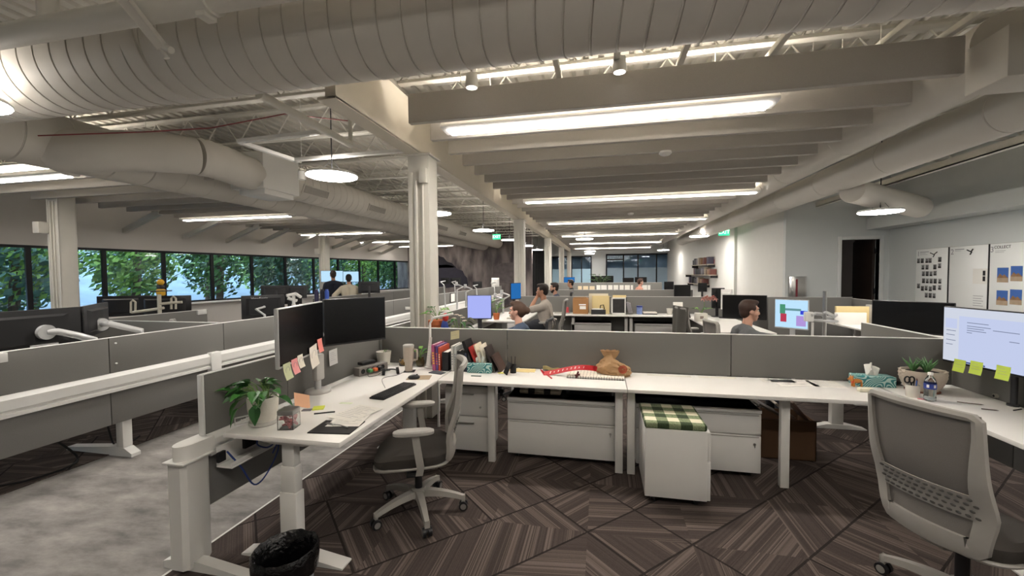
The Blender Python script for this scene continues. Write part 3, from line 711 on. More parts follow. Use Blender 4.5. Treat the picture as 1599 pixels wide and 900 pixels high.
desk('white raised desk of the man resting his hand on his face', -2.17, -1.35, 7.3, 9.1, legs=(7.55, 8.8), style='tee', z=.78)
desk('second-row desk carrying the cardboard box and trays', -1.15, .58, 9.0, 9.6, legs=(-.6, .52))
desk('second-row desk with the blue tub and grey chair before it', .585, 2.2, 9.0, 9.6, legs=(.62, 1.6))
desk('desk of the man in the grey shirt on the right', 2.1, 2.68, 4.6, 6.3, legs=(4.9, 6.0), style='tee')
desk('white desk behind the jacket-draped chair, second row on the right', 1.7, 2.5, 6.7, 8.9, legs=(7.0, 8.6), style='tee')
desk('white desk beneath the store-room door with paper trays', 3.9, 4.7, 5.4, 8.6, legs=(5.8, 8.2), style='tee')
desk('window bench desk behind the two monitors with light grey arms', -5.1, -4.3, .8, 3.8, legs=(1.0, 1.6), style='tee')
desk('bench desk behind the dark monitor left of the big black pair', -5.1, -4.3, 4.1, 8.8, legs=(4.8, 7.8), style='tee')
desk('bench desk under the clipped black monitors nearer the windows', -7.1, -6.3, 2.5, 5.4, legs=(3.2, 4.8), style='tee')
desk('raised standing desk in front of the two standing people', -8.7, -6.9, 11.5, 12.2, legs=(-8.3, -7.3), z=1.05)
desk('far desk behind the second white column', -1.8, -1.1, 10.6, 12.1, legs=(10.8, 11.9), style='tee')
desk('far middle desk in front of the pinned papers', -1.2, 2.0, 12.2, 12.85, legs=(-.9, .4, 1.8))
desk('farthest middle desk behind the pinned papers', -1.6, 2.2, 16.3, 17.0, legs=(-1.3, .3, 1.9))

for lab, x0, x1, y0, y1 in (('far left desk under the mural monitors', -4.15, -2.95, 9.6, 12.15), ('far desk carrying the wide black monitor', -1.6, 2.2, 17.6, 18.4), ('desk on the right carrying the big black monitor', 2.95, 3.75, 4.6, 6.2), ('far right desk before the wall shelves', 2.6, 3.6, 10.6, 14.15), ('farthest desk right of the pinned papers', 2.3, 3.6, 14.2, 16.4), ('desk by the windows with two dark monitor backs', -6.25, -5.2, 6.6, 8.8)):
    desk(lab, x0, x1, y0, y1, legs=(y0+.4, y1-.4), style='tee')

# ------------------------------------------------------------------ cabinets
CABM = mat('cabinet_white_metal', 'd9d8d5', .4, noise=.02, scale=12)
def lateral(label, x0, y, w=.93, h=.53, d=.45):
    t = thing('lateral_file_cabinet', label, 'file cabinet', (x0, y, 0), 0, 'lateral file cabinets')
    MB().box(0, .02, .055, w, d, .055+h, .004).build('body', CABM, t)
    for z0, z1 in ((.06, .355), (.365, .055+h-.035)):
        dr_ = MB().box(.003, 0, z0, w-.003, .025, z1, .005).build('drawer', CABM, t)
        MB().box(.02, -.006, z1-.012, w-.02, .006, z1-.004, .002).build('pull', GREYP, dr_)
    MB().box(0, -.002, .055+h-.028, w, d, .055+h, .004).build('top', CABM, t)
    mb = MB(); mb.cyl((w-.05, .004, .29), (w-.05, -.008, .29), .01, seg=12); mb.box(w-.053, -.012, .265, w-.047, -.006, .29, .001); mb.build('lock', CHROME, t)
    for cx in (.07, w-.07):
        MB().cyl((cx-.015, .08, .028), (cx+.015, .08, .028), .022, seg=14).build('caster', BLACK, t)
    for cx in (.07, w-.07):
        MB().cyl((cx-.015, d-.08, .028), (cx+.015, d-.08, .028), .022, seg=14).build('caster', BLACK, t)
    return t
lateral('white two-drawer lateral cabinet under the red lanyard, folded cloth on top', -.808, 3.53, .932, .5)
lateral('white two-drawer lateral cabinet behind the plaid-topped pedestal', .28, 3.53, .94, .505)
for x0, w, n in ((-.72, .95, 'left'), (.62, .98, 'right')):
    lateral('far white lateral cabinet under the second-row desks, %s one' % n, x0+.08, 9.15, w-.1, .5)
def pedestal(label, x0, y0, w, d, h, front, cushion, drawers):
    t = thing('mobile_pedestal', label, 'pedestal cabinet', (x0, y0, 0))
    MB().box(0, 0, .06, w, d, .06+h, .004).build('body', CABM, t)
    for z0, z1 in drawers:
        if front == 'y':
            q = MB().box(.003, -.022, z0, w-.003, .002, z1, .004).build('drawer', CABM, t)
            MB().box(w*.32, -.045, z1-.06, w*.68, -.03, z1-.048, .003).build('handle', CHROME, q)
            mb = MB(); mb.box(w*.33, -.04, z1-.058, w*.35, -.02, z1-.05); mb.box(w*.65, -.04, z1-.058, w*.67, -.02, z1-.05); mb.build('handle_post', CHROME, q)
        else:
            q = MB().box(w-.002, .003, z0, w+.022, d-.003, z1, .004).build('drawer', CABM, t)
            MB().box(w+.02, d*.32, z1-.06, w+.04, d*.68, z1-.048, .003).build('handle', CHROME, q)
    if front == 'y': MB().cyl((w*.82, -.018, .46), (w*.82, -.03, .46), .01, seg=12).build('lock', CHROME, t)
    MB().box(.0, .0, .06+h, w, d, .06+h+cushion[1], .014, 3).build('seat_cushion', cushion[0], t)
    for cx, cy in ((.06, .06), (w-.06, .06), (.06, d-.06), (w-.06, d-.06)):
        MB().cyl((cx-.014, cy, .03), (cx+.014, cy, .03), .024, seg=14).build('caster', BLACK, t)
    return t
def plaid():
    m = bpy.data.materials.new('green_cream_plaid'); m.use_nodes = True; nt = m.node_tree; N = nt.nodes; L = nt.links; b = N['Principled BSDF']; b.inputs['Roughness'].default_value = .95
    tc = N.new('ShaderNodeTexCoord'); sp = N.new('ShaderNodeSeparateXYZ'); L.new(tc.outputs['Object'], sp.inputs[0])
    def band(o, k, off):
        a = N.new('ShaderNodeMath'); a.operation = 'MULTIPLY'; L.new(o, a.inputs[0]); a.inputs[1].default_value = k
        c = N.new('ShaderNodeMath'); c.operation = 'ADD'; L.new(a.outputs[0], c.inputs[0]); c.inputs[1].default_value = off
        f = N.new('ShaderNodeMath'); f.operation = 'FRACT'; L.new(c.outputs[0], f.inputs[0])
        g = N.new('ShaderNodeMath'); g.operation = 'GREATER_THAN'; L.new(f.outputs[0], g.inputs[0]); g.inputs[1].default_value = .5; return g.outputs[0]
    a, c = band(sp.outputs[0], 6.5, .45), band(sp.outputs[1], 6.5, .2)
    s = N.new('ShaderNodeMath'); s.operation = 'ADD'; L.new(a, s.inputs[0]); L.new(c, s.inputs[1])
    d = N.new('ShaderNodeMath'); d.operation = 'MULTIPLY'; L.new(s.outputs[0], d.inputs[0]); d.inputs[1].default_value = .5
    n = N.new('ShaderNodeTexNoise'); n.inputs['Scale'].default_value = 150; L.new(tc.outputs['Object'], n.inputs['Vector'])
    e = N.new('ShaderNodeMath'); e.operation = 'MULTIPLY_ADD'; L.new(n.outputs[0], e.inputs[0]); e.inputs[1].default_value = .3; L.new(d.outputs[0], e.inputs[2])
    cr = N.new('ShaderNodeValToRGB'); L.new(e.outputs[0], cr.inputs[0])
    cr.color_ramp.elements[0].position = .1; cr.color_ramp.elements[0].color = rgb('26351f'); cr.color_ramp.elements[1].position = 1; cr.color_ramp.elements[1].color = rgb('ded8c0')
    q = cr.color_ramp.elements.new(.6); q.color = rgb('627550')
    L.new(cr.outputs[0], b.inputs['Base Color']); return m
pedestal('white two-drawer pedestal with black cushion by the left chair', -1.375, 3.52, .405, .32, .575, 'y', (mat('black_cushion', '1d1d1e', .9, noise=.2, scale=200), .05), ((.065, .37), (.38, .63)))
pedestal('white pedestal with a green plaid cushion pulled out from the desk', .3, 3.02, .41, .46, .485, 'x', (plaid(), .045), ((.065, .34), (.345, .54)))
CARD = mat('cardboard', '5c432e', .9, noise=.1, scale=14)
t = thing('cardboard_box', 'brown cardboard box on the floor behind the third desk leg', 'box', (1.36, 3.98, .006))
mb = MB(); w, d, h = .44, .34, .34
mb.box(0, 0, 0, w, d, .006); mb.box(0, 0, 0, .006, d, h); mb.box(w-.006, 0, 0, w, d, h); mb.box(0, 0, 0, w, .006, h); mb.box(0, d-.006, 0, w, d, h); mb.build('box_body', CARD, t)
mb = MB(); mb.quad((0, 0, h), (w, 0, h), (w, -.12, h+.05), (0, -.12, h+.05)); mb.build('flap', CARD, t)
for k_, (px_, c_) in enumerate(((.1, '3b3530'), (.22, '8a8378'), (.34, '4d3c33'))):
    tag(MB(Matrix.Rotation(.5+.2*k_, 4, 'Y')).box(-.1, 0, -.0, .1, .2, .02, .003).build('binder', mat('binder_'+c_, c_, .6, noise=.05, scale=20), loc=(1.36+px_, 4.05, .4)), '%s thin binder sticking out of the cardboard box under the desk' % ('leftmost', 'middle', 'rightmost')[k_], 'binder')

# ------------------------------------------------------------------ task chairs
MESH = mat('grey_chair_mesh', '726e69', .9, noise=.16, scale=420, bump=.15)
CFR = mat('pale_grey_chair_frame', '9c9993', .5, noise=.04, scale=30)
CFRD = mat('mid_grey_chair_frame', '8b8883', .5, noise=.04, scale=30)
def chair(label, loc, yaw, seat_h=.46, group='mesh task chairs', frame=None, base_rot=.3, arms=True):
    FR = frame or CFR
    t = thing('task_chair', label, 'office chair', loc, yaw, group)
    for i in range(5):
        a = base_rot+i*2*pi/5
        M = Matrix.Rotation(a, 4, 'Z'); mb = MB(M); R = []
        for u in range(8):
            q = u/7; x = .03+q*.28; z = .135-.05*q*q; w = .03-.012*q; hh = .022-.008*q
            R.append([(x, -w, z-hh), (x, w, z-hh), (x, w*.8, z+hh), (x, -w*.8, z+hh)])
        mb.rings(R); mb.box(.295, -.014, .06, .315, .014, .1, .003)
        leg = mb.build('leg', FR, t)
        mb = MB(M); mb.cyl((.305, -.028, .03), (.305, -.008, .03), .03, seg=18); mb.cyl((.305, .008, .03), (.305, .028, .03), .03, seg=18); mb.cyl((.305, -.01, .04), (.305, .01, .04), .012, seg=10)
        c = mb.build('caster', BLACK, leg)
        for s_ in (-1, 1): MB(M).cyl((.305, s_*.03, .03), (.305, s_*.0285, .03), .02, seg=18).build('caster_disc', CFRD, leg)
    mb = MB(); mb.lathe([(.045, .1), (.05, .16), (.04, .17)], seg=20); mb.build('hub', FR, t)
    mb = MB(); mb.cyl((0, 0, .15), (0, 0, .3), .026, seg=16); mb.cyl((0, 0, .29), (0, 0, seat_h-.08), .017, seg=14); mb.build('gas_column', BLACK, t)
    mb = MB(); mb.box(-.16, -.09, seat_h-.095, .12, .09, seat_h-.055, .012); mb.cyl((.02, -.24, seat_h-.08), (.02, .24, seat_h-.08), .007); mb.box(-.02, .2, seat_h-.095, .06, .27, seat_h-.075, .006); mb.build('mechanism', BLKM, t)
    # seat cushion, rounded, dipping at the front edge
    def seat(u, v):
        pass
    R = []; n = 36
    def ring(sx, sy, z, drop=0):
        out = []
        for k in range(n):
            a = 2*pi*k/n; c, s_ = cos(a), sin(a); e = .55
            x = math.copysign(abs(c)**e, c)*sx; y = math.copysign(abs(s_)**e, s_)*sy
            out.append((x+.03, y, z-(max(0, x/sx)**3)*drop))
        return out
    for sx, sy, z, dp in ((.2, .2, -.055, .01), (.235, .235, -.05, .02), (.25, .245, -.02, .035), (.245, .243, .01, .04), (.22, .22, .03, .04), (.12, .12, .036, .02)): R.append(ring(sx, sy, seat_h+z, dp))
    MB().rings(R).build('seat', DFAB, t)
    MB().rings([ring(.25, .245, seat_h-.062, .03), ring(.255, .25, seat_h-.052, .03), ring(.25, .245, seat_h-.046, .03)]).build('seat_shell', FR, t)
    # back: frame ring around a curved mesh panel
    zb0, zb1 = seat_h-.055, seat_h+.585
    def bp(v, s):   # v 0..1 height, s -1..1 side
        z = zb0+(zb1-zb0)*v
        w = .195+.035*min(1, v/.3) if v < .3 else .23-.012*(v-.3)/.7
        x = -.23-.03*sin(pi*min(1, v*1.6))*.0-.055*v+.045*math.exp(-((v-.28)/.2)**2)-.03*math.exp(-((v)/.12)**2)*-1.0
        return Vector((x - .045*(1-s*s) + .0, s*w, z))
    loop = [(.012*k*k, k) for k in [-.9+1.8*q/10 for q in range(11)]]+[(.05+.9*k/14, 1) for k in range(15)]
    loop += [(1-.012*k*k, k) for k in [.9-1.8*q/10 for q in range(11)]]+[(.95-.9*k/14, -1) for k in range(15)]
    R = []
    for v, s in loop:
        w_ = .06 if v < .45 else .06-.03*min(1, (v-.45)/.4)
        p, q = bp(v, s), bp(min(max(v, .135), .945), s*(1-w_/.23) if abs(s) > .76 else s)
        m_ = (p+q)/2; X_ = Vector((1, 0, 0))
        R.append([p-X_*.010, m_-X_*.019, q-X_*.013, q+X_*.016, m_+X_*.02, p+X_*.012])
    MB().rings(R, closed=True).build('back_frame', FR, t)
    MB().grid(lambda u, v: bp(.03+.95*v, -.96+1.92*u)+Vector((.006, 0, 0)), 14, 20, .003).build('back_mesh', MESH, t)
    # lumbar band with rows of oval holes
    mb = MB()
    mb.grid(lambda u, v: bp(.27+.17*v, -.9+1.8*u)-Vector((.012, 0, 0)), 16, 4, .004); lb = mb.build('lumbar_band', FR, t)
    mb = MB()
    for r_ in range(4):
        for k in range(13):
            s = -.8+1.6*(k+.5*(r_ % 2))/13; p = bp(.295+.04*r_, s)-Vector((.0165, 0, 0))
            mb.ell(p, (.0025, .011, .006), 8, 5)
    mb.build('lumbar_slots', mat('lumbar_slot_shadow_grey', '4c4a47', .8, noise=.05, scale=30), lb)
    mb = MB(); mb.rings([[(x, -w, z-.02), (x, w, z-.02), (x, w, z+.02), (x, -w, z+.02)] for x, w, z in ((-.1, .05, seat_h-.07), (-.15, .05, seat_h-.085), (-.19, .045, seat_h-.075), (-.205, .045, seat_h-.045))]); mb.build('back_bracket', CFRD, t)
    if arms:
        for s in (-1, 1):
            mb = MB(); mb.rings([[(x-.022, s*y-.014, z), (x+.022, s*y-.014, z), (x+.022, s*y+.014, z), (x-.022, s*y+.014, z)] for x, y, z in ((-.02, .2, seat_h-.08), (-.02, .27, seat_h-.08), (-.03, .285, seat_h-.03), (-.01, .285, seat_h+.1), (.0, .285, seat_h+.185))])
            arm = mb.build('arm_post', FR, t)
            R = []
            for zz, k in ((0, .9), (.006, 1), (.022, 1), (.03, .85)):
                R.append([(.01+.125*k*math.copysign(abs(cos(a))**.6, cos(a)), s*.285+.042*k*math.copysign(abs(sin(a))**.6, sin(a)), seat_h+.183+zz) for a in [2*pi*q/20 for q in range(20)]])
            MB().rings(R).build('arm_pad', CFRD if FR is CFRD else GREYP, arm)
    return t
chair('pale grey mesh task chair pushed beside the left sit-stand desk', (-1.23, 2.62, .006), radians(202), .46, base_rot=radians(30))
chair('grey mesh task chair seen from behind at the right edge', (1.66, 2.31, .006), radians(24), .47, frame=CFR, base_rot=radians(100))
# ------------------------------------------------------------------ monitors
def screen_mat(name, base, s=1.0):
    return lamp_mat(name, base, s)
S_DOC = screen_mat('lit_document_screen', 'c9d3f2', .33)
S_LAV = screen_mat('lit_lavender_screen', 'a9b2f4', .36)
S_BLUE = screen_mat('lit_blue_screen', '2c6fb4', .33)
S_CYAN = screen_mat('lit_pale_screen', 'b4d8f0', .4)
S_LINE = screen_mat('screen_grey_text', '8f98b4', .25)
S_SIDE = screen_mat('screen_side_panel', 'd6dcea', .33)
def P_(h, s=.33): return screen_mat('screen_patch_'+h, h, s)
def monitor(label, c, yaw, w, h, zd, scr, casing=None, stand='foot', group=None, tilt=0, sx=0, base=(0, 0)):
    """c = centre of the panel; screen faces yaw; zd = desk height below"""
    casing = casing or BLACK
    t = thing('computer_monitor', label, 'monitor', (c[0], c[1], zd), yaw, group)
    zc = c[2]-zd
    M = Matrix.Translation((0, 0, zc)) @ Matrix.Rotation(tilt, 4, 'Y')
    mb = MB(M); mb.box(-.022, -w/2, -h/2, .004, w/2, h/2, .006); mb.rings([[(x, -w*k, -h*k*.9), (x, w*k, -h*k*.9), (x, w*k, h*k*.9), (x, -w*k, h*k*.9)] for x, k in ((-.022, .4), (-.045, .34))]); mb.build('casing', casing, t)
    MB(M).box(.003, -w/2+.008, -h/2+.016, .006, w/2-.008, h/2-.008).build('screen', scr, t)
    bx, by = base
    if stand == 'foot':
        mb = MB(); mb.box(-.06+bx, -.03+by, .008, -.035+bx, .03+by, zc+.03, .006); mb.build('stand_neck', casing, t)
        MB().lathe([(.1, 0), (.1, .008), (.03, .014), (.001, .014)], c=(-.05+bx, by, 0), seg=28).build('stand_base', casing, t)
    if stand == 'arm':
        mb = MB(); mb.tube([(-.045, 0, zc), (-.09, 0, zc), (-.2, .12, zc-.02), (-.26, .03, zc-.1), (-.26, .0, 0)], .016, 10); mb.build('stand_arm', SILV, t)
        MB().lathe([(.045, 0), (.045, .012), (.03, .02), (.001, .02)], c=(-.26, 0, 0), seg=20).build('stand_base', SILV, t)
    t['_zc'] = zc
    return t
def mon_px(label, x0, x1, y0, y1, d, zd, scr, off=0, **k):
    c = at((x0+x1)/2, (y0+y1)/2, d=d)
    fy = math.atan2(-c.y, -c.x)+off
    return monitor(label, c, fy, (x1-x0)*d/FPX/max(.2, abs(cos(off))), (y1-y0)*d/FPX, zd, scr, **k)
mA = monitor('left one of the two black monitors on the left desk, hung with sticky notes', (-1.995, 2.475, 1.255), radians(16), .70, .37, .74, SCREEN, SILV, None)
mB_ = monitor('right one of the two black monitors on the left desk', (-1.965, 3.06, 1.265), radians(-33), .52, .37, .74, SCREEN, BLACK, None)
t = thing('monitor_stand', 'grey pole stand holding the two black monitors on the left desk', 'monitor stand', (-2.13, 2.79, .74))
MB().lathe([(.095, 0), (.095, .012), (.085, .022), (.05, .026), (.001, .026)], seg=30).build('stand_base', GREYP, t)
mb = MB(); mb.cyl((0, 0, .02), (0, 0, .42), .024); mb.build('pole', SILV, t)
mb = MB(); mb.box(.0, -.07, .1, .05, .02, .3, .012); mb.build('gas_lift_cover', GREYP, t)
mb = MB(); mb.tube([(0, 0, .4), (.02, -.15, .46), (.06, -.29, .5)], .018, 10); mb.tube([(0, 0, .4), (.02, .12, .48), (.09, .25, .5)], .018, 10); mb.build('arm', SILV, t)
mR = monitor('lit right-hand monitor showing a document, with green sticky notes', (2.54, 3.33, 1.168), radians(180+8), .72, .41, .74, S_DOC, BLACK, None)
mb = MB(); mb.tube([(-.04, 0, mR['_zc']), (-.1, 0, mR['_zc']), (-.12, 0, mR['_zc']-.05), (-.12, 0, 0)], .018, 12); mb.build('stand_arm', DARKP, mR)
MB().lathe([(.03, 0), (.03, .012), (.001, .012)], c=(-.115, 0, 0), seg=20).build('stand_base', DARKP, mR)
zc = mR['_zc']
def on_screen(t, w, h, u0, v0, u1, v1, m, name='screen_area', x=.0066):
    zc = t['_zc']
    y0, y1 = -w/2+.008+(w-.016)*(1-u0), -w/2+.008+(w-.016)*(1-u1)
    # screen faces +x: its left edge (seen from the front) is at +y... seen from front, +y is on the viewer's right mirrored
    y0, y1 = -w/2+.008+(w-.016)*u0, -w/2+.008+(w-.016)*u1
    return MB().box(x, min(y0, y1), zc+h/2-.008-(h-.024)*v1, x+.0006, max(y0, y1), zc+h/2-.008-(h-.024)*v0).build(name, m, t)
# from the front (looking along -x local) the viewer's left is -y when facing... handled by u running left to right
W_, H_ = .72, .41
on_screen(mR, W_, H_, 0, .0, 1, .14, S_SIDE, 'toolbar'); on_screen(mR, W_, H_, 0, .14, .16, 1, S_SIDE, 'side_panel')
for u0, u1, v in ((.24, .44, .24), (.24, .46, .3), (.24, .40, .34), (.24, .42, .38), (.24, .29, .42), (.48, .7, .33), (.62, .7, .48), (.03, .13, .42), (.03, .12, .5), (.03, .13, .6), (.03, .1, .68)):
    on_screen(mR, W_, H_, u0, v, u1, v+.012, S_LINE, 'text_line', .0074)
on_screen(mR, W_, H_, .02, .2, .14, .38, S_DOC, 'thumbnail', .0074)
on_screen(mR, W_, H_, .14, .965, .42, .99, P_('3a4a7a'), 'taskbar', .0074)
LG = mat('raised_black_lettering', '5c5c60', .5, noise=.05, scale=30)
def back_text(t, s, size, y, z, m=LG, name='lettering'):
    text(s, size, m, Matrix.Translation((-.0228, y, t['_zc']+z)) @ Matrix.Rotation(-pi/2, 4, 'Z') @ Matrix.Rotation(pi/2, 4, 'X'), t, name)
# monitors on the left bench, seen from behind
mL = monitor('large black monitor seen from behind at the left edge, pale arm on its back', (-4.5, 2.35, 1.21), pi, .86, .335, .74, SCREEN, BLKM, None)
back_text(mL, 'LG', .05, -.08, .085)
e1 = at(127, 500, x=-4.5); e2 = at(166, 500, x=-5.0); cc = (e1+e2)/2
mL2 = monitor('black monitor turned away behind the left bench, second from the left edge', (cc.x, cc.y, 1.235), math.atan2(e2.y-e1.y, e2.x-e1.x)+pi/2, (e2-e1).length, .29, .74, SCREEN, BLACK, None)
def mon_arm(label, pts, disc, r=.028):
    t = thing('monitor_stand', label, 'monitor arm', pts[-1])
    MB().tube(pts, [r*.8]+[r]*(len(pts)-2)+[r*.75], 14).build('arm', SILV, t, world=True)
    MB().cyl(Vector(disc)+Vector((.045, 0, 0)), Vector(disc)+Vector((.0, 0, 0)), .06, seg=28).build('mount_disc', SILV, t, world=True)
    MB().cyl(Vector(pts[-1]), (pts[-1][0], pts[-1][1], .74), .022).build('post', SILV, t, world=True)
a0, a1, a2 = at(70, 519, x=-4.455), at(90, 518, x=-4.42), at(148, 531, x=-4.36)
mon_arm('light grey monitor arm on the back of the large black monitor at far left', [a0+Vector((.02, 0, 0)), a1, a1.lerp(a2, .5)+Vector((0, 0, .005)), a2, a2-Vector((0, 0, .06))], a0-Vector((.012, 0, 0)))
a0, a1, a2 = at(159, 507, x=-4.66), at(172, 506, x=-4.55), at(221, 517, x=-4.4)
mon_arm('light grey monitor arm right of the first arm on the left bench', [a0, a1, a1.lerp(a2, .5), a2, a2-Vector((0, 0, .06))], a0-Vector((.03, 0, 0)))
LBL = mat('white_sticker', 'dedede', .6, noise=.03, scale=30)
p = at(71, 537, x=-4.47); MB().box(-.001, -.09, -.02, .002, .09, .02).build('barcode_label', LBL, mL, world=False).location = (-.024, -(p.y-2.35), p.z-.74)
# the two clipped monitors nearer the windows
for k_, (x0, x1, lab) in enumerate(((165, 228, 'left one of the two clipped black monitors standing before the windows'), (228, 291, 'right one of the two clipped black monitors standing before the windows'))):
    m_ = mon_px(lab, x0, x1, 462, 494, 6.4, .74, SCREEN, off=pi-.35 if k_ == 0 else pi-.35, casing=BLACK, stand=None)
t = thing('monitor_stand', 'beige double-arm stand behind the clipped black monitors', 'monitor stand', (at(249, 480, d=6.10).x, at(249, 480, d=6.10).y, .74))
BEI = mat('warm_grey_plastic', 'b9b4a6', .5, noise=.04, scale=30)
def wtube(t, name, pts, r, m): MB().tube(pts, r, 10).build(name, m, t, world=True)
wtube(t, 'pole', [at(249, 460, d=6.10), Vector((at(249, 480, d=6.10).x, at(249, 480, d=6.10).y, .74))], .025, BEI)
wtube(t, 'arm', [at(207, 488, d=6.20), at(230, 485, d=6.10), at(256, 481, d=6.10)], .02, BEI); wtube(t, 'arm', [at(250, 475, d=6.10), at(270, 473, d=6.15), at(285, 472, d=6.20)], .02, BEI)
for px, py in ((208, 480), (271, 474)):
    wtube(t, 'loop_handle', [at(px-3, py+9, d=6.18), at(px-3, py-8, d=6.18), at(px, py-11, d=6.18), at(px+4, py-8, d=6.18), at(px+4, py+9, d=6.18)], .014, BEI)
t = thing('toy_figure', 'small yellow and black toy figure on top of the clipped monitors', 'toy', at(252, 462, d=6.20))
YEL = mat('toy_yellow', 'd9a82c', .5, noise=.08, scale=60)
MB().box(-.05, -.04, 0, .05, .04, .1, .02).build('legs', YEL, t); MB().box(-.045, -.035, .1, .045, .035, .16, .015).build('chest', BLACK, t); MB().ell((0, 0, .2), (.05, .045, .045), 12, 8).build('head', YEL, t)
MB().tube([(-.2, 0, .06), (0, -.04, .07), (.2, 0, .075)], .009, 6).build('cross_bar', BLACK, t)
# dark monitor with lettering and white bracket
mV = mon_px('black monitor seen from behind, small pale lettering, left of the big black pair', 383, 441, 461, 497, 6.0, .74, SCREEN, off=pi+.15, casing=BLACK, stand='arm')
back_text(mV, 'ViewSonic', .05, .05, .12, mat('pale_lettering', 'c9c9c9', .5, noise=.03, scale=30))
mon_px('second dark monitor right of the lettered black monitor', 437, 470, 458, 475, 7.2, .74, SCREEN, off=pi-.2, casing=BLKM, stand='foot')
mon_px('dark monitor back far left by the windows, left of a pale stick', 411, 450, 446, 466, 9.0, .74, SCREEN, off=pi, casing=DARKP, stand='foot')
mon_px('dark monitor back far left by the windows, right of a pale stick', 451, 478, 446, 466, 9.2, .74, SCREEN, off=pi, casing=DARKP, stand='foot')
t = thing('monitor_stand', 'bundle of pale monitor arm joints above the lettered black monitor', 'monitor arm', (at(459, 480, d=6.8).x, at(459, 480, d=6.8).y, .74))
wtube(t, 'pole', [at(459, 462, d=6.8), Vector((at(459, 480, d=6.8).x, at(459, 480, d=6.8).y, .74))], .025, WMET)
for a, b_ in (((448, 462), (462, 459)), ((462, 459), (470, 464)), ((450, 466), (464, 470)), ((420, 486), (436, 482))): wtube(t, 'arm', [at(*a, d=6.75), at(*b_, d=6.85)], .026, WMET)
mon_px('lit pale screen in front of the standing man in navy', 503, 535, 423, 441, 13.2, 1.05, S_CYAN, casing=BLACK, stand='foot')
mon_px('lit pale screen in front of the standing man in cream', 537, 560, 424, 441, 13.2, 1.05, S_CYAN, casing=BLACK, stand='foot')
mon_px('dark monitor back right of the standing man in cream', 561, 593, 440, 458, 11.5, .74, SCREEN, off=pi, casing=DARKP, stand='foot')
mW = mon_px('lit lavender screen before the woman in the blue shirt', 730, 768, 461, 499, 6.1, .74, S_LAV, off=-.1, casing=BLACK, stand='foot')
mon_px('tall blue lit screen before the man resting his hand on his face', 798, 814, 442, 468, 8.4, .78, S_BLUE, off=.85, casing=BLACK, stand='foot')
wG, hG = 44*5.5/FPX/cos(.35), 46*5.5/FPX
mG = mon_px('lit screen with a coloured chart before the man in the grey shirt', 1214, 1258, 468, 514, 5.5, .74, S_CYAN, off=-.35, casing=SILV, stand='foot')
for u0, v0, u1, v1, c in ((.15, .16, .32, .5, '4f9a78'), (.32, .3, .8, .38, '6d9aa0'), (.17, .5, .36, .8, 'c04058'), (.78, .36, .98, .5, '3a48d8'), (.66, .55, .95, .92, 'b79be0')):
    on_screen(mG, wG, hG, u0, v0, u1, v1, P_(c), 'chart_block', .0066)
mon_px('large black monitor behind the head of the man in the grey shirt', 1132, 1193, 461, 499, 6.9, .74, SCREEN, casing=BLACK, stand='foot')
mon_px('tall dark monitor left of the big black one, second row right', 1113, 1131, 450, 482, 8.3, .74, SCREEN, off=.5, casing=BLACK, stand='foot')
mon_px('white-backed monitor beside the tall dark one, second row right', 1128, 1143, 452, 484, 8.1, .74, SCREEN, off=pi-.7, casing=WMET, stand='foot')
mon_px('dark monitor at the far right behind the phalaenopsis flower', 1054, 1078, 445, 464, 12.0, .74, SCREEN, off=.4, casing=BLACK, stand='foot')
mon_px('dark monitor in front of the wall bookshelf', 1091, 1104, 442, 456, 13.0, .74, SCREEN, off=.2, casing=BLACK, stand='foot')
mon_px('big black monitor below the first whiteboard on the right', 1376, 1470, 471, 521, 4.6, .74, SCREEN, off=-.2, casing=BLACK, stand='foot')
mon_px('wide black monitor in the far middle of the office', 924, 958, 431, 442, 17.4, .74, SCREEN, casing=BLACK, stand='foot')
mon_px('dark monitor in the far middle left of the person in pink', 973, 990, 434, 444, 17.4, .74, SCREEN, casing=BLACK, stand='foot')
mon_px('dark monitor in the far middle right of the person in pink', 992, 1010, 433, 444, 17.6, .74, SCREEN, casing=BLACK, stand='foot')
mon_px('tall dark box monitor at the far middle, right of the pinned papers', 1038, 1052, 440, 455, 15.4, .74, SCREEN, casing=BLKM, stand='foot')
mon_px('far blue lit screen near the second white column', 881, 898, 433, 442, 17.5, .74, S_BLUE, casing=BLACK, stand='foot')
# a cluster of monitor arms and screens in the far left bay
for i, (x0, x1, y0, y1, d, lab) in enumerate(((689, 702, 434, 444, 11.15, 'small dark monitor far left under the mural, first of three'), (704, 720, 434, 445, 12.6, 'small dark monitor far left under the mural, second of three'), (739, 753, 440, 450, 12.4, 'small dark monitor far left under the mural, third of three'))):
    mon_px(lab, x0, x1, y0, y1, d, .74, SCREEN, off=pi, casing=BLKM, stand='arm')
mon_px('white monitor back under the mural boulder', 768, 780, 434, 448, 12.3, .74, SCREEN, off=pi, casing=WMET, stand='arm')
for i, (px, py, d) in enumerate(((714, 448, 10.5), (728, 452, 10.2), (786, 462, 9.0), (776, 468, 8.6))):
    q = at(px, py, d=d); t = thing('monitor_stand', '%s pale jointed monitor arm in the far left rows' % ORD[i], 'monitor arm', (q.x, q.y, .74))
    z = q.z-.74
    mb = MB(); mb.tube([(0, 0, 0), (0, 0, z-.08), (.14, .06, z), (-.05, .12, z+.06)], .022, 10); mb.build('arm', SILV, t); MB().box(-.09, .1, z+.02, -.03, .16, z+.12, .01).build('mount_plate', SILV, t)

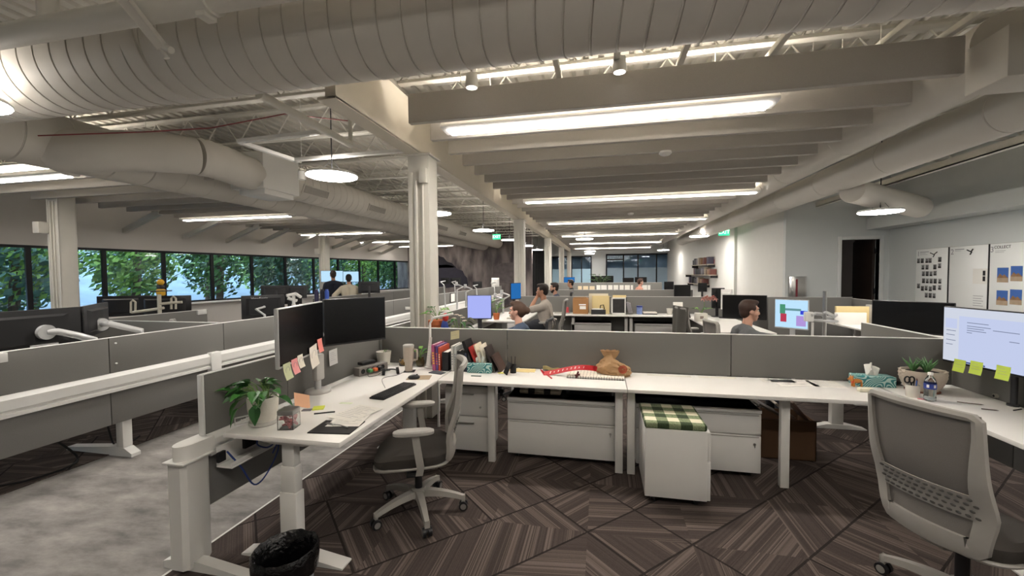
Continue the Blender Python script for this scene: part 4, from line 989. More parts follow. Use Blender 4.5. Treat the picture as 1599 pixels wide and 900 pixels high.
# ------------------------------------------------------------------ sticky notes and papers on monitors and panels
def note(label, p, ux, uz, w, h, h_, group=None, curl=.012, name='sticky_note', cat='sticky note', ink=None):
    """paper square hanging from p (top centre); ux along its width, uz its downward direction"""
    ux = Vector(ux).normalized(); uz = Vector(uz).normalized(); n = ux.cross(uz).normalized()
    if n.dot(-Vector(p)+Vector((0, 0, H))) < 0: n = -n
    mb = MB(); m = mat('note_paper_'+h_, h_, .8, noise=.03, scale=30)
    mb.grid(lambda u, v: ux*w*(u-.5)+uz*h*v+n*curl*v*v, 4, 5, .0006)
    o = mb.build(name, m, loc=p); tag(o, label, cat, group)
    if ink:
        mb = MB(); pts = [ux*w*.28*cos(a)+uz*(h*.45+h*.22*sin(a))+n*(.0015+curl*.25) for a in [2*pi*k/18 for k in range(18)]]
        if ink == 'oval': mb.tube(pts, .0009, 4, closed=True)
        else:
            for r_ in range(ink): mb.tube([ux*w*-.36+uz*h*(.2+.6*r_/ink)+n*(.0015+curl*(.2+.6*r_/ink)**2), ux*w*(.1+.25*((r_*7) % 3)/2)+uz*h*(.2+.6*r_/ink)+n*(.0015+curl*(.2+.6*r_/ink)**2)], .0009, 4)
        mb.build('handwriting', GREYT, o)
    return o
yA = Vector((-sin(radians(16)), cos(radians(16)), 0)); cA = Vector((-1.995, 2.475, 0)); nA = Vector((cos(radians(16)), sin(radians(16)), 0))
def onA(s, z): return cA+yA*s+nA*.012+Vector((0, 0, z))
note('pale green sticky note under the left edge of the left black monitor', onA(-.275, 1.095), yA, (.0, .02, -1), .095, .1, 'c9cfa6', curl=.02, ink='oval')
note('pink sticky note next to the pale green note under the left black monitor', onA(-.17, 1.10), yA, (0, .03, -1), .085, .095, 'f0a0a0', curl=.02, ink='oval')
note('cream sticky note with an oval doodle, right of the pink note', onA(-.085, 1.11), yA, (0, .03, -1), .08, .085, 'e8e2d2', curl=.016, ink='oval')
note('larger cream note with a doodle taped by the monitor stand', onA(.13, 1.135), yA+Vector((0, 0, .12)), (.02, -.04, -1), .13, .15, 'ece4d8', curl=.02, ink='oval')
note('salmon pink note overlapping the larger cream note at the monitor stand', onA(.25, 1.165), yA, (0, .06, -1), .085, .1, 'f08f86', curl=.012)
q = at(522, 558, x=-2.20); note('white printed note pinned to the divider below the right black monitor', Vector((-2.215, at(523, 547, x=-2.2).y, at(523, 546, x=-2.2).z)), (0, 1, .05), (0, 0, -1), .11, .13, 'e4e2e0', name='paper_note', cat='paper', curl=.004, ink=5)
yR = Vector((-sin(radians(188)), cos(radians(188)), 0)); nR = Vector((cos(radians(188)), sin(radians(188)), 0))
for px, py, lab in ((1500, 562, 'leftmost green sticky note under the lit right monitor'), (1526, 565, 'middle green sticky note under the lit right monitor'), (1568, 572, 'rightmost green sticky note under the lit right monitor')):
    q = at(px, py, x=2.5); note(lab, q, yR, Vector((-.02, .04 if px < 1510 else 0, -1)), .082, .088, 'c2d957', curl=.012, ink=3)

# ------------------------------------------------------------------ things on the left desk
def on(px, py, z=.74, m=.03):
    p = at(px, py, z=z)
    if 3.835-m < p.y < 4.6 and p.x > -1.4: k = (3.835-m)/p.y; p.x *= k; p.y *= k     # stay on the front desks
    if p.y > 8.6 and p.x > -1.3: k = 9.33/p.y; p.x *= k; p.y *= k                     # second-row desks
    return p
LEAFG = mat('pothos_leaf', '3f7a34', .4, noise=.35, scale=14); LEAFD = mat('pothos_leaf_dark', '2c5a2a', .4, noise=.3, scale=14); STEMG = mat('green_stem', '6a8a4a', .6, noise=.1, scale=30)
def leaf(mb, p, d, L, w, fold=.25, droop=.3):
    d = Vector(d).normalized(); s = d.cross(Vector((0, 0, 1)))
    s = s.normalized() if s.length > .05 else Vector((1, 0, 0)); u = s.cross(d)
    rows = []
    for i in range(6):
        v = i/5; ww = w*[.35, .95, 1, .8, .45, .02][i]; c = p+d*L*v-Vector((0, 0, droop*L*v*v))
        rows.append([mb.v(c-s*ww/2+u*fold*ww), mb.v(c), mb.v(c+s*ww/2+u*fold*ww)])
    for a, b in zip(rows, rows[1:]):
        for k in range(2): mb.f([a[k], a[k+1], b[k+1], b[k]])
def foliage(t, leaves, name='leaf', mats=None):
    mats = mats or [LEAFG, LEAFD]
    for i, (p, d, L, w, b) in enumerate(leaves):
        mb = MB(); leaf(mb, Vector(p), d, L, w); mb.build(name, mats[i % len(mats)], t)
    mb = MB()
    for p, d, L, w, b in leaves: mb.tube([Vector(b), (Vector(b)+Vector(p))/2+Vector((0, 0, .03)), Vector(p)], .0025, 5)
    mb.build('stems', STEMG, t)
POTW = mat('white_textured_pot', 'd8d4c9', .7, noise=.06, scale=35, bump=.25); SOIL = mat('potting_soil', '2c221b', .95, noise=.4, scale=60)
b0 = on(412, 662); rr = random.Random(3)
t = thing('potted_plant', 'leafy green vine in a white pot at the near end of the left desk', 'potted plant', b0)
MB().lathe([(.068, .022), (.082, .1), (.086, .165), (.078, .168), (.074, .15), (.001, .15)], seg=30).build('pot', POTW, t); MB().lathe([(.07, 0), (.078, .008), (.078, .024), (.001, .024)], seg=30).build('saucer', mat('pale_saucer', 'b9b6b0', .6, noise=.04, scale=30), t)
MB().lathe([(.073, .148), (.03, .158), (.001, .16)], seg=20).build('soil', SOIL, t)
L_ = []
for i in range(34):
    a = rr.uniform(0, 2*pi); e = rr.uniform(.03, .13); q = Vector((cos(a)*e*1.25, sin(a)*e, .19+rr.uniform(0, .09)-e*.35))
    q += Vector((-.02, -.02, 0)); L_.append((q, (cos(a), sin(a), rr.uniform(-.5, .5)), rr.uniform(.06, .095), rr.uniform(.045, .065), (cos(a)*.03, sin(a)*.03, .155)))
for q, d in (((-.12, -.05, .15), (-.6, -.2, -.8)), ((-.14, -.03, .2), (-1, 0, -.3)), ((-.1, -.08, .11), (-.3, -.4, -1)), ((.03, -.095, .14), (.1, -.1, -1)), ((.09, -.03, .21), (.8, -.2, .2)), ((-.13, .02, .23), (-.9, .2, .4))): L_.append((Vector(q), d, .09, .06, (0, 0, .16)))
foliage(t, L_)
b1 = on(452, 668); t = thing('candy_jar', 'clear square jar of pink wrapped sweets with a metal lid', 'jar', b1, radians(14))
CLR = mat('clear_acrylic', 'f4f6f6', .05, trans=1, noise=0)
mb = MB(); w = .045
for a, b_, c, d in ((-w, -w, w, -w+.003), (-w, w-.003, w, w), (-w, -w, -w+.003, w), (w-.003, -w, w, w)): mb.box(a, b_, 0, c, d, .085)
mb.box(-w, -w, 0, w, w, .003); mb.build('jar_body', CLR, t)
MB().box(-w-.002, -w-.002, .085, w+.002, w+.002, .115, .006).build('jar_lid', CHROME, t)
mb = MB(); PINK = mat('pink_wrapper', 'd98a8e', .45, noise=.3, scale=60)
for i in range(40): mb.m = Matrix.Translation((rr.uniform(-.034, .034), rr.uniform(-.034, .034), rr.uniform(.01, .072))) @ Matrix.Rotation(rr.uniform(0, 3), 4, (rr.random(), rr.random(), rr.random()+.1)); mb.box(-.011, -.005, -.004, .011, .005, .004, .002, 1)
o = mb.build('sweets', PINK, t); o['kind'] = 'stuff'
b2 = on(383, 661); t = thing('name_plate', 'small white open-frame name plate at the corner of the left desk', 'name plate', b2, radians(62))
mb = MB(); mb.box(-.055, -.004, 0, .055, .004, .005); mb.box(-.055, -.004, .04, .055, .004, .046); mb.box(-.055, -.004, 0, -.05, .004, .046); mb.box(.05, -.004, 0, .055, .004, .046); mb.build('frame', WMET, t)
text('sallie', .036, PAPER, Matrix.Translation((.01, -.001, .022)) @ Matrix.Rotation(pi/2, 4, 'X'), t, ext=.002)
q = on(475, 640); note('peach blank note leaning at the jar on the left desk', q+Vector((-.03, .02, .1)), (.5, .55, -.28), (.12, -.1, -1), .1, .09, 'eab795', curl=.004)
def flat(name, label, cat, px, py, w, d, yaw, h_, th=.0012, z=.74, group=None, ink=0, mat_=None, dz=0):
    p = on(px, py, z, max(d, w*abs(sin(yaw)))/2+.01); p.z += dz
    o = MB().box(-w/2, -d/2, 0, w/2, d/2, th).build(name, mat_ or mat('sheet_'+h_, h_, .8, noise=.03, scale=25), loc=p, rz=yaw); tag(o, label, cat, group)
    if ink:
        mb = MB()
        for k in range(ink): y = d*.4-d*.8*k/ink; mb.box(-w*.4, y-.0012, th, w*(.1+.3*((k*5) % 3)/2), y+.0012, th+.0004)
        mb.build('printed_lines', GREYT, o)
    return o
flat('sticky_pad', 'yellow sticky pad on the left desk behind the jar', 'sticky pad', 498, 638, .07, .075, .5, 'dde65a', .006)
flat('paper_strip', 'pale green paper strip lying beside the keyboard', 'paper', 541, 630, .09, .03, .1, 'd2dcc0')
flat('card', 'small dark grey card on the left desk beside the peach note', 'card', 480, 641, .06, .04, .3, '6e6a70', .004)
flat('folder', 'thin black folder lying at the front edge of the left desk', 'folder', 527, 668, .25, .2, .12, '1d1a1b', .006)
p = on(548, 652, .747); flat('printed_paper', 'printed white sheet on the black folder', 'paper', 545, 657, .2, .2, .2, 'e8e5de', .001, .7475, ink=8)
flat('printed_paper', 'larger white sheet sliding off the folder towards the keyboard', 'paper', 556, 645, .21, .27, -.25, 'e2dfd8', .001, .7495, ink=9)
t = thing('pen', 'black pen lying on the left desk in front of the yellow pad', 'pen', on(508, 646), radians(30)); MB().cyl((-.065, 0, .005), (.06, 0, .005), .0048, .0042, 10).build('barrel', BLACK, t); MB().box(.0, -.002, .008, .045, .002, .011).build('clip', CHROME, t)
p = on(522, 664, .749); t = thing('fork', 'steel fork resting on the papers at the front of the left desk', 'fork', p, radians(-14))
mb = MB(); mb.tube([(-.0, 0, .003), (.05, 0, .008), (.115, 0, .003)], [.0025, .003, .005], 8); mb.build('handle', CHROME, t)
mb = MB(); mb.box(-.03, -.011, .001, .0, .011, .004, .001)
for k in (-.009, -.003, .003, .009): mb.box(-.065, k-.0016, .001, -.03, k+.0016, .0035)
mb.build('tines', CHROME, t)
# keyboard
kp = on(616, 612); t = thing('keyboard', 'black keyboard on the left desk with a thin cable', 'keyboard', kp, radians(83))
MB().box(-.215, -.062, 0, .215, .062, .014, .004).build('keyboard_base', BLACK, t)
KEY = mat('black_keycap', '232326', .45, noise=.08, scale=50)
mb = MB()
for r_ in range(6):
    for k in range(21):
        if r_ == 0 and 4 <= k <= 9: continue
        mb.box(-.206+k*.0197, -.054+r_*.0182, .014, -.206+k*.0197+.0165, -.054+r_*.0182+.015, .0205, .0015, 1)
mb.box(-.206+4*.0197, -.054, .014, -.206+10*.0197-.003, -.039, .0205, .0015, 1)
o = mb.build('keys', KEY, t)
mp = on(647, 592); t = thing('computer_mouse', 'black mouse on the left desk', 'mouse', mp, radians(20))
MB().ell((0, 0, .012), (.052, .031, .022), 20, 10).build('shell', BLACK, t); MB().cyl((.025, -.004, .031), (.025, .004, .031), .008, seg=12).build('scroll_wheel', DARKP, t)
flat('mouse_pad', 'tan felt mouse pad under the mouse', 'mouse pad', 655, 590, .2, .15, .25, 'a8957c', .002)
mp_ = bpy.data.objects[[o.name for o in COL.objects if o.get('label') == 'black mouse on the left desk'][0]]; mp_.location.z += .003
cable('thin black keyboard cable curling across the left desk', [on(602, 608)+Vector((-.0, .0, .01)), on(598, 592)+Vector((0, 0, .003)), on(622, 586)+Vector((0, 0, .003)), on(634, 578)+Vector((0, 0, .003)), on(632, 568)+Vector((0, 0, .003))], .002, BLACK)
# power block with plugs
WOODG = mat('grey_wood_block', '6f6a66', .6, noise=.3, scale=12, stretch=(1, 8, 8))
pb = on(566, 586); t = thing('power_block', 'grey block power strip full of plugs below the right black monitor', 'power strip', pb, radians(70))
MB().box(-.06, -.04, 0, .26, .04, .075, .004).build('block_body', WOODG, t)
mb = MB()
for k in range(5): mb.cyl((-.02+k*.055, -.0405, .04), (-.02+k*.055, -.036, .04), .022, seg=18)
mb.build('socket', BLKM, t)
ORG = mat('orange_plastic', 'd8693a', .5, noise=.05, scale=40); GRN = mat('green_plastic', '4f8a52', .5, noise=.05, scale=40)
for k_, (m, c, lab) in enumerate(((ORG, 2, 'orange plug'), (GRN, 1, 'green plug'), (BLACK, 3, 'black plug'))):
    mb = MB(); mb.box(-.035+c*.055, -.085, .025, .0+c*.055, -.04, .055, .006); mb.build('plug', m, t)['label'] = lab
b_ = pb+Vector((-.02, .11, .0755)); o = MB().box(-.075, -.035, 0, .075, .035, .028, .006).build('charger_box', BLKM, loc=b_, rz=radians(70)); tag(o, 'black charger box lying on top of the grey power block', 'charger')
t = thing('headset', 'black headset lying beside the power block', 'headphones', on(610, 584), .6)
for k in (-1, 1): MB().cyl((.05*k, -.03, .028), (.05*k+.022*k, -.03, .03), .032, seg=20).build('ear_cup', BLKM, t)
MB().tube([(.06*cos(a), -.03+.085*sin(a), .03) for a in [pi*k/14 for k in range(15)]], .007, 8).build('headband', BLACK, t)
cable('thin dark wire with a small plug hanging off the power block', [pb+Vector((.06, .0, .04)), pb+Vector((.1, -.06, .006)), pb+Vector((.14, -.02, .005)), pb+Vector((.16, .05, .005)), pb+Vector((.2, .02, .005))], .0022, BLACK)
cable('black cable looping from the power block to the headset', [pb+Vector((.05, .1, .05)), pb+Vector((.1, .12, .02)), pb+Vector((.17, .18, .006)), pb+Vector((.2, .1, .03)), pb+Vector((.15, .02, .01))], .0022, BLACK)
# pots, tumbler, vases
POTC = mat('cream_ceramic', 'd9d6cc', .45, noise=.03, scale=20)
p = on(600, 569); t = thing('plant_pot', 'white tapered pot of soil behind the power block', 'pot', p)
MB().lathe([(.055, 0), (.058, .002), (.072, .125), (.074, .13), (.068, .13), (.062, .11), (.001, .11)], seg=30).build('pot', POTC, t); MB().lathe([(.064, .108), (.02, .114), (.001, .115)], seg=20).build('soil', SOIL, t)
foliage(t, [((.02, .01, .13), (.4, .2, .8), .04, .02, (0, 0, .11)), ((.03, -.02, .125), (.8, -.2, .5), .035, .02, (0, 0, .11))])
p = on(632, 561); t = thing('plant_pot', 'taller pale pot of soil behind the beige tumbler', 'pot', p+Vector((0, .05, 0)))
MB().lathe([(.05, 0), (.055, .002), (.062, .15), (.066, .152), (.066, .178), (.06, .178), (.056, .16), (.001, .16)], seg=30).build('pot', POTC, t); MB().lathe([(.058, .158), (.02, .164), (.001, .165)], seg=20).build('soil', SOIL, t)
p = on(639, 580); t = thing('tumbler', 'tall beige insulated tumbler with a handle on the left desk', 'tumbler', p)
TUM = mat('beige_tumbler', 'b0a598', .5, noise=.04, scale=60)
MB().lathe([(.033, 0), (.035, .004), (.036, .08), (.047, .1), (.05, .225), (.049, .23), (.001, .23)], seg=30).build('cup', TUM, t); MB().lathe([(.051, .225), (.051, .24), (.044, .246), (.001, .246)], seg=30).build('lid', GREYP, t)
MB().tube([(.048, .0, .205), (.082, 0, .2), (.085, 0, .15), (.082, 0, .11), (.048, 0, .105)], .009, 10).build('handle', TUM, t)
flat('coaster', 'black coaster under the beige tumbler', 'coaster', 640, 580, .1, .1, .3, '1c1c1e', .003)
bpy.data.objects[t.name].location.z += .0035
p = on(657, 572); t = thing('glass_vase', 'amber glass jar with leafy cuttings on the left desk', 'vase', p)
MB().lathe([(.03, 0), (.04, .01), (.043, .05), (.034, .075), (.034, .085)], seg=24, cap=False).build('jar_glass', mat('olive_glass', '8f8350', .08, trans=.85), t); MB().lathe([(.001, .004), (.036, .006), (.038, .05), (.001, .052)], seg=20).build('water', mat('brown_water', '7d6f45', .1, trans=.6), t)
foliage(t, [((.0+.03*cos(k), .03*sin(k), .12+.02*(k % 3)), (cos(k), sin(k), .8), .07, .03, (0, 0, .06)) for k in range(9)], mats=[mat('light_leaf', '7fae55', .45, noise=.2, scale=20), LEAFG])
p = on(650, 563); t = thing('potted_plant', 'trailing plant in a white pot between the tumbler and the magazines', 'potted plant', p+Vector((-.03, .06, 0)))
MB().lathe([(.04, 0), (.05, .1), (.046, .1), (.001, .09)], seg=24).build('pot', POTC, t)
foliage(t, [((.06*cos(k*1.3), .05*sin(k*1.3), .13-.01*(k % 4)), (cos(k*1.3), sin(k*1.3), .2), .05, .025, (0, 0, .09)) for k in range(9)], mats=[LEAFG, mat('light_leaf', '7fae55', .45, noise=.2, scale=20)])
p = on(629, 572); t = thing('jar', 'small jar of gold wrapped candies beside the tumbler', 'jar', p+Vector((-.01, .02, 0)))
MB().lathe([(.03, 0), (.034, .006), (.034, .06), (.026, .07), (.026, .082)], seg=20, cap=False).build('jar_glass', CLR, t); mb = MB()
for i in range(18): mb.ell((rr.uniform(-.02, .02), rr.uniform(-.02, .02), rr.uniform(.01, .055)), (.009, .009, .007), 8, 5)
o = mb.build('candies', mat('gold_foil', 'b08a4a', .35, .4, noise=.2, scale=60), t); o['kind'] = 'stuff'
flat('phone', 'dark phone lying on the desk by the corner', 'phone', 683, 583, .07, .14, 1.3, '3a3e48', .008)
# ------------------------------------------------------------------ things on the front desks
def book(label, x, y, w, d, h, c, lean=0, yaw=0, z=.74, name='book', cat='book', group=None, spine_c=None, pages=True):
    t = thing(name, label, cat, (x, y, z), yaw, group)
    M = Matrix.Rotation(lean, 4, 'Y')
    if lean < 0: M = M
    mb = MB(M); mb.box(-w/2, 0, 0, -w/2+.003, d, h, .001, 1); mb.box(w/2-.003, 0, 0, w/2, d, h, .001, 1); mb.box(-w/2, -.002, 0, w/2, .002, h, .001, 1)
    mb.build('cover', mat('book_cover_'+c, c, .5, noise=.08, scale=25), t)
    mb = MB(M); mb.box(-w/2+.003, .002, .003, w/2-.003, d-.004, h-.004); mb.build('pages', PAPER, t)
    if spine_c:
        mb = MB(M)
        for k in range(5): mb.box(-w*.28, -.0035, h*(.25+.1*k), w*.28, -.001, h*(.31+.1*k))
        mb.build('spine_lettering', mat('spine_print_'+spine_c, spine_c, .6, noise=.05, scale=40), t)
    # lift so that the lowest corner touches the desk
    if lean: t.location.z += abs(sin(lean))*w/2
    return t
BY = 3.62
bk = [('bright pink and purple magazine at the left end of the book row', -1.275, .03, .25, .24, 'b85a86', -.05, 'e8c24a'), ('purple magazine beside the bright pink one in the book row', -1.245, .02, .25, .23, '6a4f92', -.02, 'e06a4a'),
      ('orange-red magazine third in the book row', -1.222, .018, .24, .22, 'c8553a', 0, 'f0d8c0'), ('black binder box between the magazines and pale folders', -1.165, .06, .22, .175, '1b1b1f', 0, None),
      ('pale grey document folder standing in the book row', -1.095, .022, .24, .235, 'c9c9c4', 0, '8a8a90'), ('second pale document folder, right of the first', -1.068, .02, .24, .23, 'b5b7b5', 0, '8a8a90'),
      ('black book with pale spine lettering right of the folders', -1.03, .034, .2, .19, '1d1d20', 0, 'cfcfcf'), ('second black book with white and pink spine lettering', -.992, .03, .2, .2, '202024', 0, 'd8a8b0'), ('slim dark blue book in the book row', -.962, .02, .2, .17, '2c3346', -.04, '9aa0b0')]
for lab, x, w, d, h, c, ln, sc in bk: book(lab, x-.25, BY, w, d, h, c, ln, spine_c=sc, group=None)
for lab, x, w, h, c, ln in (('tall black folder leaning left in the book row', -.90, .03, .29, '1a1a1c', -.34), ('red folder leaning behind the white cards', -.845, .02, .24, 'c23b36', -.4), ('cream card folder leaning between the red folder and the tissue', -.80, .014, .26, 'e5dcc4', -.36),
                            ('second cream card leaning in the book row', -.765, .012, .25, 'efe8d6', -.3), ('white-edged dark folder leaning at the right of the row', -.70, .02, .24, '3a3230', -.38), ('brown photo album leaning at the right end of the row', -.64, .02, .17, '4c3a34', -.5)):
    book(lab, x-.25, BY+.02, w, .2, h, c, ln)
t = thing('photo_frame', 'small dark photo frame leaning at the right end of the book row', 'photo frame', (-.84, 3.6, .74), .5)
MB(Matrix.Rotation(.4, 4, 'Y')).box(-.006, -.05, 0, .006, .05, .11, .003).build('frame', BLKM, t); MB(Matrix.Rotation(.4, 4, 'Y')).box(.006, -.04, .01, .0075, .04, .1).build('photo', mat('pink_photo', 'c8989a', .5, noise=.35, scale=30), t)
t = thing('pen_holder', 'small black pen holder with two pens at the right end of the book row', 'pen holder', (-.78, 3.66, .74))
MB().lathe([(.028, 0), (.03, .075), (.027, .075), (.026, .005), (.001, .005)], seg=18).build('cup', BLKM, t)
for k in (-.01, .012): MB().cyl((k, 0, .01), (k*1.6, .005, .15), .004, seg=8).build('pen', mat('dark_pen', '2b2030', .4, noise=.05, scale=30), t)
def tissue(label, px, py, yaw, w=.225, d=.115, h=.085):
    p = on(px, py) if px < 1000 else Vector((at(px, 575, y=3.74).x, 3.70, .74)); t = thing('tissue_box', label, 'tissue box', (p.x, p.y+d/2, .74), yaw)
    m = MATS.get('teal_leaf_print')
    if not m:
        m = mat('teal_leaf_print', '8fc2c0', .6); nt = m.node_tree; N = nt.nodes; L = nt.links
        tc = N.new('ShaderNodeTexCoord'); n = N.new('ShaderNodeTexNoise'); n.inputs['Scale'].default_value = 9; n.inputs['Detail'].default_value = 0
        L.new(tc.outputs['Object'], n.inputs['Vector']); a = N.new('ShaderNodeMath'); a.operation = 'MULTIPLY'; a.inputs[1].default_value = 15; L.new(n.outputs[0], a.inputs[0])
        f = N.new('ShaderNodeMath'); f.operation = 'FRACT'; L.new(a.outputs[0], f.inputs[0]); g = N.new('ShaderNodeMath'); g.operation = 'GREATER_THAN'; g.inputs[1].default_value = .55; L.new(f.outputs[0], g.inputs[0])
        mx = N.new('ShaderNodeMix'); mx.data_type = 'RGBA'; mx.inputs[6].default_value = rgb('2f7f82'); mx.inputs[7].default_value = rgb('b4d2cd'); L.new(g.outputs[0], mx.inputs[0]); L.new(mx.outputs[2], N['Principled BSDF'].inputs['Base Color'])
    MB().box(-w/2, -d/2, 0, w/2, d/2, h, .003).build('box_body', m, t)
    mb = MB(); rr_ = random.Random(int(px))
    for k in range(3):
        a0 = k*2.1
        mb.grid(lambda u, v: ((u-.5)*.075*(1-.35*v)+.02*cos(a0)*v, .022*sin(6*u+a0)*(.5+v)+.02*sin(a0)*v, h-.002+v*(.075+.03*(k % 2))*(1-.5*abs(u-.45-.1*k))), 8, 6, .0008)
    mb.build('tissue', PAPER, t, ang=60)
tissue('teal leaf-patterned tissue box in front of the row of books', 748, 583, .06)
tissue('teal leaf-patterned tissue box behind the orange dog ornament', 1365, 593, .0, .26, .12, .08)
flat('envelope', 'yellow paper envelope on the front desk right of the books', 'envelope', 818, 578, .22, .12, .05, 'e0c98e', .004)
flat('envelope', 'second cream envelope below the yellow one', 'envelope', 812, 571, .22, .13, -.1, 'd8c79c', .003)
flat('sticky_pad', 'small yellow pad on the front desk near the first tissue box', 'sticky pad', 783, 583, .06, .04, .2, 'e0dc74', .004)
flat('clip', 'tiny dark metal clip in front of the first tissue box', 'clip', 744, 588, .09, .015, .02, '4a5a58', .006)
t = thing('cloth_pouch', 'olive cloth pouch lying behind the red lanyard', 'pouch', on(862, 575)); MB().grid(lambda u, v: ((u-.5)*.16, (v-.5)*.06, .012+.03*sin(pi*v)*(1-.7*u)+.006*sin(9*u)), 14, 8, .006).build('pouch_body', mat('olive_cloth', '7d7048', .9, noise=.2, scale=80), t)
# red lanyard ribbon
pl = on(846, 590); q = [on(850, 586), on(866, 586)+Vector((0, 0, .015)), on(886, 588)+Vector((0, 0, .05)), on(905, 590)+Vector((0, 0, .075)), on(925, 586)+Vector((0, 0, .05)), on(938, 578)+Vector((0, 0, .012))]
RIB = mat('red_ribbon', 'b8242e', .55, noise=.08, scale=60)
def ribbon(pts, w, up):
    P = []; n = len(pts)
    for i in range(n-1):
        a, b, c, d = pts[max(i-1, 0)], pts[i], pts[i+1], pts[min(i+2, n-1)]
        for k in range(6): u = k/6; P.append(.5*((2*b)+(c-a)*u+(2*a-5*b+4*c-d)*u*u+(3*b-a-3*c+d)*u**3))
    P.append(pts[-1]); return P
P = ribbon(q, .05, None)
t = thing('lanyard', 'red printed ribbon lanyard arched over the notebook on the front desk', 'lanyard', q[0]); n = len(P)
mb = MB(); W = Vector((.004, .02, .018))
mb.grid(lambda u, v: P[min(n-1, int(round(u*(n-1))))]-q[0]+W*(v-.5)*2.0+Vector((0, 0, .012)), n-1, 2, .001); mb.build('ribbon', RIB, t)
mb = MB(); mb.tube([q[0]-q[0]+Vector((0, 0, .004)), on(845, 576)-q[0]+Vector((0, 0, .004)), on(862, 592)-q[0]+Vector((0, 0, .004))], .006, 6); mb.build('ribbon_end', RIB, t)
i_ = int(n*.36); a = P[i_]-q[0]; d = (P[min(n-1, i_+6)]-P[i_]).normalized(); nrm = d.cross(Vector((0, .7, .7)).normalized()); 
mb = MB()
for k in range(4, n-10, 2):   # worn white block letters, too small to read in the photo
    c = P[k]-q[0]+Vector((0, 0, .0135)); dd = (P[k+1]-P[k]).normalized(); h_ = .5+.25*((k*5) % 3)/2
    mb.quad(*[c+W*s_*h_+dd*e_ for s_, e_ in ((-.55, -.003), (-.55, .003), (.55, .003), (.55, -.003))])
    if k % 3: mb.quad(*[c+W*s_*h_+dd*e_ for s_, e_ in ((.3, -.003), (.3, .008), (.55, .008), (.55, -.003))])
mb.build('print', PAPER, t, smooth=False)
mb = MB(); mb.tube([Vector((0, 0, .0)), Vector((.01, -.01, .03)), Vector((.02, 0, .06))], .008, 8); mb.tube([Vector((-.01, .01, .02)), Vector((.03, -.005, .035))], .009, 8); o = mb.build('clasp', mat('dark_red_clasp', '5a2428', .4, .3, noise=.08, scale=40), t, loc=on(900, 591)-q[0])
# notebook with dots
nb = on(931, 584); t = thing('notebook', 'cream dotted spiral notebook lying under the red lanyard', 'notebook', nb, -.03); t.scale = (1.42, 1.6, 1.1); t.location.y -= .04
MB().box(-.17, -.1, 0, .17, .1, .004, .001, 1).build('back_cover', mat('notebook_dark', '2a2a2c', .6, noise=.05, scale=30), t); MB().box(-.168, -.098, .004, .168, .098, .014).build('pages', PAPER, t)
MB().box(-.17, -.1, .014, .17, .1, .017, .001, 1).build('front_cover', mat('notebook_cream', 'e6dfd0', .6, noise=.02, scale=30), t)
mb = MB()
for i in range(16):
    for j in range(8): mb.cyl((-.155+i*.0207, -.085+j*.024, .017), (-.155+i*.0207, -.085+j*.024, .0174), .0032, seg=6)
o = mb.build('cover_dots', INK, t); o['kind'] = 'stuff'
mb = MB()
for i in range(22): mb.tube([(-.16+i*.0152, -.1+.008*cos(a), .009+.011*sin(a)) for a in [2*pi*k/10 for k in range(10)]], .0013, 5, closed=True)
mb.build('spiral_binding', BLKM, t)
# crumpled paper bag
import mathutils
pb = Vector((.12, 3.72, .74)); t = thing('paper_bag', 'crumpled brown paper bag on the front desk against the grey screen', 'paper bag', pb); t.scale.z = 1.15
mb = MB(); R = []
for j in range(19):
    v = j/18; z = .002+.165*v
    for _ in (0,):
        ring = []
        for k in range(44):
            a = 2*pi*k/44
            ru = .14*(1-.05*v) if v < .45 else .14*(1-.05*v)*(1-.75*((v-.45)/.55)**1.1)
            rv = .085 if v < .5 else .085*(1-.6*((v-.5)/.5))
            nz = mathutils.noise.noise(Vector((cos(a)*3, sin(a)*3, v*6)))*.22+mathutils.noise.noise(Vector((cos(a)*8, sin(a)*8, v*14)))*.1
            fl = 1 if v > .06 else .86
            ring.append((ru*(1+nz)*cos(a)*fl-.035*v, rv*(1+nz)*sin(a)*fl, z*(1-.38*max(0, cos(a))*v)))
        R.append(ring)
mb.rings(R); bagm = mat('brown_kraft_paper', 'a98761', .8, noise=.15, scale=20, bump=.5); mb.build('bag_body', bagm, t, ang=25)
mb = MB(); R = []
for j in range(6):
    v = j/5; R.append([((.035+.035*v+.012*mathutils.noise.noise(Vector((k*.9, v*3, 2))))*cos(2*pi*k/24)*1.2-.045, (.02+.018*v)*sin(2*pi*k/24)*(1+.3*mathutils.noise.noise(Vector((k*.7, v*3, 5)))), .13+.06*v+.012*mathutils.noise.noise(Vector((k*.8, v, 9)))) for k in range(24)])
mb.rings(R, cap=False); mb.build('twisted_neck', bagm, t, ang=25)
mb = MB()
for r_, s in ((.034, 0), (.024, 0), (.014, 0)): mb.tube([(.06+r_*cos(a), -.083-.004*(1-abs(cos(a)))+.012*max(0, cos(a)), .065+r_*.8*sin(a)) for a in [2*pi*k/26 for k in range(26)]], .0035, 5, closed=True)
mb.build('red_logo', mat('red_bag_print', 'b04a30', .7, noise=.1, scale=50), t)
for px, py, w, d, yaw, lab, c in ((1045, 577, .36, .06, -.03, 'long white paper roll sheet lying along the back of the front desk', 'd9d5cb'), (1120, 581, .3, .05, .06, 'second white sheet at the back of the front desk beside the roll sheet', 'e2ddd2'),
                                (1240, 590, .3, .2, .12, 'printed sheet on the front desk left of the orange dog ornament', 'e4e1da'), (1290, 586, .22, .2, -.05, 'second printed sheet nearest the orange dog ornament', 'e0ddd6'), (1215, 582, .25, .1, .02, 'farther printed sheet behind the two by the dog ornament', 'dcd9d2')):
    flat('printed_paper', lab, 'paper', px, py, w, d, yaw, c, .0012, ink=6 if d > .09 else 0)
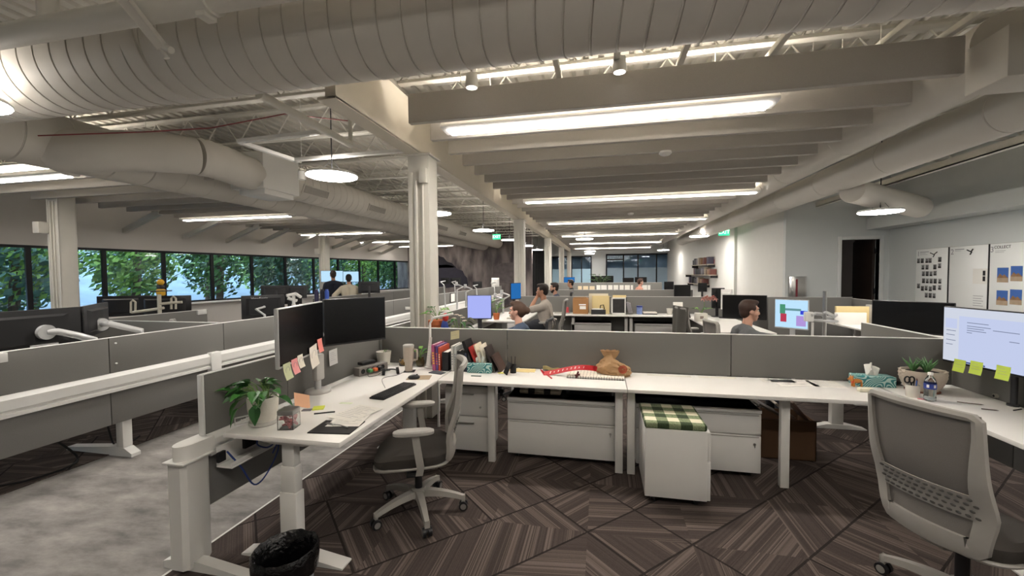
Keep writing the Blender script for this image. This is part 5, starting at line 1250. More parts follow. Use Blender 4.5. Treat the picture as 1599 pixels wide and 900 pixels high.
p = on(1352, 612); o = MB().box(-.05, -.022, 0, .05, .022, .03, .009).build('eraser', mat('cream_eraser', 'e6e0c8', .8, noise=.04, scale=30), loc=p, rz=.05); tag(o, 'cream foam eraser block at the right end of the front desk', 'eraser')
# orange dog ornament
p = at(1336, 590, y=3.70); p.z = .74; t = thing('dog_ornament', 'small orange and white dog ornament beside the second tissue box', 'ornament', p, 0.15)
DOGO = mat('orange_dog_glaze', 'c07a35', .4, noise=.25, scale=40); mb = MB(); mb.ell((.012, 0, .042), (.04, .017, .018), 14, 8); mb.ell((-.03, 0, .062), (.016, .014, .017), 12, 8); mb.tube([(-.02, 0, .04), (-.03, 0, .06)], .013, 10); mb.ell((-.047, 0, .057), (.01, .008, .007), 10, 6)
for x in (-.015, .04):
    for y in (-.01, .01): mb.cyl((x, y, .0), (x, y, .035), .007, seg=8)
mb.tube([(.05, 0, .045), (.062, 0, .06)], .005, 6); mb.build('body', DOGO, t)
mb = MB(); mb.cyl((-.026, -.01, .074), (-.024, -.012, .09), .006, .001, 8); mb.cyl((-.026, .01, .074), (-.024, .012, .09), .006, .001, 8); mb.build('ears', DOGO, t); MB().ell((-.02, 0, .04), (.014, .015, .018), 10, 6).build('chest_patch', mat('red_orange_glaze', 'd8552c', .4, noise=.1, scale=40), t)
# ------------------------------------------------------------------ right desk
p = on(1452, 606); WPL = mat('carved_cream_planter', 'b8ab9c', .8, noise=.12, scale=18, bump=.6)
p = Vector((at(1441, 590, y=3.64).x, 3.64, .74)); t = thing('planter', 'carved cream bowl planter with spiky succulents on the right desk', 'planter', p)
R = []
for j in range(13):
    v = j/12; r0 = .085+.05*sin(min(1, v*1.25)*pi/2); R.append([(r0*(1+.03*cos(14*a+pi*(j % 2)))*cos(a)*1.05, r0*(1+.03*cos(14*a+pi*(j % 2)))*sin(a)*.8, .004+.155*v) for a in [2*pi*k/56 for k in range(56)]])
for q_, z in ((.9, .159), (.86, .145)): R.append([(  .135*q_*1.05*cos(a), .135*q_*.8*sin(a), z) for a in [2*pi*k/56 for k in range(56)]])
MB().rings(R).build('bowl', WPL, t); MB().lathe([(.095, .146), (.05, .15), (.001, .151)], seg=24).build('soil', SOIL, t)
MB().lathe([(.09, 0), (.1, .004), (.1, .01), (.001, .01)], seg=28).build('saucer', mat('terracotta_saucer', '7a4c38', .7, noise=.1, scale=30), t).location.z = 0
SUC = mat('succulent_green', '4f7a48', .5, noise=.25, scale=25)
for cx, cy in ((-.06, .0), (.05, .02), (.0, -.04)):
    mb = MB()
    for k in range(15):
        a = k*2.4; e = .25+.55*(k % 4)/3; L = .075+.02*(k % 3)
        mb.tube([(cx, cy, .148), (cx+cos(a)*L*.5*e, cy+sin(a)*L*.5*e, .148+L*.45), (cx+cos(a)*L*e, cy+sin(a)*L*e, .148+L*.8)], [.007, .008, .001], 6)
    mb.build('succulent', SUC, t)
p = Vector((at(1426, 590, y=3.47).x, 3.47, .74)); t = thing('pen_cup', 'cream pen cup with black scissors on the right desk', 'pen cup', p)
MB().lathe([(.036, 0), (.038, .003), (.04, .085), (.036, .085), (.034, .006), (.001, .006)], seg=26).build('cup', POTC, t)
mb = MB()
for sx in (-.022, .006): mb.tube([(sx+.016*cos(a)-.012, 0, .12+.022*sin(a)) for a in [2*pi*k/16 for k in range(16)]], .005, 8, closed=True)
mb.tube([(-.01, 0, .1), (0, 0, .02)], .005, 6); mb.build('scissors', BLKM, t)
for k_, (x, c, h) in enumerate(((.012, '4a6db0', .12), (.022, '6a4440', .125), (.028, '8d6f5a', .13), (.02, '3c3c40', .115))): MB().cyl((x*.6, .01*k_-.015, .01), (x, .012*k_-.018, h), .0042, seg=8).build('pen', mat('pen_'+c, c, .4, noise=.05, scale=30), t)
p = Vector((at(1453, 600, y=3.38).x, 3.38, .74)); t = thing('water_bottle', 'clear plastic water bottle with a blue and white label on the right desk', 'bottle', p)
PET = mat('clear_bottle_plastic', 'eef2f4', .06, trans=1)
MB().lathe([(.026, 0), (.032, .004), (.033, .03), (.031, .035), (.033, .04), (.031, .055), (.033, .06), (.031, .075), (.033, .08), (.033, .125), (.026, .152), (.013, .172), (.012, .18)], seg=28, cap=False).build('bottle_body', PET, t)
MB().lathe([(.001, .003), (.029, .006), (.0295, .1), (.001, .101)], seg=24).build('water', mat('clear_water', 'f0f6f8', .02, trans=1), t)
MB().lathe([(.0335, .085), (.0335, .122)], seg=28, cap=False).build('label_band', mat('blue_label', '33479a', .45, noise=.15, scale=40), t)
mb = MB()
for k in (0, 1, 2): a0 = 3.6+k*1.1; mb.rings([[(.034*cos(a0+u*.4), .034*sin(a0+u*.4), z) for u in (0, .33, .66, 1)] for z in (.095, .115)], cap=False)
mb.build('label_print', PAPER, t); MB().lathe([(.0145, .178), (.0145, .196), (.001, .197)], seg=20).build('cap', PAPER, t)
t = thing('skunk_toy', 'small black and cream soft toy lying before the second tissue box', 'soft toy', on(1395, 602), .1)
MB().ell((0, 0, .02), (.055, .025, .02), 14, 8).build('body', BLKM, t); MB().ell((-.03, 0, .03), (.025, .02, .018), 12, 8).build('cream_back', mat('cream_plush', 'cfc6b4', .9, noise=.1, scale=60), t); MB().tube([(-.05, 0, .012), (-.085, .005, .012), (-.11, 0, .008)], [.012, .01, .006], 8).build('tail', BLKM, t)
flat('sticky_pad', 'pink sticky flags behind the top of the right chair', 'sticky flags', 1441, 624, .05, .02, -.3, 'e08a96', .003)
for px, py, L, yaw, c, lab in ((1515, 631, .12, -.42, '6d625c', 'brown pencil lying on the right desk, farther from the tape'), (1546, 641, .075, -.3, '544a46', 'short dark pencil on the right desk'), (1590, 641, .09, .5, '1d1d22', 'black pen at the right edge of the right desk')):
    t = thing('pencil', lab, 'pencil', on(px, py), yaw); MB().cyl((-L/2, 0, .004), (L/2-.01, 0, .004), .0038, seg=6).build('shaft', mat('pencil_'+c, c, .5, noise=.08, scale=40), t); MB().cyl((L/2-.01, 0, .004), (L/2+.004, 0, .004), .0036, .0006, 6).build('tip', INK, t)
t = thing('safety_glasses', 'blue framed safety glasses and cable lying under the right monitor', 'glasses', on(1550, 611), -.25)
BLU = mat('bright_blue_plastic', '2f6fc0', .4, noise=.08, scale=40)
mb = MB()
for k in (-1, 1): mb.tube([(k*.034+.03*cos(a), .0, .028+.022*sin(a)) for a in [2*pi*q/18 for q in range(18)]], .005, 8, closed=True)
mb.build('frame_front', BLU, t); mb = MB(); mb.tube([(-.064, 0, .03), (-.066, .06, .028), (-.06, .12, .01)], .005, 8); mb.tube([(.064, 0, .03), (.066, .06, .028), (.06, .12, .01)], .005, 8); mb.build('temple_arms', BLU, t)
t = thing('paper_roll', 'rolled grey mat lying at the right edge of the right desk', 'roll', on(1552, 622), -.12)
MB().tube([(0, 0, .016), (.26, 0, .016)], .015, 18).build('roll_body', mat('grey_rolled_mat', 'a59f94', .85, noise=.1, scale=60), t); MB().cyl((-.002, 0, .016), (.001, 0, .016), .009, seg=14).build('roll_core', BLKM, t)
flat('dark_tray', 'flat dark tray with blue box behind the rolled mat on the right desk', 'tray', 1562, 606, .22, .12, -.25, '37383c', .01)
o = MB().box(-.05, -.03, 0, .05, .03, .03, .004).build('blue_box', mat('blue_carton', '2b559c', .5, noise=.1, scale=30), loc=on(1572, 605)+Vector((0, .03, .0105)), rz=-.2); tag(o, 'small blue box on the dark tray under the right monitor', 'box')

# plants beyond the front screen, left
p = Vector((-1.42, 4.35, .92)); 
desk_shelf = thing('desk_shelf', 'small shelf unit behind the front screen carrying the flower pots', 'shelf', (-1.72, 4.12, 0))
MB().box(0, 0, .78, .85, .36, .80, .003).build('shelf_top', WHITE, desk_shelf)
for a, b_ in ((.01, .01), (.82, .01), (.01, .33), (.82, .33)): MB().box(a, b_, 0.006, a+.02, b_+.02, .78).build('leg', WMET, desk_shelf)
TER = mat('terracotta', 'c0693c', .75, noise=.12, scale=30)
q = at(683, 508, y=4.28); t = thing('potted_plant', 'terracotta pot with a spreading plant behind the front screen', 'potted plant', (q.x, q.y, .8))
zt = at(683, 500, y=4.28).z-.8
MB().lathe([(.055, 0), (.085, zt*.85), (.095, zt*.86), (.095, zt), (.085, zt), (.001, zt-.03)], seg=28).build('pot', TER, t)
foliage(t, [((.11*cos(k*1.1), .1*sin(k*1.1), zt+.07+.03*(k % 3)), (cos(k*1.1), sin(k*1.1), .2), .09, .045, (0, 0, zt)) for k in range(12)], mats=[LEAFG, mat('light_leaf', '7fae55', .45, noise=.2, scale=20)])
q = at(718, 510, y=4.3); t = thing('potted_plant', 'white-flowered dark-leaved plant left of the lavender screen', 'potted plant', (q.x, q.y, .8))
MB().lathe([(.04, 0), (.055, .1), (.05, .1), (.001, .09)], seg=24).build('pot', POTC, t)
DL = mat('dark_olive_leaf', '54583a', .5, noise=.3, scale=20)
foliage(t, [((.1*cos(k*.9)*(.5+.5*(k % 3)/2), .09*sin(k*.9), .2+.04*(k % 5)), (cos(k*.9), sin(k*.9), .1-.2*(k % 3)), .1, .05, (0, 0, .09)) for k in range(20)], mats=[DL, LEAFD])
mb = MB()
for k in range(6):
    c = Vector((.07*cos(k*1.05), -.03+.05*sin(k*1.05), .33+.03*(k % 3)))
    for m_ in range(5): leaf(mb, c, (cos(m_*1.256), sin(m_*1.256)-.3, .4), .035, .022)
mb.build('blossoms', mat('cream_blossom', 'e6d8cc', .7, noise=.08, scale=60), t)
q = at(695, 517, y=4.22); t = thing('bird_figure', 'red and blue bird figure beside the terracotta pot', 'ornament', (q.x, q.y, .8)); hz = at(695, 490, y=4.22).z-.8
mb = MB(); mb.ell((0, 0, hz*.45), (.05, .04, hz*.42), 14, 8); mb.build('blue_body', mat('deep_blue_glaze', '27408c', .4, noise=.1, scale=40), t); MB().ell((.01, 0, hz*.9), (.035, .03, .05), 12, 8).build('red_head', mat('red_glaze', 'c23a32', .4, noise=.1, scale=40), t)
# bent white lamp arm with a hanging strip
q0, q1, q2, q3 = at(671, 578, y=3.72), at(671, 503, y=3.9), at(676, 494, y=3.95), at(704, 487, y=4.0)
t = thing('desk_lamp', 'thin white bent lamp arm standing behind the magazines', 'desk lamp', (q0.x, 3.74, .74)); wtube(t, 'lamp_arm', [Vector((q0.x, 3.74, .745)), Vector((q0.x-.005, 3.76, 1.0)), Vector((q1.x+.05, 3.8, q1.z)), Vector((q2.x+.07, 3.8, q2.z)), Vector((q3.x+.1, 3.8, q3.z))], .012, WMET)
MB().lathe([(.06, 0), (.06, .01), (.02, .016), (.001, .016)], seg=24).build('lamp_base', WMET, t)
note('white printed strip hanging beside the magazines', at(673, 527, y=3.6), (1, 0, 0), (-.12, 0, -1), .03, .27, 'ded9d6', name='paper_strip', cat='paper strip', curl=.01, ink=7)
q = at(711, 519, y=3.6); note('pale yellow card standing above the folders in the book row', at(711, 517, y=3.62), (1, 0, .2), (0, 0, -1), .085, .075, 'd6cfa6', name='card', cat='card', curl=.004, ink=2)
q = at(697, 584, y=3.55)

# ------------------------------------------------------------------ waste bin
p = Vector((-1.50, 1.70, .006)); t = thing('waste_bin', 'grey waste bin lined with a shiny black bag under the left desk', 'waste bin', p)
MB().lathe([(.105, 0), (.11, .003), (.135, .3), (.13, .3), (.105, .01), (.001, .01)], seg=36).build('bin', mat('grey_bin_plastic', '8d8d92', .5, noise=.04, scale=30), t)
mb = MB(); R = []
for j, (r0, z) in enumerate(((.01, .05), (.085, .055), (.092, .07), (.102, .2), (.118, .29), (.14, .315), (.15, .3), (.148, .25), (.143, .2))):
    R.append([(r0*(1+(.035 if j != 5 else .02)*mathutils.noise.noise(Vector((cos(a)*4, sin(a)*4, z*9)))+.012*sin(19*a+j))*cos(a), r0*(1+.03*mathutils.noise.noise(Vector((cos(a)*5, sin(a)*5, z*9+3))))*sin(a), z+.012*mathutils.noise.noise(Vector((cos(a)*3, sin(a)*3, 7)))) for a in [2*pi*k/72 for k in range(72)]])
mb.rings(R, cap=False); mb.build('bin_bag', mat('black_bin_bag', '060607', .22, noise=.05, scale=30, bump=1.0, spec=.4), t, ang=50)
# things under the front desks
t = thing('folded_blanket', 'folded black and cream checked cloth on top of the left lateral cabinet', 'blanket', (-.52, 3.64, .556))
for k in range(2):
    mb = MB(); mb.box(-.2, 0, .0+.045*k, .17, .2, .042+.045*k, .018, 3); mb.build('fold', mat('checked_cloth', 'b7ae9c', .95, noise=.3, scale=9), t)
    mb = MB()
    for x in (-.12, .02): mb.box(x, -.003, .004+.045*k, x+.06, .2, .0445+.045*k, .004)
    mb.build('dark_check', BLKM, t)
t = thing('cloth_bag', 'dark cloth bag lying on top of the left lateral cabinet', 'bag', (-.1, 3.66, .557)); MB().grid(lambda u, v: ((u-.5)*.4, v*.2, .01+.1*sin(pi*v)*sin(pi*u)**.5+.01*sin(9*u+4*v)), 18, 10, .006).build('bag_body', BLKM, t)
t = thing('standing_paper_sleeve', 'brown cardboard sleeve standing between the cabinet and the second desk leg', 'sleeve', (.15, 3.55, .006)); MB().box(-.022, 0, 0, .02, .22, .62, .004).build('sleeve_body', CARD, t)
cable('black cables lying under the left bench near the aisle', [(-4.7, 2.2, .02), (-4.5, 2.35, .02), (-4.42, 2.6, .03), (-4.55, 2.75, .05), (-4.62, 2.6, .3), (-4.6, 2.5, .5)], .009, BLKM)
cable('second black cable hanging under the left bench', [(-4.6, 2.95, .6), (-4.5, 2.95, .3), (-4.45, 3.0, .03), (-4.6, 3.3, .015)], .008, BLKM)
# ------------------------------------------------------------------ people
def sph(mb, c, r):
    mb.ell(c, (r, r, r), 12, 8)
def chain(mb, pts, rad):
    mb.tube(pts, rad, 12)
    for p, r in zip(pts, rad): sph(mb, p, r)
def remesh(o, vox, sm=4):
    m = o.modifiers.new('r', 'REMESH'); m.mode = 'VOXEL'; m.voxel_size = vox; m.use_smooth_shade = True
    k = o.modifiers.new('s', 'SMOOTH'); k.iterations = sm; k.factor = .5
    dg = bpy.context.evaluated_depsgraph_get(); ev = o.evaluated_get(dg); me = bpy.data.meshes.new_from_object(ev)
    mats_ = [x for x in o.data.materials]; o.modifiers.clear(); o.data = me
    if not me.materials:
        for x in mats_: me.materials.append(x)
    return o
def hand(mb, wrist, fwd, palm_n, curl=.5, side=1, s=1.0):
    """palm and five fingers; fwd = direction of the fingers, palm_n = palm normal, side = where the thumb leaves"""
    f = Vector(fwd).normalized(); n = Vector(palm_n); n = (n-f*n.dot(f)).normalized(); w = f.cross(n)*side
    p = Vector(wrist)
    chain(mb, [p, p+f*.035*s, p+f*.085*s], [.024*s, .027*s, .024*s])
    mb.rings([[p+f*d*s+w*a*s+n*b*s for a, b in ((-.034, -.011), (.036, -.011), (.036, .011), (-.034, .011))] for d in (.02, .05, .09)])
    for k, L in enumerate((.072, .08, .074, .058)):
        b0 = p+f*.088*s+w*(.028-.019*k)*s; d1 = (f*cos(curl*.5)+n*sin(curl*.5)); d2 = (f*cos(curl*1.5)+n*sin(curl*1.5)); d3 = (f*cos(curl*2.4)+n*sin(curl*2.4))
        q1 = b0+d1*L*.45*s; q2 = q1+d2*L*.32*s; q3 = q2+d3*L*.25*s
        mb.tube([b0, q1, q2, q3], [.0088*s, .0085*s, .0075*s, .006*s], 8); sph(mb, q3, .006*s)
    t0 = p+f*.03*s+w*.03*s; t1 = t0+(f*.6+w*.75+n*.25).normalized()*.035*s; t2 = t1+(f*.95+w*.15+n*.3).normalized()*.03*s
    mb.tube([t0, t1, t2], [.012*s, .0105*s, .008*s], 8); sph(mb, t2, .008*s)
SKIN = {'a': mat('skin_light', 'cf9f88', .55, noise=.05, scale=20), 'b': mat('skin_tan', 'b98a70', .55, noise=.05, scale=20), 'c': mat('skin_pink', 'd9a894', .55, noise=.05, scale=20)}
def person(label, loc, yaw, hz, pelvis, head_fwd=.05, hair='2e2018', shirt='6c7076', trousers='26282e', skin='a', arms=None, sleeve='short', female=False, beard=None, bun=False, seated=True, head_turn=0, collar=None, vox=.009, tilt=0):
    t = thing('person', label, 'person', loc, yaw)
    sh = .165 if female else .19; sc = .93 if female else 1.0
    zs = hz-.21; hx = head_fwd; cx = hx*.55
    neck0 = Vector((hx*.75-.01, 0, hz-.2)); H0 = Vector((hx, 0, hz))
    sk = SKIN[skin]
    # body
    mb = MB()
    RT = Matrix.Translation(H0) @ Matrix.Rotation(head_turn, 4, 'Z') @ Matrix.Rotation(tilt, 4, 'Y')
    mb.m = RT
    mb.ell((-.012, 0, .03), (.092*sc, .074*sc, .09*sc), 20, 14); mb.ell((.018, 0, -.035), (.07*sc, .06*sc, .085*sc), 18, 12); mb.ell((.048, 0, -.09), (.034, .036, .03), 14, 8)
    mb.ell((.072, 0, .03), (.022, .05, .02), 12, 8)       # brow
    mb.tube([(.078, 0, .012), (.098, 0, -.022), (.104, 0, -.03)], [.009, .0135, .011], 8); sph(mb, (.1, 0, -.032), .0135)   # nose
    mb.ell((.079, 0, -.063), (.014, .024, .0085), 10, 6); mb.ell((.076, 0, -.079), (.013, .02, .0085), 10, 6)    # lips
    for s in (-1, 1): mb.ell((-.008, s*.076*sc, -.012), (.02, .009, .031), 10, 8); mb.ell((.05, s*.04, -.03), (.03, .024, .03), 10, 8)
    mb.m = Matrix.Identity(4)
    chain(mb, [neck0-Vector((.01, 0, .05)), neck0, H0+Vector((-.012, 0, -.06))], [.062*sc, .054*sc, .052*sc])
    # torso
    P0 = Vector((0, 0, pelvis)); C0 = Vector((cx-.01, 0, zs-.16))
    def torso(mb, g):
        for s in (-1, 1):
            chain(mb, [P0+Vector((-.01, s*.085, .02)), P0.lerp(C0, .5)+Vector((0, s*.075, 0)), C0+Vector((0, s*.085, 0)), C0+Vector((.0, s*.1, .08))], [.105*sc+g, .1*sc+g, .11*sc+g, .095*sc+g])
        chain(mb, [C0+Vector((0, -sh*.85, .115)), C0+Vector((.0, 0, .15)), C0+Vector((0, sh*.85, .115))], [.06+g, .068+g, .06+g])
    torso(mb, 0)
    A = arms or {}
    hands = []
    for s, nm in ((1, 'L'), (-1, 'R')):
        S0_ = C0+Vector((0, s*sh, .105))
        if nm in A: el, wr = Vector(A[nm][0]), Vector(A[nm][1])
        else: el, wr = S0_+Vector((.05, s*.05, -.28)), S0_+Vector((.25, s*.0, -.38))
        A.setdefault(nm, (el, wr))
        chain(mb, [S0_, S0_.lerp(el, .5), el, el.lerp(wr, .45), wr], [.052*sc, .045*sc, .037*sc, .036*sc, .026*sc])
    # legs
    hipz = pelvis
    for s in (-1, 1):
        if seated: pts = [P0+Vector((0, s*.09, 0)), P0+Vector((.22, s*.1, .0)), P0+Vector((.42, s*.1, -.03)), Vector((.44, s*.1, .28)), Vector((.40, s*.1, .1))]
        else: pts = [P0+Vector((0, s*.09, 0)), Vector((.01, s*.1, pelvis*.75)), Vector((.02, s*.1, pelvis*.52)), Vector((-.01, s*.1, pelvis*.3)), Vector((-.02, s*.1, .09))]
        chain(mb, pts, [.09, .08, .058, .055, .04])
    o = mb.build('body', sk, t); remesh(o, vox)
    # hands with fingers, merged into the body mesh
    bm = bmesh.new(); bm.from_mesh(o.data); hb = MB(); hb.bm.free(); hb.bm = bm
    for s, nm in ((1, 'L'), (-1, 'R')):
        el, wr = Vector(A[nm][0]), Vector(A[nm][1]); spec = A[nm][2] if len(A[nm]) > 2 else {}
        hand(hb, wr, spec.get('f', (wr-el)), spec.get('n', (0, 0, -1)), spec.get('curl', .45), spec.get('side', s), .95*sc)
    bmesh.ops.recalc_face_normals(bm, faces=bm.faces); bm.to_mesh(o.data); bm.free()
    o.data.polygons.foreach_set('use_smooth', [True]*len(o.data.polygons))
    # clothing
    mb = MB(); g = .016; torso(mb, g)
    for s, nm in ((1, 'L'), (-1, 'R')):
        S0_ = C0+Vector((0, s*sh, .105)); el, wr = Vector(A[nm][0]), Vector(A[nm][1])
        if sleeve == 'short': chain(mb, [S0_, S0_.lerp(el, .5), S0_.lerp(el, .8)], [.052+g, .05+g, .048+g])
        else: chain(mb, [S0_, S0_.lerp(el, .5), el, el.lerp(wr, .5), el.lerp(wr, .88)], [.052+g, .048+g, .042+g, .04+g, .034+g])
    so = mb.build('shirt', mat('shirt_'+shirt, shirt, .9, noise=.12, scale=50, bump=.15), t); remesh(so, vox*1.15, 3)
    MB(Matrix.Translation(neck0+Vector((-.005, 0, -.035))) @ Matrix.Rotation(.3, 4, 'Y')).lathe([(.078*sc, -.03), (.068*sc, .02), (.06*sc, .03), (.058*sc, .01)], seg=22, cap=False).build('collar', mat('shirt_'+(collar or shirt), collar or shirt, .9, noise=.12, scale=50), so)
    mb = MB(); chain(mb, [P0+Vector((0, -.08, .03)), P0+Vector((0, .08, .03))], [.125, .125])
    for s in (-1, 1):
        if seated: pts = [P0+Vector((0, s*.09, 0)), P0+Vector((.22, s*.1, .0)), P0+Vector((.42, s*.1, -.03)), Vector((.44, s*.1, .28)), Vector((.40, s*.1, .12))]
        else: pts = [P0+Vector((0, s*.09, 0)), Vector((.01, s*.1, pelvis*.75)), Vector((.02, s*.1, pelvis*.52)), Vector((-.01, s*.1, pelvis*.3)), Vector((-.02, s*.1, .12))]
        chain(mb, pts, [.108, .096, .075, .07, .066])
    remesh(mb.build('trousers', mat('trousers_'+trousers, trousers, .9, noise=.1, scale=50), t), .012, 3)
    fx = .40 if seated else -.02
    for s in (-1, 1):
        MB().rings([[(fx-.09+x*1.0, s*.1-w, z) if k == 0 else (fx-.09+x, s*.1+w, z) if k == 1 else (fx-.09+x, s*.1+w*.7, z+h) if k == 2 else (fx-.09+x, s*.1-w*.7, z+h) for k in range(4)] for x, w, z, h in ((0, .03, 0.006, .08), (.06, .042, .006, .09), (.16, .046, .006, .06), (.25, .03, .006, .035))]).build('shoe', BLKM, t)
    # hair and eyes
    hm = mat('hair_'+hair, hair, .6, noise=.35, scale=60, stretch=(1, 6, 6))
    mb = MB(RT); mb.ell((-.03, 0, .045), (.09*sc, .082*sc, .09*sc), 18, 12); mb.ell((.0, 0, .085), (.082*sc, .068*sc, .05), 16, 10); mb.ell((-.055, 0, -.0), (.058, .07*sc, .085), 14, 10)
    for s in (-1, 1): mb.ell((.0, s*.066*sc, .04), (.045, .016, .04), 12, 8)
    mb.ell((.045, 0, .1), (.05, .058*sc, .028), 12, 8)
    if bun: mb.ell((-.13, 0, .01), (.048, .05, .05), 14, 10); mb.ell((-.07, 0, .02), (.07, .078, .085), 14, 10)
    remesh(mb.build('hair', hm, t), .009, 2)
    if beard:
        mb = MB(RT); mb.ell((.04, 0, -.09), (.05, .055, .04), 14, 8); mb.ell((.02, 0, -.06), (.05, .066, .05), 14, 8); mb.ell((.086, 0, -.052), (.012, .03, .008), 10, 6); mb.build('beard', mat('hair_'+beard, beard, .7, noise=.3, scale=60), t)
    mb = MB(RT)
    for s in (-1, 1): mb.ell((.075, s*.032, .008), (.009, .013, .008), 10, 6)
    e = mb.build('eyes', mat('eye_white', 'd8d4cc', .3, noise=.02, scale=30), t)
    mb = MB(RT)
    for s in (-1, 1): mb.ell((.0825, s*.032, .008), (.003, .006, .006), 8, 6)
    mb.build('iris', mat('eye_brown', '2d1e16', .3, noise=.05, scale=30), e)
    mb = MB(RT)
    for s in (-1, 1): mb.tube([(.082, s*.014, .028), (.087, s*.032, .034), (.074, s*.052, .028)], .0045, 6)
    mb.build('eyebrows', hm, t)
    MB(RT).ell((.088, 0, -.07), (.007, .021, .006), 10, 6).build('lips', mat('lip_rose', 'b06c62', .5, noise=.05, scale=30), t)
    return t
def spot(px, py, d):
    return at(px, py, d=d)
def chair_for(label, loc, yaw, h=.47, **k): return chair(label, loc, yaw, h, **k)
# standing pair at the window screens
c = spot(521, 430, 11.6); away = math.atan2(c.y, c.x)
person('person in a dark navy suit standing with their back turned before the pale screens', (c.x, c.y, .006), away+.15, c.z, .97, .04, hair='33241c', shirt='1d2230', trousers='1b1d26', sleeve='long', seated=False, skin='b',
       arms={'L': ((.03, .27, c.z-.56), (.2, .2, c.z-.72)), 'R': ((.04, -.27, c.z-.56), (.2, -.2, c.z-.72))})
c = spot(545, 436, 11.4)
person('person in a cream shirt standing with one hand on the hip before the pale screens', (c.x, c.y, .006), away-.05, c.z, .95, .05, hair='1c1714', shirt='c9c0ac', trousers='2b2c33', sleeve='short', seated=False, skin='b',
       arms={'L': ((-.06, .42, c.z-.5), (.04, .2, c.z-.66), {'f': (.5, -.6, -.5), 'n': (0, -1, 0), 'curl': .4}), 'R': ((.05, -.3, c.z-.5), (.22, -.2, c.z-.62))})
# woman in blue
c = spot(811, 487, 5.35)
person('person in a blue denim shirt with brown hair in a bun, facing the lavender screen', (c.x+.06, c.y, .006), pi-.1, c.z, .60, .09, hair='50382a', shirt='46556b', trousers='2a2c36', sleeve='long', female=True, bun=True, skin='c', vox=.007,
       arms={'L': ((.2, .26, .86), (.40, .16, .785), {'f': (1, -.1, 0), 'n': (0, 0, -1), 'curl': .35}), 'R': ((.2, -.26, .86), (.40, -.16, .785), {'f': (1, .1, 0), 'curl': .35})})
chair_for('dark task chair behind the person in the blue denim shirt', (c.x+.1, c.y, .006), pi, .49, frame=mat('dark_chair_frame', '333336', .5, noise=.05, scale=30), group='chairs of the second row')
# man with hand at face
c = spot(848, 455, 7.3)
person('person in a pale grey tee resting a hand on the face, facing the blue screen', (c.x+.08, c.y, .006), pi-.05, c.z, .72, .09, hair='201712', shirt='b2aaa0', trousers='33353c', sleeve='short', skin='b', vox=.008,
       arms={'L': ((.27, .24, c.z-.32), (.17, .07, c.z-.1), {'f': (-.25, -.5, .8), 'n': (-1, 0, .1), 'curl': .7}), 'R': ((.24, -.24, c.z-.36), (.42, -.1, c.z-.36), {'f': (1, .2, 0), 'curl': .3})})
chair_for('grey mesh chair behind the person in the pale grey tee', (c.x+.1, c.y, .006), pi, .60, group='chairs of the second row')
# bearded
c = spot(869, 450, 10.2)
person('person with a dark beard in a dark blue shirt, facing left behind the second-row screen', (c.x+.05, c.y, .006), pi+.1, c.z, .72, .1, hair='261a14', shirt='333c50', trousers='2a2c36', sleeve='long', beard='2c1d16', skin='a')
chair_for('dark chair of the bearded person', (c.x+.08, c.y, .006), pi, .60, frame=MATS['dark_chair_frame'], group='chairs of the far rows')
c = spot(894, 443, 13.8)
person('small far person in a black top behind the third screen, facing left', (c.x, c.y, .006), pi, c.z, .78, .06, hair='1d1613', shirt='1f2024', trousers='2a2c36', sleeve='long', skin='b', vox=.011)
c = spot(998, 441, 14.6)
person('far person in a salmon pink top before the pinned papers, facing right', (c.x, c.y, .006), .35, c.z, .78, .06, hair='4a3024', shirt='c48f7e', trousers='2a2c36', sleeve='short', skin='c', female=True, vox=.011)
# man in grey on the right
c = spot(1166, 487, 4.75)
person('person in a dark grey polo seated on the right, working at the chart screen', (c.x-.06, c.y, .006), .12, c.z, .62, .1, hair='3a251b', shirt='5f6163', trousers='2c2e34', sleeve='long', skin='a', vox=.007, collar='3c3f44',
       arms={'R': ((.22, -.27, .9), (.46, -.2, .79), {'f': (1, .05, 0), 'n': (0, 0, -1), 'curl': .45}), 'L': ((.22, .26, .9), (.46, .18, .79), {'f': (1, -.1, 0), 'curl': .4})})
chair_for('grey chair under the person in the dark grey polo', (c.x-.1, c.y, .006), .12, .5, group='chairs of the second row')
# chair draped with a jacket
c = at(1092, 500, d=6.6)
ch = chair_for('grey chair draped with a dark jacket, second row before the white-potted orchid', (c.x, c.y, .006), .25, .5, group='chairs of the second row')
mb = MB(rz_m(.25)); mb.grid(lambda u, v: (-.30-.03*v-.035*sin(pi*u)+.012*sin(11*u), (u-.5)*.5*(1-.12*v), 1.1-.62*v), 16, 10, .012)
mb.grid(lambda u, v: (-.30+.07*v, (u-.5)*.42, 1.1+.02*sin(pi*v)-.16*v), 10, 4, .012)
tag(mb.build('jacket', mat('grey_jacket_cloth', '55534e', .95, noise=.2, scale=60), loc=(c.x, c.y, 0)), 'dark grey jacket hanging over the back of the second-row chair', 'jacket')
c = at(365, 497, d=5.9); chair_for('grey task chair showing its back beyond the left bench divider', (-5.45, 4.75, .006), .9, .47, group='chairs of the window bench')
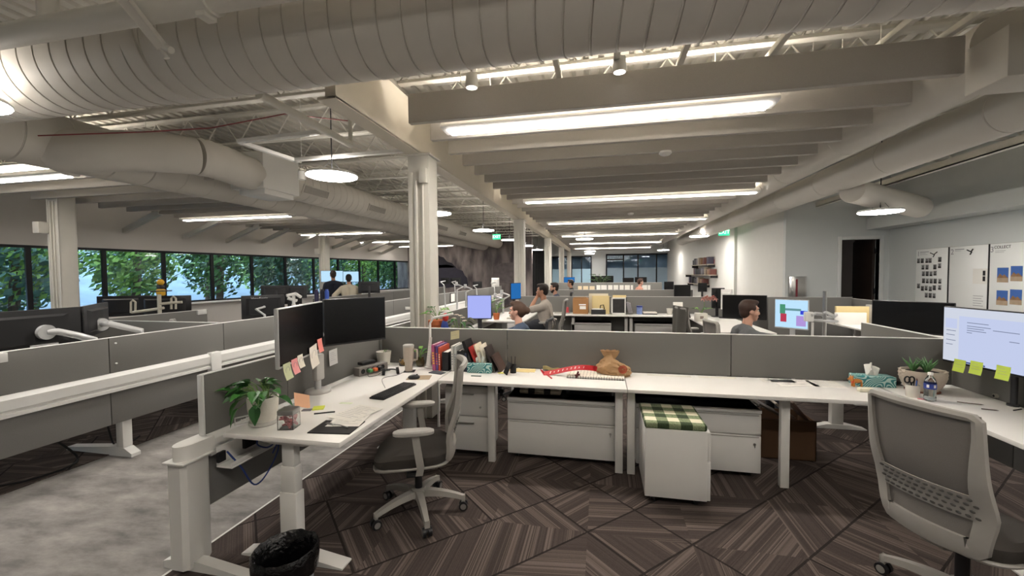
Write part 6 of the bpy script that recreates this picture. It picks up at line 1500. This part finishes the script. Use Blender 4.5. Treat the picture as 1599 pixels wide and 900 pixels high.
# ------------------------------------------------------------------ second row desk things
def stand(name, label, cat, px0, px1, py0, py1, y, z, m, depth=.15, bev=.004):
    """box-like thing standing on a desk of height z whose front face is at depth y"""
    a = at(px0, (py0+py1)/2, y=y); b_ = at(px1, (py0+py1)/2, y=y); top = at((px0+px1)/2, py0, y=y).z
    w = b_.x-a.x; t = thing(name, label, cat, (a.x, y, z))
    return t, w, max(.02, top-z), depth
KRAFT = mat('kraft_carton', 'a3774c', .85, noise=.1, scale=16)
t, w, h, d = stand('carton', 'brown carton with a white mark on the second-row desk', 'box', 895, 919, 466, 487, 9.22, .74, KRAFT, .25)
MB().box(0, 0, 0, w, d, h, .003).build('carton_body', KRAFT, t); mb = MB()
mb.box(w*.4, -.003, h*.55, w*.85, -.0005, h*.63); mb.box(w*.45, -.003, h*.3, w*.85, -.0005, h*.5); mb.build('white_mark', PAPER, t)
MB().box(.02, .02, h, w*.9, d*.8, h+.02, .006).build('open_flap', mat('carton_flap', '8d6a48', .85, noise=.1, scale=16), t)
t, w, h, d = stand('file_organizer', 'cream folders standing in a desk tray, second row', 'folders', 920, 952, 459, 487, 9.25, .74, PAPER, .22)
MB().box(0, .06, 0, w*.95, .09, h, .002).build('folder', mat('cream_folder', 'd8cfb8', .8, noise=.04, scale=20), t); MB().box(w*.15, .02, 0, w, .045, h*.9, .002).build('folder', mat('manila_folder', 'd9c48f', .8, noise=.04, scale=20), t)
MB().box(w*.12, -.12, 0.0, w*.82, .02, .07, .004).build('letter_tray', DARKP, t); MB().box(w*.12, -.12, .075, w*.82, .02, .1, .004).build('letter_tray', DARKP, t); MB().box(w*.16, -.1, .1, w*.7, .01, .125, .006).build('papers', PAPER, t)
mb = MB(); mb.tube([(w*.55, -.02, .11), (w*.57, -.02, .19), (w*.72, -.02, .2), (w*.76, -.02, .11)], .01, 8); mb.build('tape_handle', BLKM, t)
t, w, h, d = stand('framed_board', 'white-framed dark picture standing on the second-row desk', 'picture frame', 955, 978, 465, 486, 9.24, .74, PAPER)
mb = MB(); mb.box(0, 0, 0, w, .03, .03, .003); mb.box(0, 0, h-.03, w, .03, h, .003); mb.box(0, 0, 0, .03, .03, h, .003); mb.box(w-.03, 0, 0, w, .03, h, .003); mb.build('frame', WMET, t)
MB().box(.03, .012, .03, w-.03, .02, h-.03).build('dark_picture', mat('dark_picture', '2d2b2a', .5, noise=.5, scale=14), t); MB().box(w*.1, .03, 0, w*1.02, .05, h*1.14, .002).build('cream_folder_behind', MATS['manila_folder'], t); MB().box(w*1.0, -.01, 0, w*1.06, .2, h*1.02, .003).build('side_board', BLKM, t)
t, w, h, d = stand('magazine_file', 'grey pleated file leaning right of the white-framed picture', 'file', 981, 990, 472, 487, 9.2, .74, PAPER)
for k in range(4): MB(Matrix.Rotation(-.22, 4, 'Y')).box(k*.022+.03, 0, .01, k*.022+.04, .2, h*(1-.05*k), .002).build('divider', mat('grey_pleat', 'a8a4aa', .7, noise=.1, scale=20), t)
t = thing('wipes_tub', 'blue and white tub on the second-row desk', 'tub', on(999, 486))
MB().lathe([(.055, 0), (.06, .005), (.06, .15), (.001, .15)], seg=24).build('tub', mat('blue_white_label', '7d8fc0', .45, noise=.4, scale=20), t); MB().lathe([(.064, .15), (.064, .18), (.05, .185), (.001, .185)], seg=24).build('lid', mat('navy_lid', '31408a', .4, noise=.05, scale=30), t)
def desk_stack(label, px, py, w, d, h, c1, c2): 
    p = on(px, py); t = thing('paper_stack', label, 'papers', (p.x, p.y+d*.2, .74)); MB().box(-w/2, -d/2, 0, w/2, d/2, h*.4, .003).build('dark_tray', mat('tray_'+c2, c2, .5, noise=.05, scale=20), t); MB(rz_m(.05)).box(-w*.47, -d*.47, h*.4, w*.47, d*.47, h, .004).build('papers', mat('sheet_'+c1, c1, .8, noise=.03, scale=25), t)
desk_stack('white papers on a black tray on the second-row desk', 1015, 488, .3, .22, .05, 'e8e4da', '1f1f22')
desk_stack('flat pink-topped papers below the brown carton', 908, 490, .28, .2, .02, 'd8c0b8', '8a8680')
t = thing('laptop', 'closed grey laptop lying left on the second-row desk', 'laptop', on(878, 490)); MB().box(-.16, -.11, 0, .16, .11, .018, .004).build('laptop_base', GREYP, t)
t = thing('stapler', 'red stapler standing on the second-row desk', 'stapler', on(883, 488)+Vector((.03, .0, .019))); MB().box(-.04, -.03, 0, .06, .03, .02, .005).build('base', mat('red_plastic', 'c2474c', .45, noise=.05, scale=30), t); MB().box(-.01, -.025, .02, .05, .025, .12, .01).build('upright', MATS['red_plastic'], t)
for px, lab, h, r in ((1046, 'plain cream cup pot on the second-row desk', .13, .065), ):
    p = on(px, 486); t = thing('pot', lab, 'pot', p); MB().lathe([(r*.75, 0), (r, h), (r*.9, h), (r*.7, .02), (.001, .02)], seg=24).build('pot_body', POTC, t)
t, w, h, d = stand('picture_card', 'white card with a gold ball before it, right end of the second-row desk', 'card', 1052, 1067, 472, 487, 9.3, .74, PAPER); MB(Matrix.Rotation(-.12, 4, 'X')).box(0, 0, 0, w, .012, h, .002).build('card', PAPER, t)
p = on(1060, 486)+Vector((.0, -.14, .05)); o = MB().ell((0, 0, 0), (.06, .06, .05), 18, 12).build('gold_ball', mat('dull_gold', 'b09a5c', .4, .3, noise=.15, scale=30), loc=p); tag(o, 'dull gold ball ornament in front of the white card', 'ornament')
q = at(1095, 488, d=7.6); t = thing('orchid', 'pink orchid in a white box planter on the white desk, second row right', 'orchid', (max(1.78, q.x), q.y, .74))
MB().box(-.1, -.07, 0, .1, .07, .15, .006).build('planter_box', POTC, t); MB().box(-.03, -.074, .05, .03, -.07, .1, .002).build('planter_label', mat('brown_label', '8a7a70', .6, noise=.1, scale=30), t)
foliage(t, [((.1*cos(k), .06*sin(k), .22), (cos(k), sin(k), .5), .12, .04, (0, 0, .15)) for k in range(8)], mats=[mat('light_leaf', '7fae55', .45, noise=.2, scale=20), LEAFG])
MB().tube([(.02, 0, .15), (.06, 0, .3), (.05, 0, .42), (.16, 0, .46)], .005, 6).build('flower_stem', STEMG, t)
mb = MB()
for k in range(7):
    cc = Vector((.03+.035*k, -.01, .41+.02*(k % 3)))
    for m_ in range(5): leaf(mb, cc, (cos(m_*1.256), -.5, sin(m_*1.256)), .05, .04)
mb.build('blossoms', mat('pink_orchid', 'd8a49a', .7, noise=.15, scale=60), t)
for k_, (px, py) in enumerate(((1128, 497), (1145, 492))):
    p = at(px, py, z=.74); t = thing('computer_mouse', ('black mouse on the white desk before the jacket chair', 'black bundle of cable on the white desk, farther than the mouse')[k_], 'mouse', (min(2.4, max(1.75, p.x)), min(8.7, p.y), .74)); MB().ell((0, 0, .016), (.07, .04, .024), 14, 8).build('shell', BLACK, t); MB().tube([(.06, 0, .01), (.15, .05, .006), (.2, .0, .006)], .004, 6).build('cable', BLACK, t)
# desk of the man in grey
t = thing('pen_stand', 'white stand box with an upright pen beside the chart screen', 'stand', (2.2, 4.92, .74)); MB().box(-.06, -.05, 0, .06, .05, .1, .008).build('stand_body', WMET, t); MB().cyl((-.03, 0, .1), (-.03, 0, .36), .012, seg=12).build('upright', WMET, t)
t = thing('keyboard', 'white keyboard before the person in the dark grey polo', 'keyboard', (2.22, 5.28, .74), 1.57); MB().box(-.2, -.06, 0, .2, .06, .015, .004).build('keyboard_base', WMET, t); mb = MB()
for r_ in range(4):
    for k in range(14): mb.box(-.19+k*.0275, -.05+r_*.026, .015, -.167+k*.0275, -.03+r_*.026, .02)
mb.build('keys', PAPER, t)
t = thing('computer_mouse', 'dark mouse below the chart screen', 'mouse', (2.3, 5.02, .74)); MB().ell((0, 0, .012), (.05, .03, .018), 14, 8).build('shell', BLACK, t)
q = at(1288, 500, d=5.2); t = thing('monitor_stand', 'tall chrome pole with jointed monitor arms right of the chart screen', 'monitor arm', (q.x, q.y, .74))
z1 = at(1288, 455, d=5.2).z; MB().cyl((0, 0, 0), (0, 0, z1-.74), .022, seg=16).build('pole', CHROME, t); zc_ = q.z-.74
MB().lathe([(.03, zc_-.02), (.14, zc_-.015), (.14, zc_), (.03, zc_+.005)], seg=24).build('round_tray', SILV, t)
for k in range(4): a = k*1.5; mb = MB(); mb.tube([(0, 0, zc_+.03+.02*k), (.1*cos(a), .1*sin(a), zc_+.04+.02*k), (.17*cos(a+.4), .17*sin(a+.4), zc_+.06)], .02, 10); mb.build('arm', SILV, t)
MB().box(-.22, -.04, zc_-.02, -.13, .04, zc_+.1, .01).build('mount_plate', WMET, t); MB().lathe([(.08, 0), (.08, .01), (.001, .012)], seg=20).build('clamp_base', SILV, t)
t = thing('paper_stack', 'cream and white folders standing right of the chrome pole', 'folders', (4.0, 8.0, .74)); MB().box(-.12, 0, 0, .4, .05, .3, .004).build('folder', MATS['manila_folder'], t); MB().box(.36, -.25, 0, .42, .1, .33, .004).build('folder_side', GREYP, t); MB().box(-.16, -.05, 0, .3, -.02, .2, .004).build('papers', PAPER, t)
desk_stack('white sheets on the far right desk before the store-room door', 1346, 492, .35, .3, .02, 'e8e8ea', '2a2a2c')
desk_stack('dark-bordered sheets lying below the big black monitor', 1330, 497, .35, .25, .03, 'd8d8da', '1f1f22')
# white router on monitor
p = at(1170, 458, d=6.9); t = thing('cup', 'white cup standing on the screen ledge above the big black monitor', 'cup', (p.x, 9.615, 1.105)); MB().lathe([(.05, 0), (.06, .01), (.06, .05)], seg=20, cap=False).build('base_ring', CARD, t); MB().lathe([(.055, .05), (.085, .06), (.09, .16), (.08, .16), (.001, .07)], seg=24).build('cup_body', PAPER, t)
# things before the lavender screen
flat('tissue_box', 'small peach box on the desk of the person in the blue denim shirt', 'box', 0, 0, .1, .08, 0, 'd8b8a4', .1) if False else None
t = thing('desk_box', 'small peach box before the lavender screen', 'box', (-1.72, 4.95, .74)); MB().box(-.05, -.04, 0, .05, .04, .11, .005).build('box_body', mat('peach_carton', 'd4ae98', .7, noise=.06, scale=30), t)
t = thing('tablet', 'dark tablet frame leaning left of the lavender screen stand', 'tablet', (-1.98, 4.85, .74), .5); MB(Matrix.Rotation(-.3, 4, 'Y')).box(0, -.06, 0, .012, .06, .19, .004).build('tablet_case', DARKP, t); MB(Matrix.Rotation(-.3, 4, 'Y')).box(.012, -.05, .01, .0135, .05, .18).build('picture', P_('5d7f9c', .25), t)
t = thing('dark_bag', 'dark rucksack on the floor under the desk of the lavender screen', 'bag', (-1.75, 6.4, .006)); mb = MB(); R = []
for j in range(9):
    v = j/8; R.append([((.2-.06*v*v)*math.copysign(abs(cos(a))**.7, cos(a)), (.14-.04*v*v)*math.copysign(abs(sin(a))**.7, sin(a)), .45*v) for a in [2*pi*k/24 for k in range(24)]])
mb.rings(R).build('bag_body', BLKM, t); MB().tube([(-.06, -.1, .4), (-.05, -.12, .5), (.05, -.12, .5), (.06, -.1, .4)], .012, 8).build('strap', BLACK, t)
q = at(706, 487, z=.78)
t = thing('potted_plant', 'bushy small plant on the desk right of the lavender screen', 'potted plant', (-1.92, 7.55, .78)); MB().lathe([(.05, 0), (.065, .12), (.055, .12), (.001, .1)], seg=20).build('pot', TER, t)
foliage(t, [((.09*cos(k*1.7), .09*sin(k*1.7), .2+.035*(k % 6)), (cos(k*1.7), sin(k*1.7), .5), .1, .05, (0, 0, .11)) for k in range(16)], mats=[mat('light_leaf', '7fae55', .45, noise=.2, scale=20), LEAFG])
desk_stack('white papers beside the blue screen on the raised desk', 783, 486, .2, .2, .03, 'e8e4da', 'b0aca4'); COL.objects[[o.name for o in COL.objects if o.get('label') == 'white papers beside the blue screen on the raised desk'][0]].location = (-1.65, 7.75, .78)
# far left bench extras
t = thing('notice_board', 'small framed white board hanging on the far bench divider left of the lavender screen', 'notice', (-4.19, 9.98+1.2, .82)); MB().box(-.003, 0, 0, .012, .35, .27, .003).build('frame', BLKM, t); MB().box(.012, .02, .02, .014, .33, .25).build('sheet', PAPER, t)
# row of papers pinned on the far screen
fy = 16.18
for i, (x0, x1) in enumerate(((932, 938), (939, 948), (950, 957), (958.5, 966), (968, 974.5), (976, 984), (985.5, 989), (1003, 1011), (1012, 1016), (903, 909), (911, 919), (921, 929))):
    a, b_ = at(x0, 448, y=fy), at(x1, 448, y=fy); z0, z1 = at(x0, 454.5, y=fy).z, at(x0, 445.5 if i < 9 else 447, y=fy).z
    t = MB().box(0, 0, 0, b_.x-a.x, .004, z1-z0).build('pinned_paper', mat('sheet_e8e5de' if i < 9 else 'sheet_d8c8a8', 'e8e5de' if i < 9 else 'd8c8a8', .8, noise=.03, scale=25), loc=(a.x, fy-.002, z0))
    tag(t, '%s white paper in the row pinned on the far screen, counted from the left' % ORD[i] if i < 9 else '%s cream paper pinned left of the white row on the far screen' % ORD[i-9], 'paper', 'papers pinned on the far screen')
q = at(938, 442, d=16.6); t = thing('potted_plant', 'small far plant in front of the wide black monitor', 'potted plant', (q.x, 16.6, .74)); MB().lathe([(.07, 0), (.1, .3), (.001, .28)], seg=18).build('pot', POTC, t)
foliage(t, [((.25*cos(k*1.3), .1*sin(k*1.3), .6+.07*(k % 4)), (cos(k*1.3), sin(k*1.3), .4), .22, .09, (0, 0, .3)) for k in range(14)])
# ------------------------------------------------------------------ walls: whiteboards, shelf, cabinet, slats
WB = mat('whiteboard_enamel', 'eceeec', .3, noise=.01, scale=4)
def board(label, px0, px1, py0, py1, gap=.0):
    X = RX-.02; y0, y1 = at(px0, 430, x=X).y, at(px1, 430, x=X).y
    t = thing('whiteboard', label, 'whiteboard', (X, (y0+y1)/2, .93)); h = 2.03-.93; w = abs(y1-y0)
    MB().box(-.012, -w/2+.01, 0, .012, w/2-.01, h, .002).build('board', WB, t)
    MB().box(-.014, -w/2-.006, -.01, .012, -w/2+.01, h+.005, .002).build('edge_strip', DARKP, t); MB().box(-.006, -w/2, h-.002, .012, w/2, h+.006).build('top_strip', GREYP, t)
    return t, w, h
PHM = [mat('bw_photo_'+c, c, .6, noise=.5, scale=25) for c in ('8d8d8d', '6a6a6a', 'a4a4a4')]
def wtext(t, s, size, u, v, w, h, m=INK): text(s, size, m, Matrix.Translation((-.0135, w/2-w*u, h*v)) @ Matrix.Rotation(-pi/2, 4, 'Z') @ Matrix.Rotation(pi/2, 4, 'X'), t, 'handwriting')
def wbox(mb, w, h, u0, v0, u1, v1, d=.0145): mb.box(-d, w/2-w*u1, h*v0, -.0118, w/2-w*u0, h*v1)
t, w, h = board('leftmost whiteboard covered with small portrait photos', 1431, 1482, 0, 0)
wtext(t, '1', .13, .09, .92, w, h, GREYT); mb = MB(); wbox(mb, w, h, .14, .945, .42, .955); wbox(mb, w, h, .14, .925, .32, .93); wbox(mb, w, h, .14, .905, .38, .909); mb.build('handwriting', GREYT, t)
mb = MB(); mb.tube([(-.014, w/2-w*.47, h*.93), (-.014, w/2-w*.58, h*.9), (-.014, w/2-w*.68, h*.94)], .008, 6); mb.tube([(-.014, w/2-w*.6, h*.9), (-.014, w/2-w*.56, h*.86)], .008, 6); mb.build('drawn_arrow', INK, t)
pp_ = [(.1, .8), (.22, .8), (.37, .8), (.47, .8), (.76, .81), (.25, .69), (.38, .69), (.62, .69), (.76, .71), (.27, .58), (.39, .58), (.51, .58), (.63, .59), (.28, .46), (.40, .46), (.52, .46), (.64, .46), (.78, .46), (.12, .37), (.25, .33), (.37, .34), (.5, .33), (.62, .35), (.78, .36), (.38, .22), (.5, .22), (.62, .22)]
for i, (u, v) in enumerate(pp_):
    mb = MB(); wbox(mb, w, h, u-.05, v-.035, u+.045, v+.045); ph = mb.build('portrait_photo', PHM[i % 3], t)
    mb = MB(); wbox(mb, w, h, u-.04, v-.034, u+.035, v-.005, .0155); wbox(mb, w, h, u-.014, v-.0, u+.012, v+.028, .0155); mb.build('silhouette', INK if i % 3 else DARKP, ph)
t, w, h = board('middle whiteboard with a few notes at its right edge', 1483, 1545, 0, 0)
wtext(t, '2', .13, .09, .92, w, h, GREYT); mb = MB(); wbox(mb, w, h, .16, .95, .4, .962); wbox(mb, w, h, .16, .93, .32, .934)
for k in range(5): wbox(mb, w, h, .66, .12+.035*k, .9-.04*(k % 2), .127+.035*k)
mb.build('handwriting', GREYT, t)
mb = MB(); mb.tube([(-.014, w/2-w*.48, h*.94), (-.014, w/2-w*.58, h*.91), (-.014, w/2-w*.63, h*.95)], .01, 6); mb.tube([(-.014, w/2-w*.6, h*.91), (-.014, w/2-w*.56, h*.87)], .01, 6); mb.build('drawn_arrow', INK, t)
mb = MB(); wbox(mb, w, h, .64, .44, .98, .66); q = mb.build('note_sheet', PAPER, t); mb = MB(); wbox(mb, w, h, .88, .56, .94, .63, .0155); wbox(mb, w, h, .88, .48, .94, .55, .0155); mb.build('small_photo', INK, q)
t, w, h = board('rightmost whiteboard with blue-sky landscape photos', 1546, 1640, 0, 0)
wtext(t, '3', .12, .05, .92, w, h, GREYT); wtext(t, 'COLLECT', .062, .24, .95, w, h); mb = MB(); wbox(mb, w, h, .11, .9, .3, .904); wbox(mb, w, h, .11, .88, .27, .884); mb.build('handwriting', GREYT, t)
LSC = [mat('photo_sky', '3a66b0', .5, noise=.15, scale=6), mat('photo_rock', '8d6a4a', .6, noise=.5, scale=18), mat('photo_sand', 'b09a80', .6, noise=.3, scale=12)]
for i, (u, v) in enumerate(((.26, .56), (.26, .25), (.50, .58), (.50, .27))):
    mb = MB(); wbox(mb, w, h, u-.1, v-.09, u+.1, v+.11); ph = mb.build('landscape_photo', LSC[0], t)
    mb = MB(); wbox(mb, w, h, u-.1, v-.09, u+.1, v-.03, .0155); mb.build('photo_ground', LSC[2], ph); mb = MB(); mb.prism([(w/2-w*(u+.1), h*(v-.03)), (w/2-w*(u+.03), h*(v+.02)), (w/2-w*u, h*(v-.0)), (w/2-w*(u-.05), h*(v+.03)), (w/2-w*(u-.1), h*(v-.03))], 'x', -.0155, -.012); mb.build('photo_hill', LSC[1], ph)
# steel cabinet recessed in the door wall
a, b_ = at(1231, 450, y=DY), at(1258, 450, y=DY); zt = at(1245, 432, y=DY).z
t = thing('fire_extinguisher_cabinet', 'brushed steel cabinet with a red strip on the wall left of the dark door', 'cabinet', (a.x, DY, .9)); w, h = b_.x-a.x, zt-.9
MB().box(0, -.06, 0, w, 0, h, .004).build('cabinet_body', CHROME, t); MB().box(w*.14, -.066, .03, w-.03, -.058, h-.03, .002).build('door', mat('steel_door', 'a8a6a2', .35, .8, noise=.08, scale=6), t); MB().box(w*.36, -.068, .1, w*.48, -.065, h-.06).build('red_strip', mat('dark_red_strip', '7a2430', .5, noise=.1, scale=20), t); MB().box(w*.14, -.075, h*.4, w*.18, -.066, h*.55, .002).build('handle', CHROME, t)
# wall shelves with books
X = 4.12; shf = thing('bookshelf', 'dark three-tier wall shelf at the end of the right wall', 'shelf', (X, 17.9, 0))
SH = mat('pale_shelf_board', 'b0a898', .6, noise=.05, scale=20); tiers = []
for k, (px0, px1, py) in enumerate(((1083, 1108, 413.5), (1073, 1112, 429), (1076, 1100, 443))):
    y0, y1 = at(px0, py, x=X-.2).y, at(px1, py, x=X-.2).y; z = at((px0+px1)/2, py, x=X-.2).z
    MB().box(-.28, min(y0, y1)-17.9, z-.03, 0, max(y0, y1)-17.9, z, .003).build('shelf_board', SH, shf); tiers.append((min(y0, y1), max(y0, y1), z))
    for yy in (y0, y1): MB().box(-.25, yy-17.9-.01, z-.12, 0, yy-17.9+.01, z-.03, .002).build('shelf_bracket', BLKM, shf)
rb = random.Random(5); cols = ['26262a', '3a3038', '6a5a48', '454050', '2d3038', 'a89a86', '6a3f38', '1e1e22', '7d7a80', '8a6a50']
nb_ = 0
for (y0, y1, z), tn in zip(tiers, ('top', 'middle', 'bottom')):
    y = y0+.05; i = 0
    while y < y1-.2 and i < 11:
        wd_ = rb.uniform(.1, .26); hh = rb.uniform(.2, .29)
        c = cols[(i*3+len(tn)) % 10]
        o = MB().box(-.24, 0, 0, -.03, wd_, hh, .004).build('binder', mat('binder_'+c, c, .6, noise=.15, scale=12), loc=(X, y, z)); tag(o, '%s binder or book from the near end on the %s wall shelf' % (ORD[i], tn), 'book', 'books on the wall shelves')
        y += wd_+rb.choice([.02, .05, .35]); i += 1
tag(MB().box(-.02, -.05, -.09, 0, .05, .09, .004).build('fire_pull', mat('red_plastic', 'c2474c', .45), loc=(X-.0, at(1115.5, 409, x=X).y, at(1115.5, 409, x=X).z)), 'small dark red fire alarm box on the wall right of the shelves', 'alarm')
# dark slat screen beyond the second column and the lit windows behind
t = thing('slat_screen', 'tall screen of dark vertical slats beyond the second column', 'screen', (-3.28, 20.9, 0))
for k in range(13):
    px = 822+2.6*k; q = at(px, 420, y=21.5+.35*k); MB().box(q.x+3.28-.07, .6+.35*k, .0, q.x+3.28+.07, .68+.35*k, 3.0).build('slat', BLKM, t)
p = at(790, 400, y=YM)
for s_, lab in ((-1, 'left'), (1, 'right')):
    pass
# cables and box on the wall near column
tag(MB().box(-.06, -.012, -.03, .06, 0, .03, .004).build('wall_outlet', PAPER, loc=(-4.19+.06, 8.4, .9)), 'white outlet on the bench divider right of the black monitors', 'outlet')
for i, (px, c) in enumerate(((495, '3c3a5a'), (504, '2a2a3a'), (511, '3a58b0'))):
    q = at(px, 468, d=8.2); t = thing('bottle', ('tall purple-grey bottle', 'tall dark bottle', 'tall blue bottle')[i]+' standing behind the right black monitor', 'bottle', (q.x, q.y, 1.08)); zb = at(px, 452, d=8.2).z-1.08
    MB().lathe([(.035, 0), (.04, .01), (.04, zb*.85), (.03, zb*.9), (.03, zb), (.001, zb)], seg=18).build('bottle_body', mat('bottle_'+c, c, .4, noise=.08, scale=30), t)
sh = thing('bottle_shelf', 'grey shelf top carrying the tall bottles by the window bench', 'shelf', (at(503, 468, d=8.2).x, at(503, 468, d=8.2).y, 0)); MB().box(-.2, -.12, 1.05, .2, .12, 1.08, .004).build('shelf_top', WMET, sh); MB().box(-.18, -.1, .006, .18, .1, 1.05, .004).build('shelf_body', PANEL, sh)
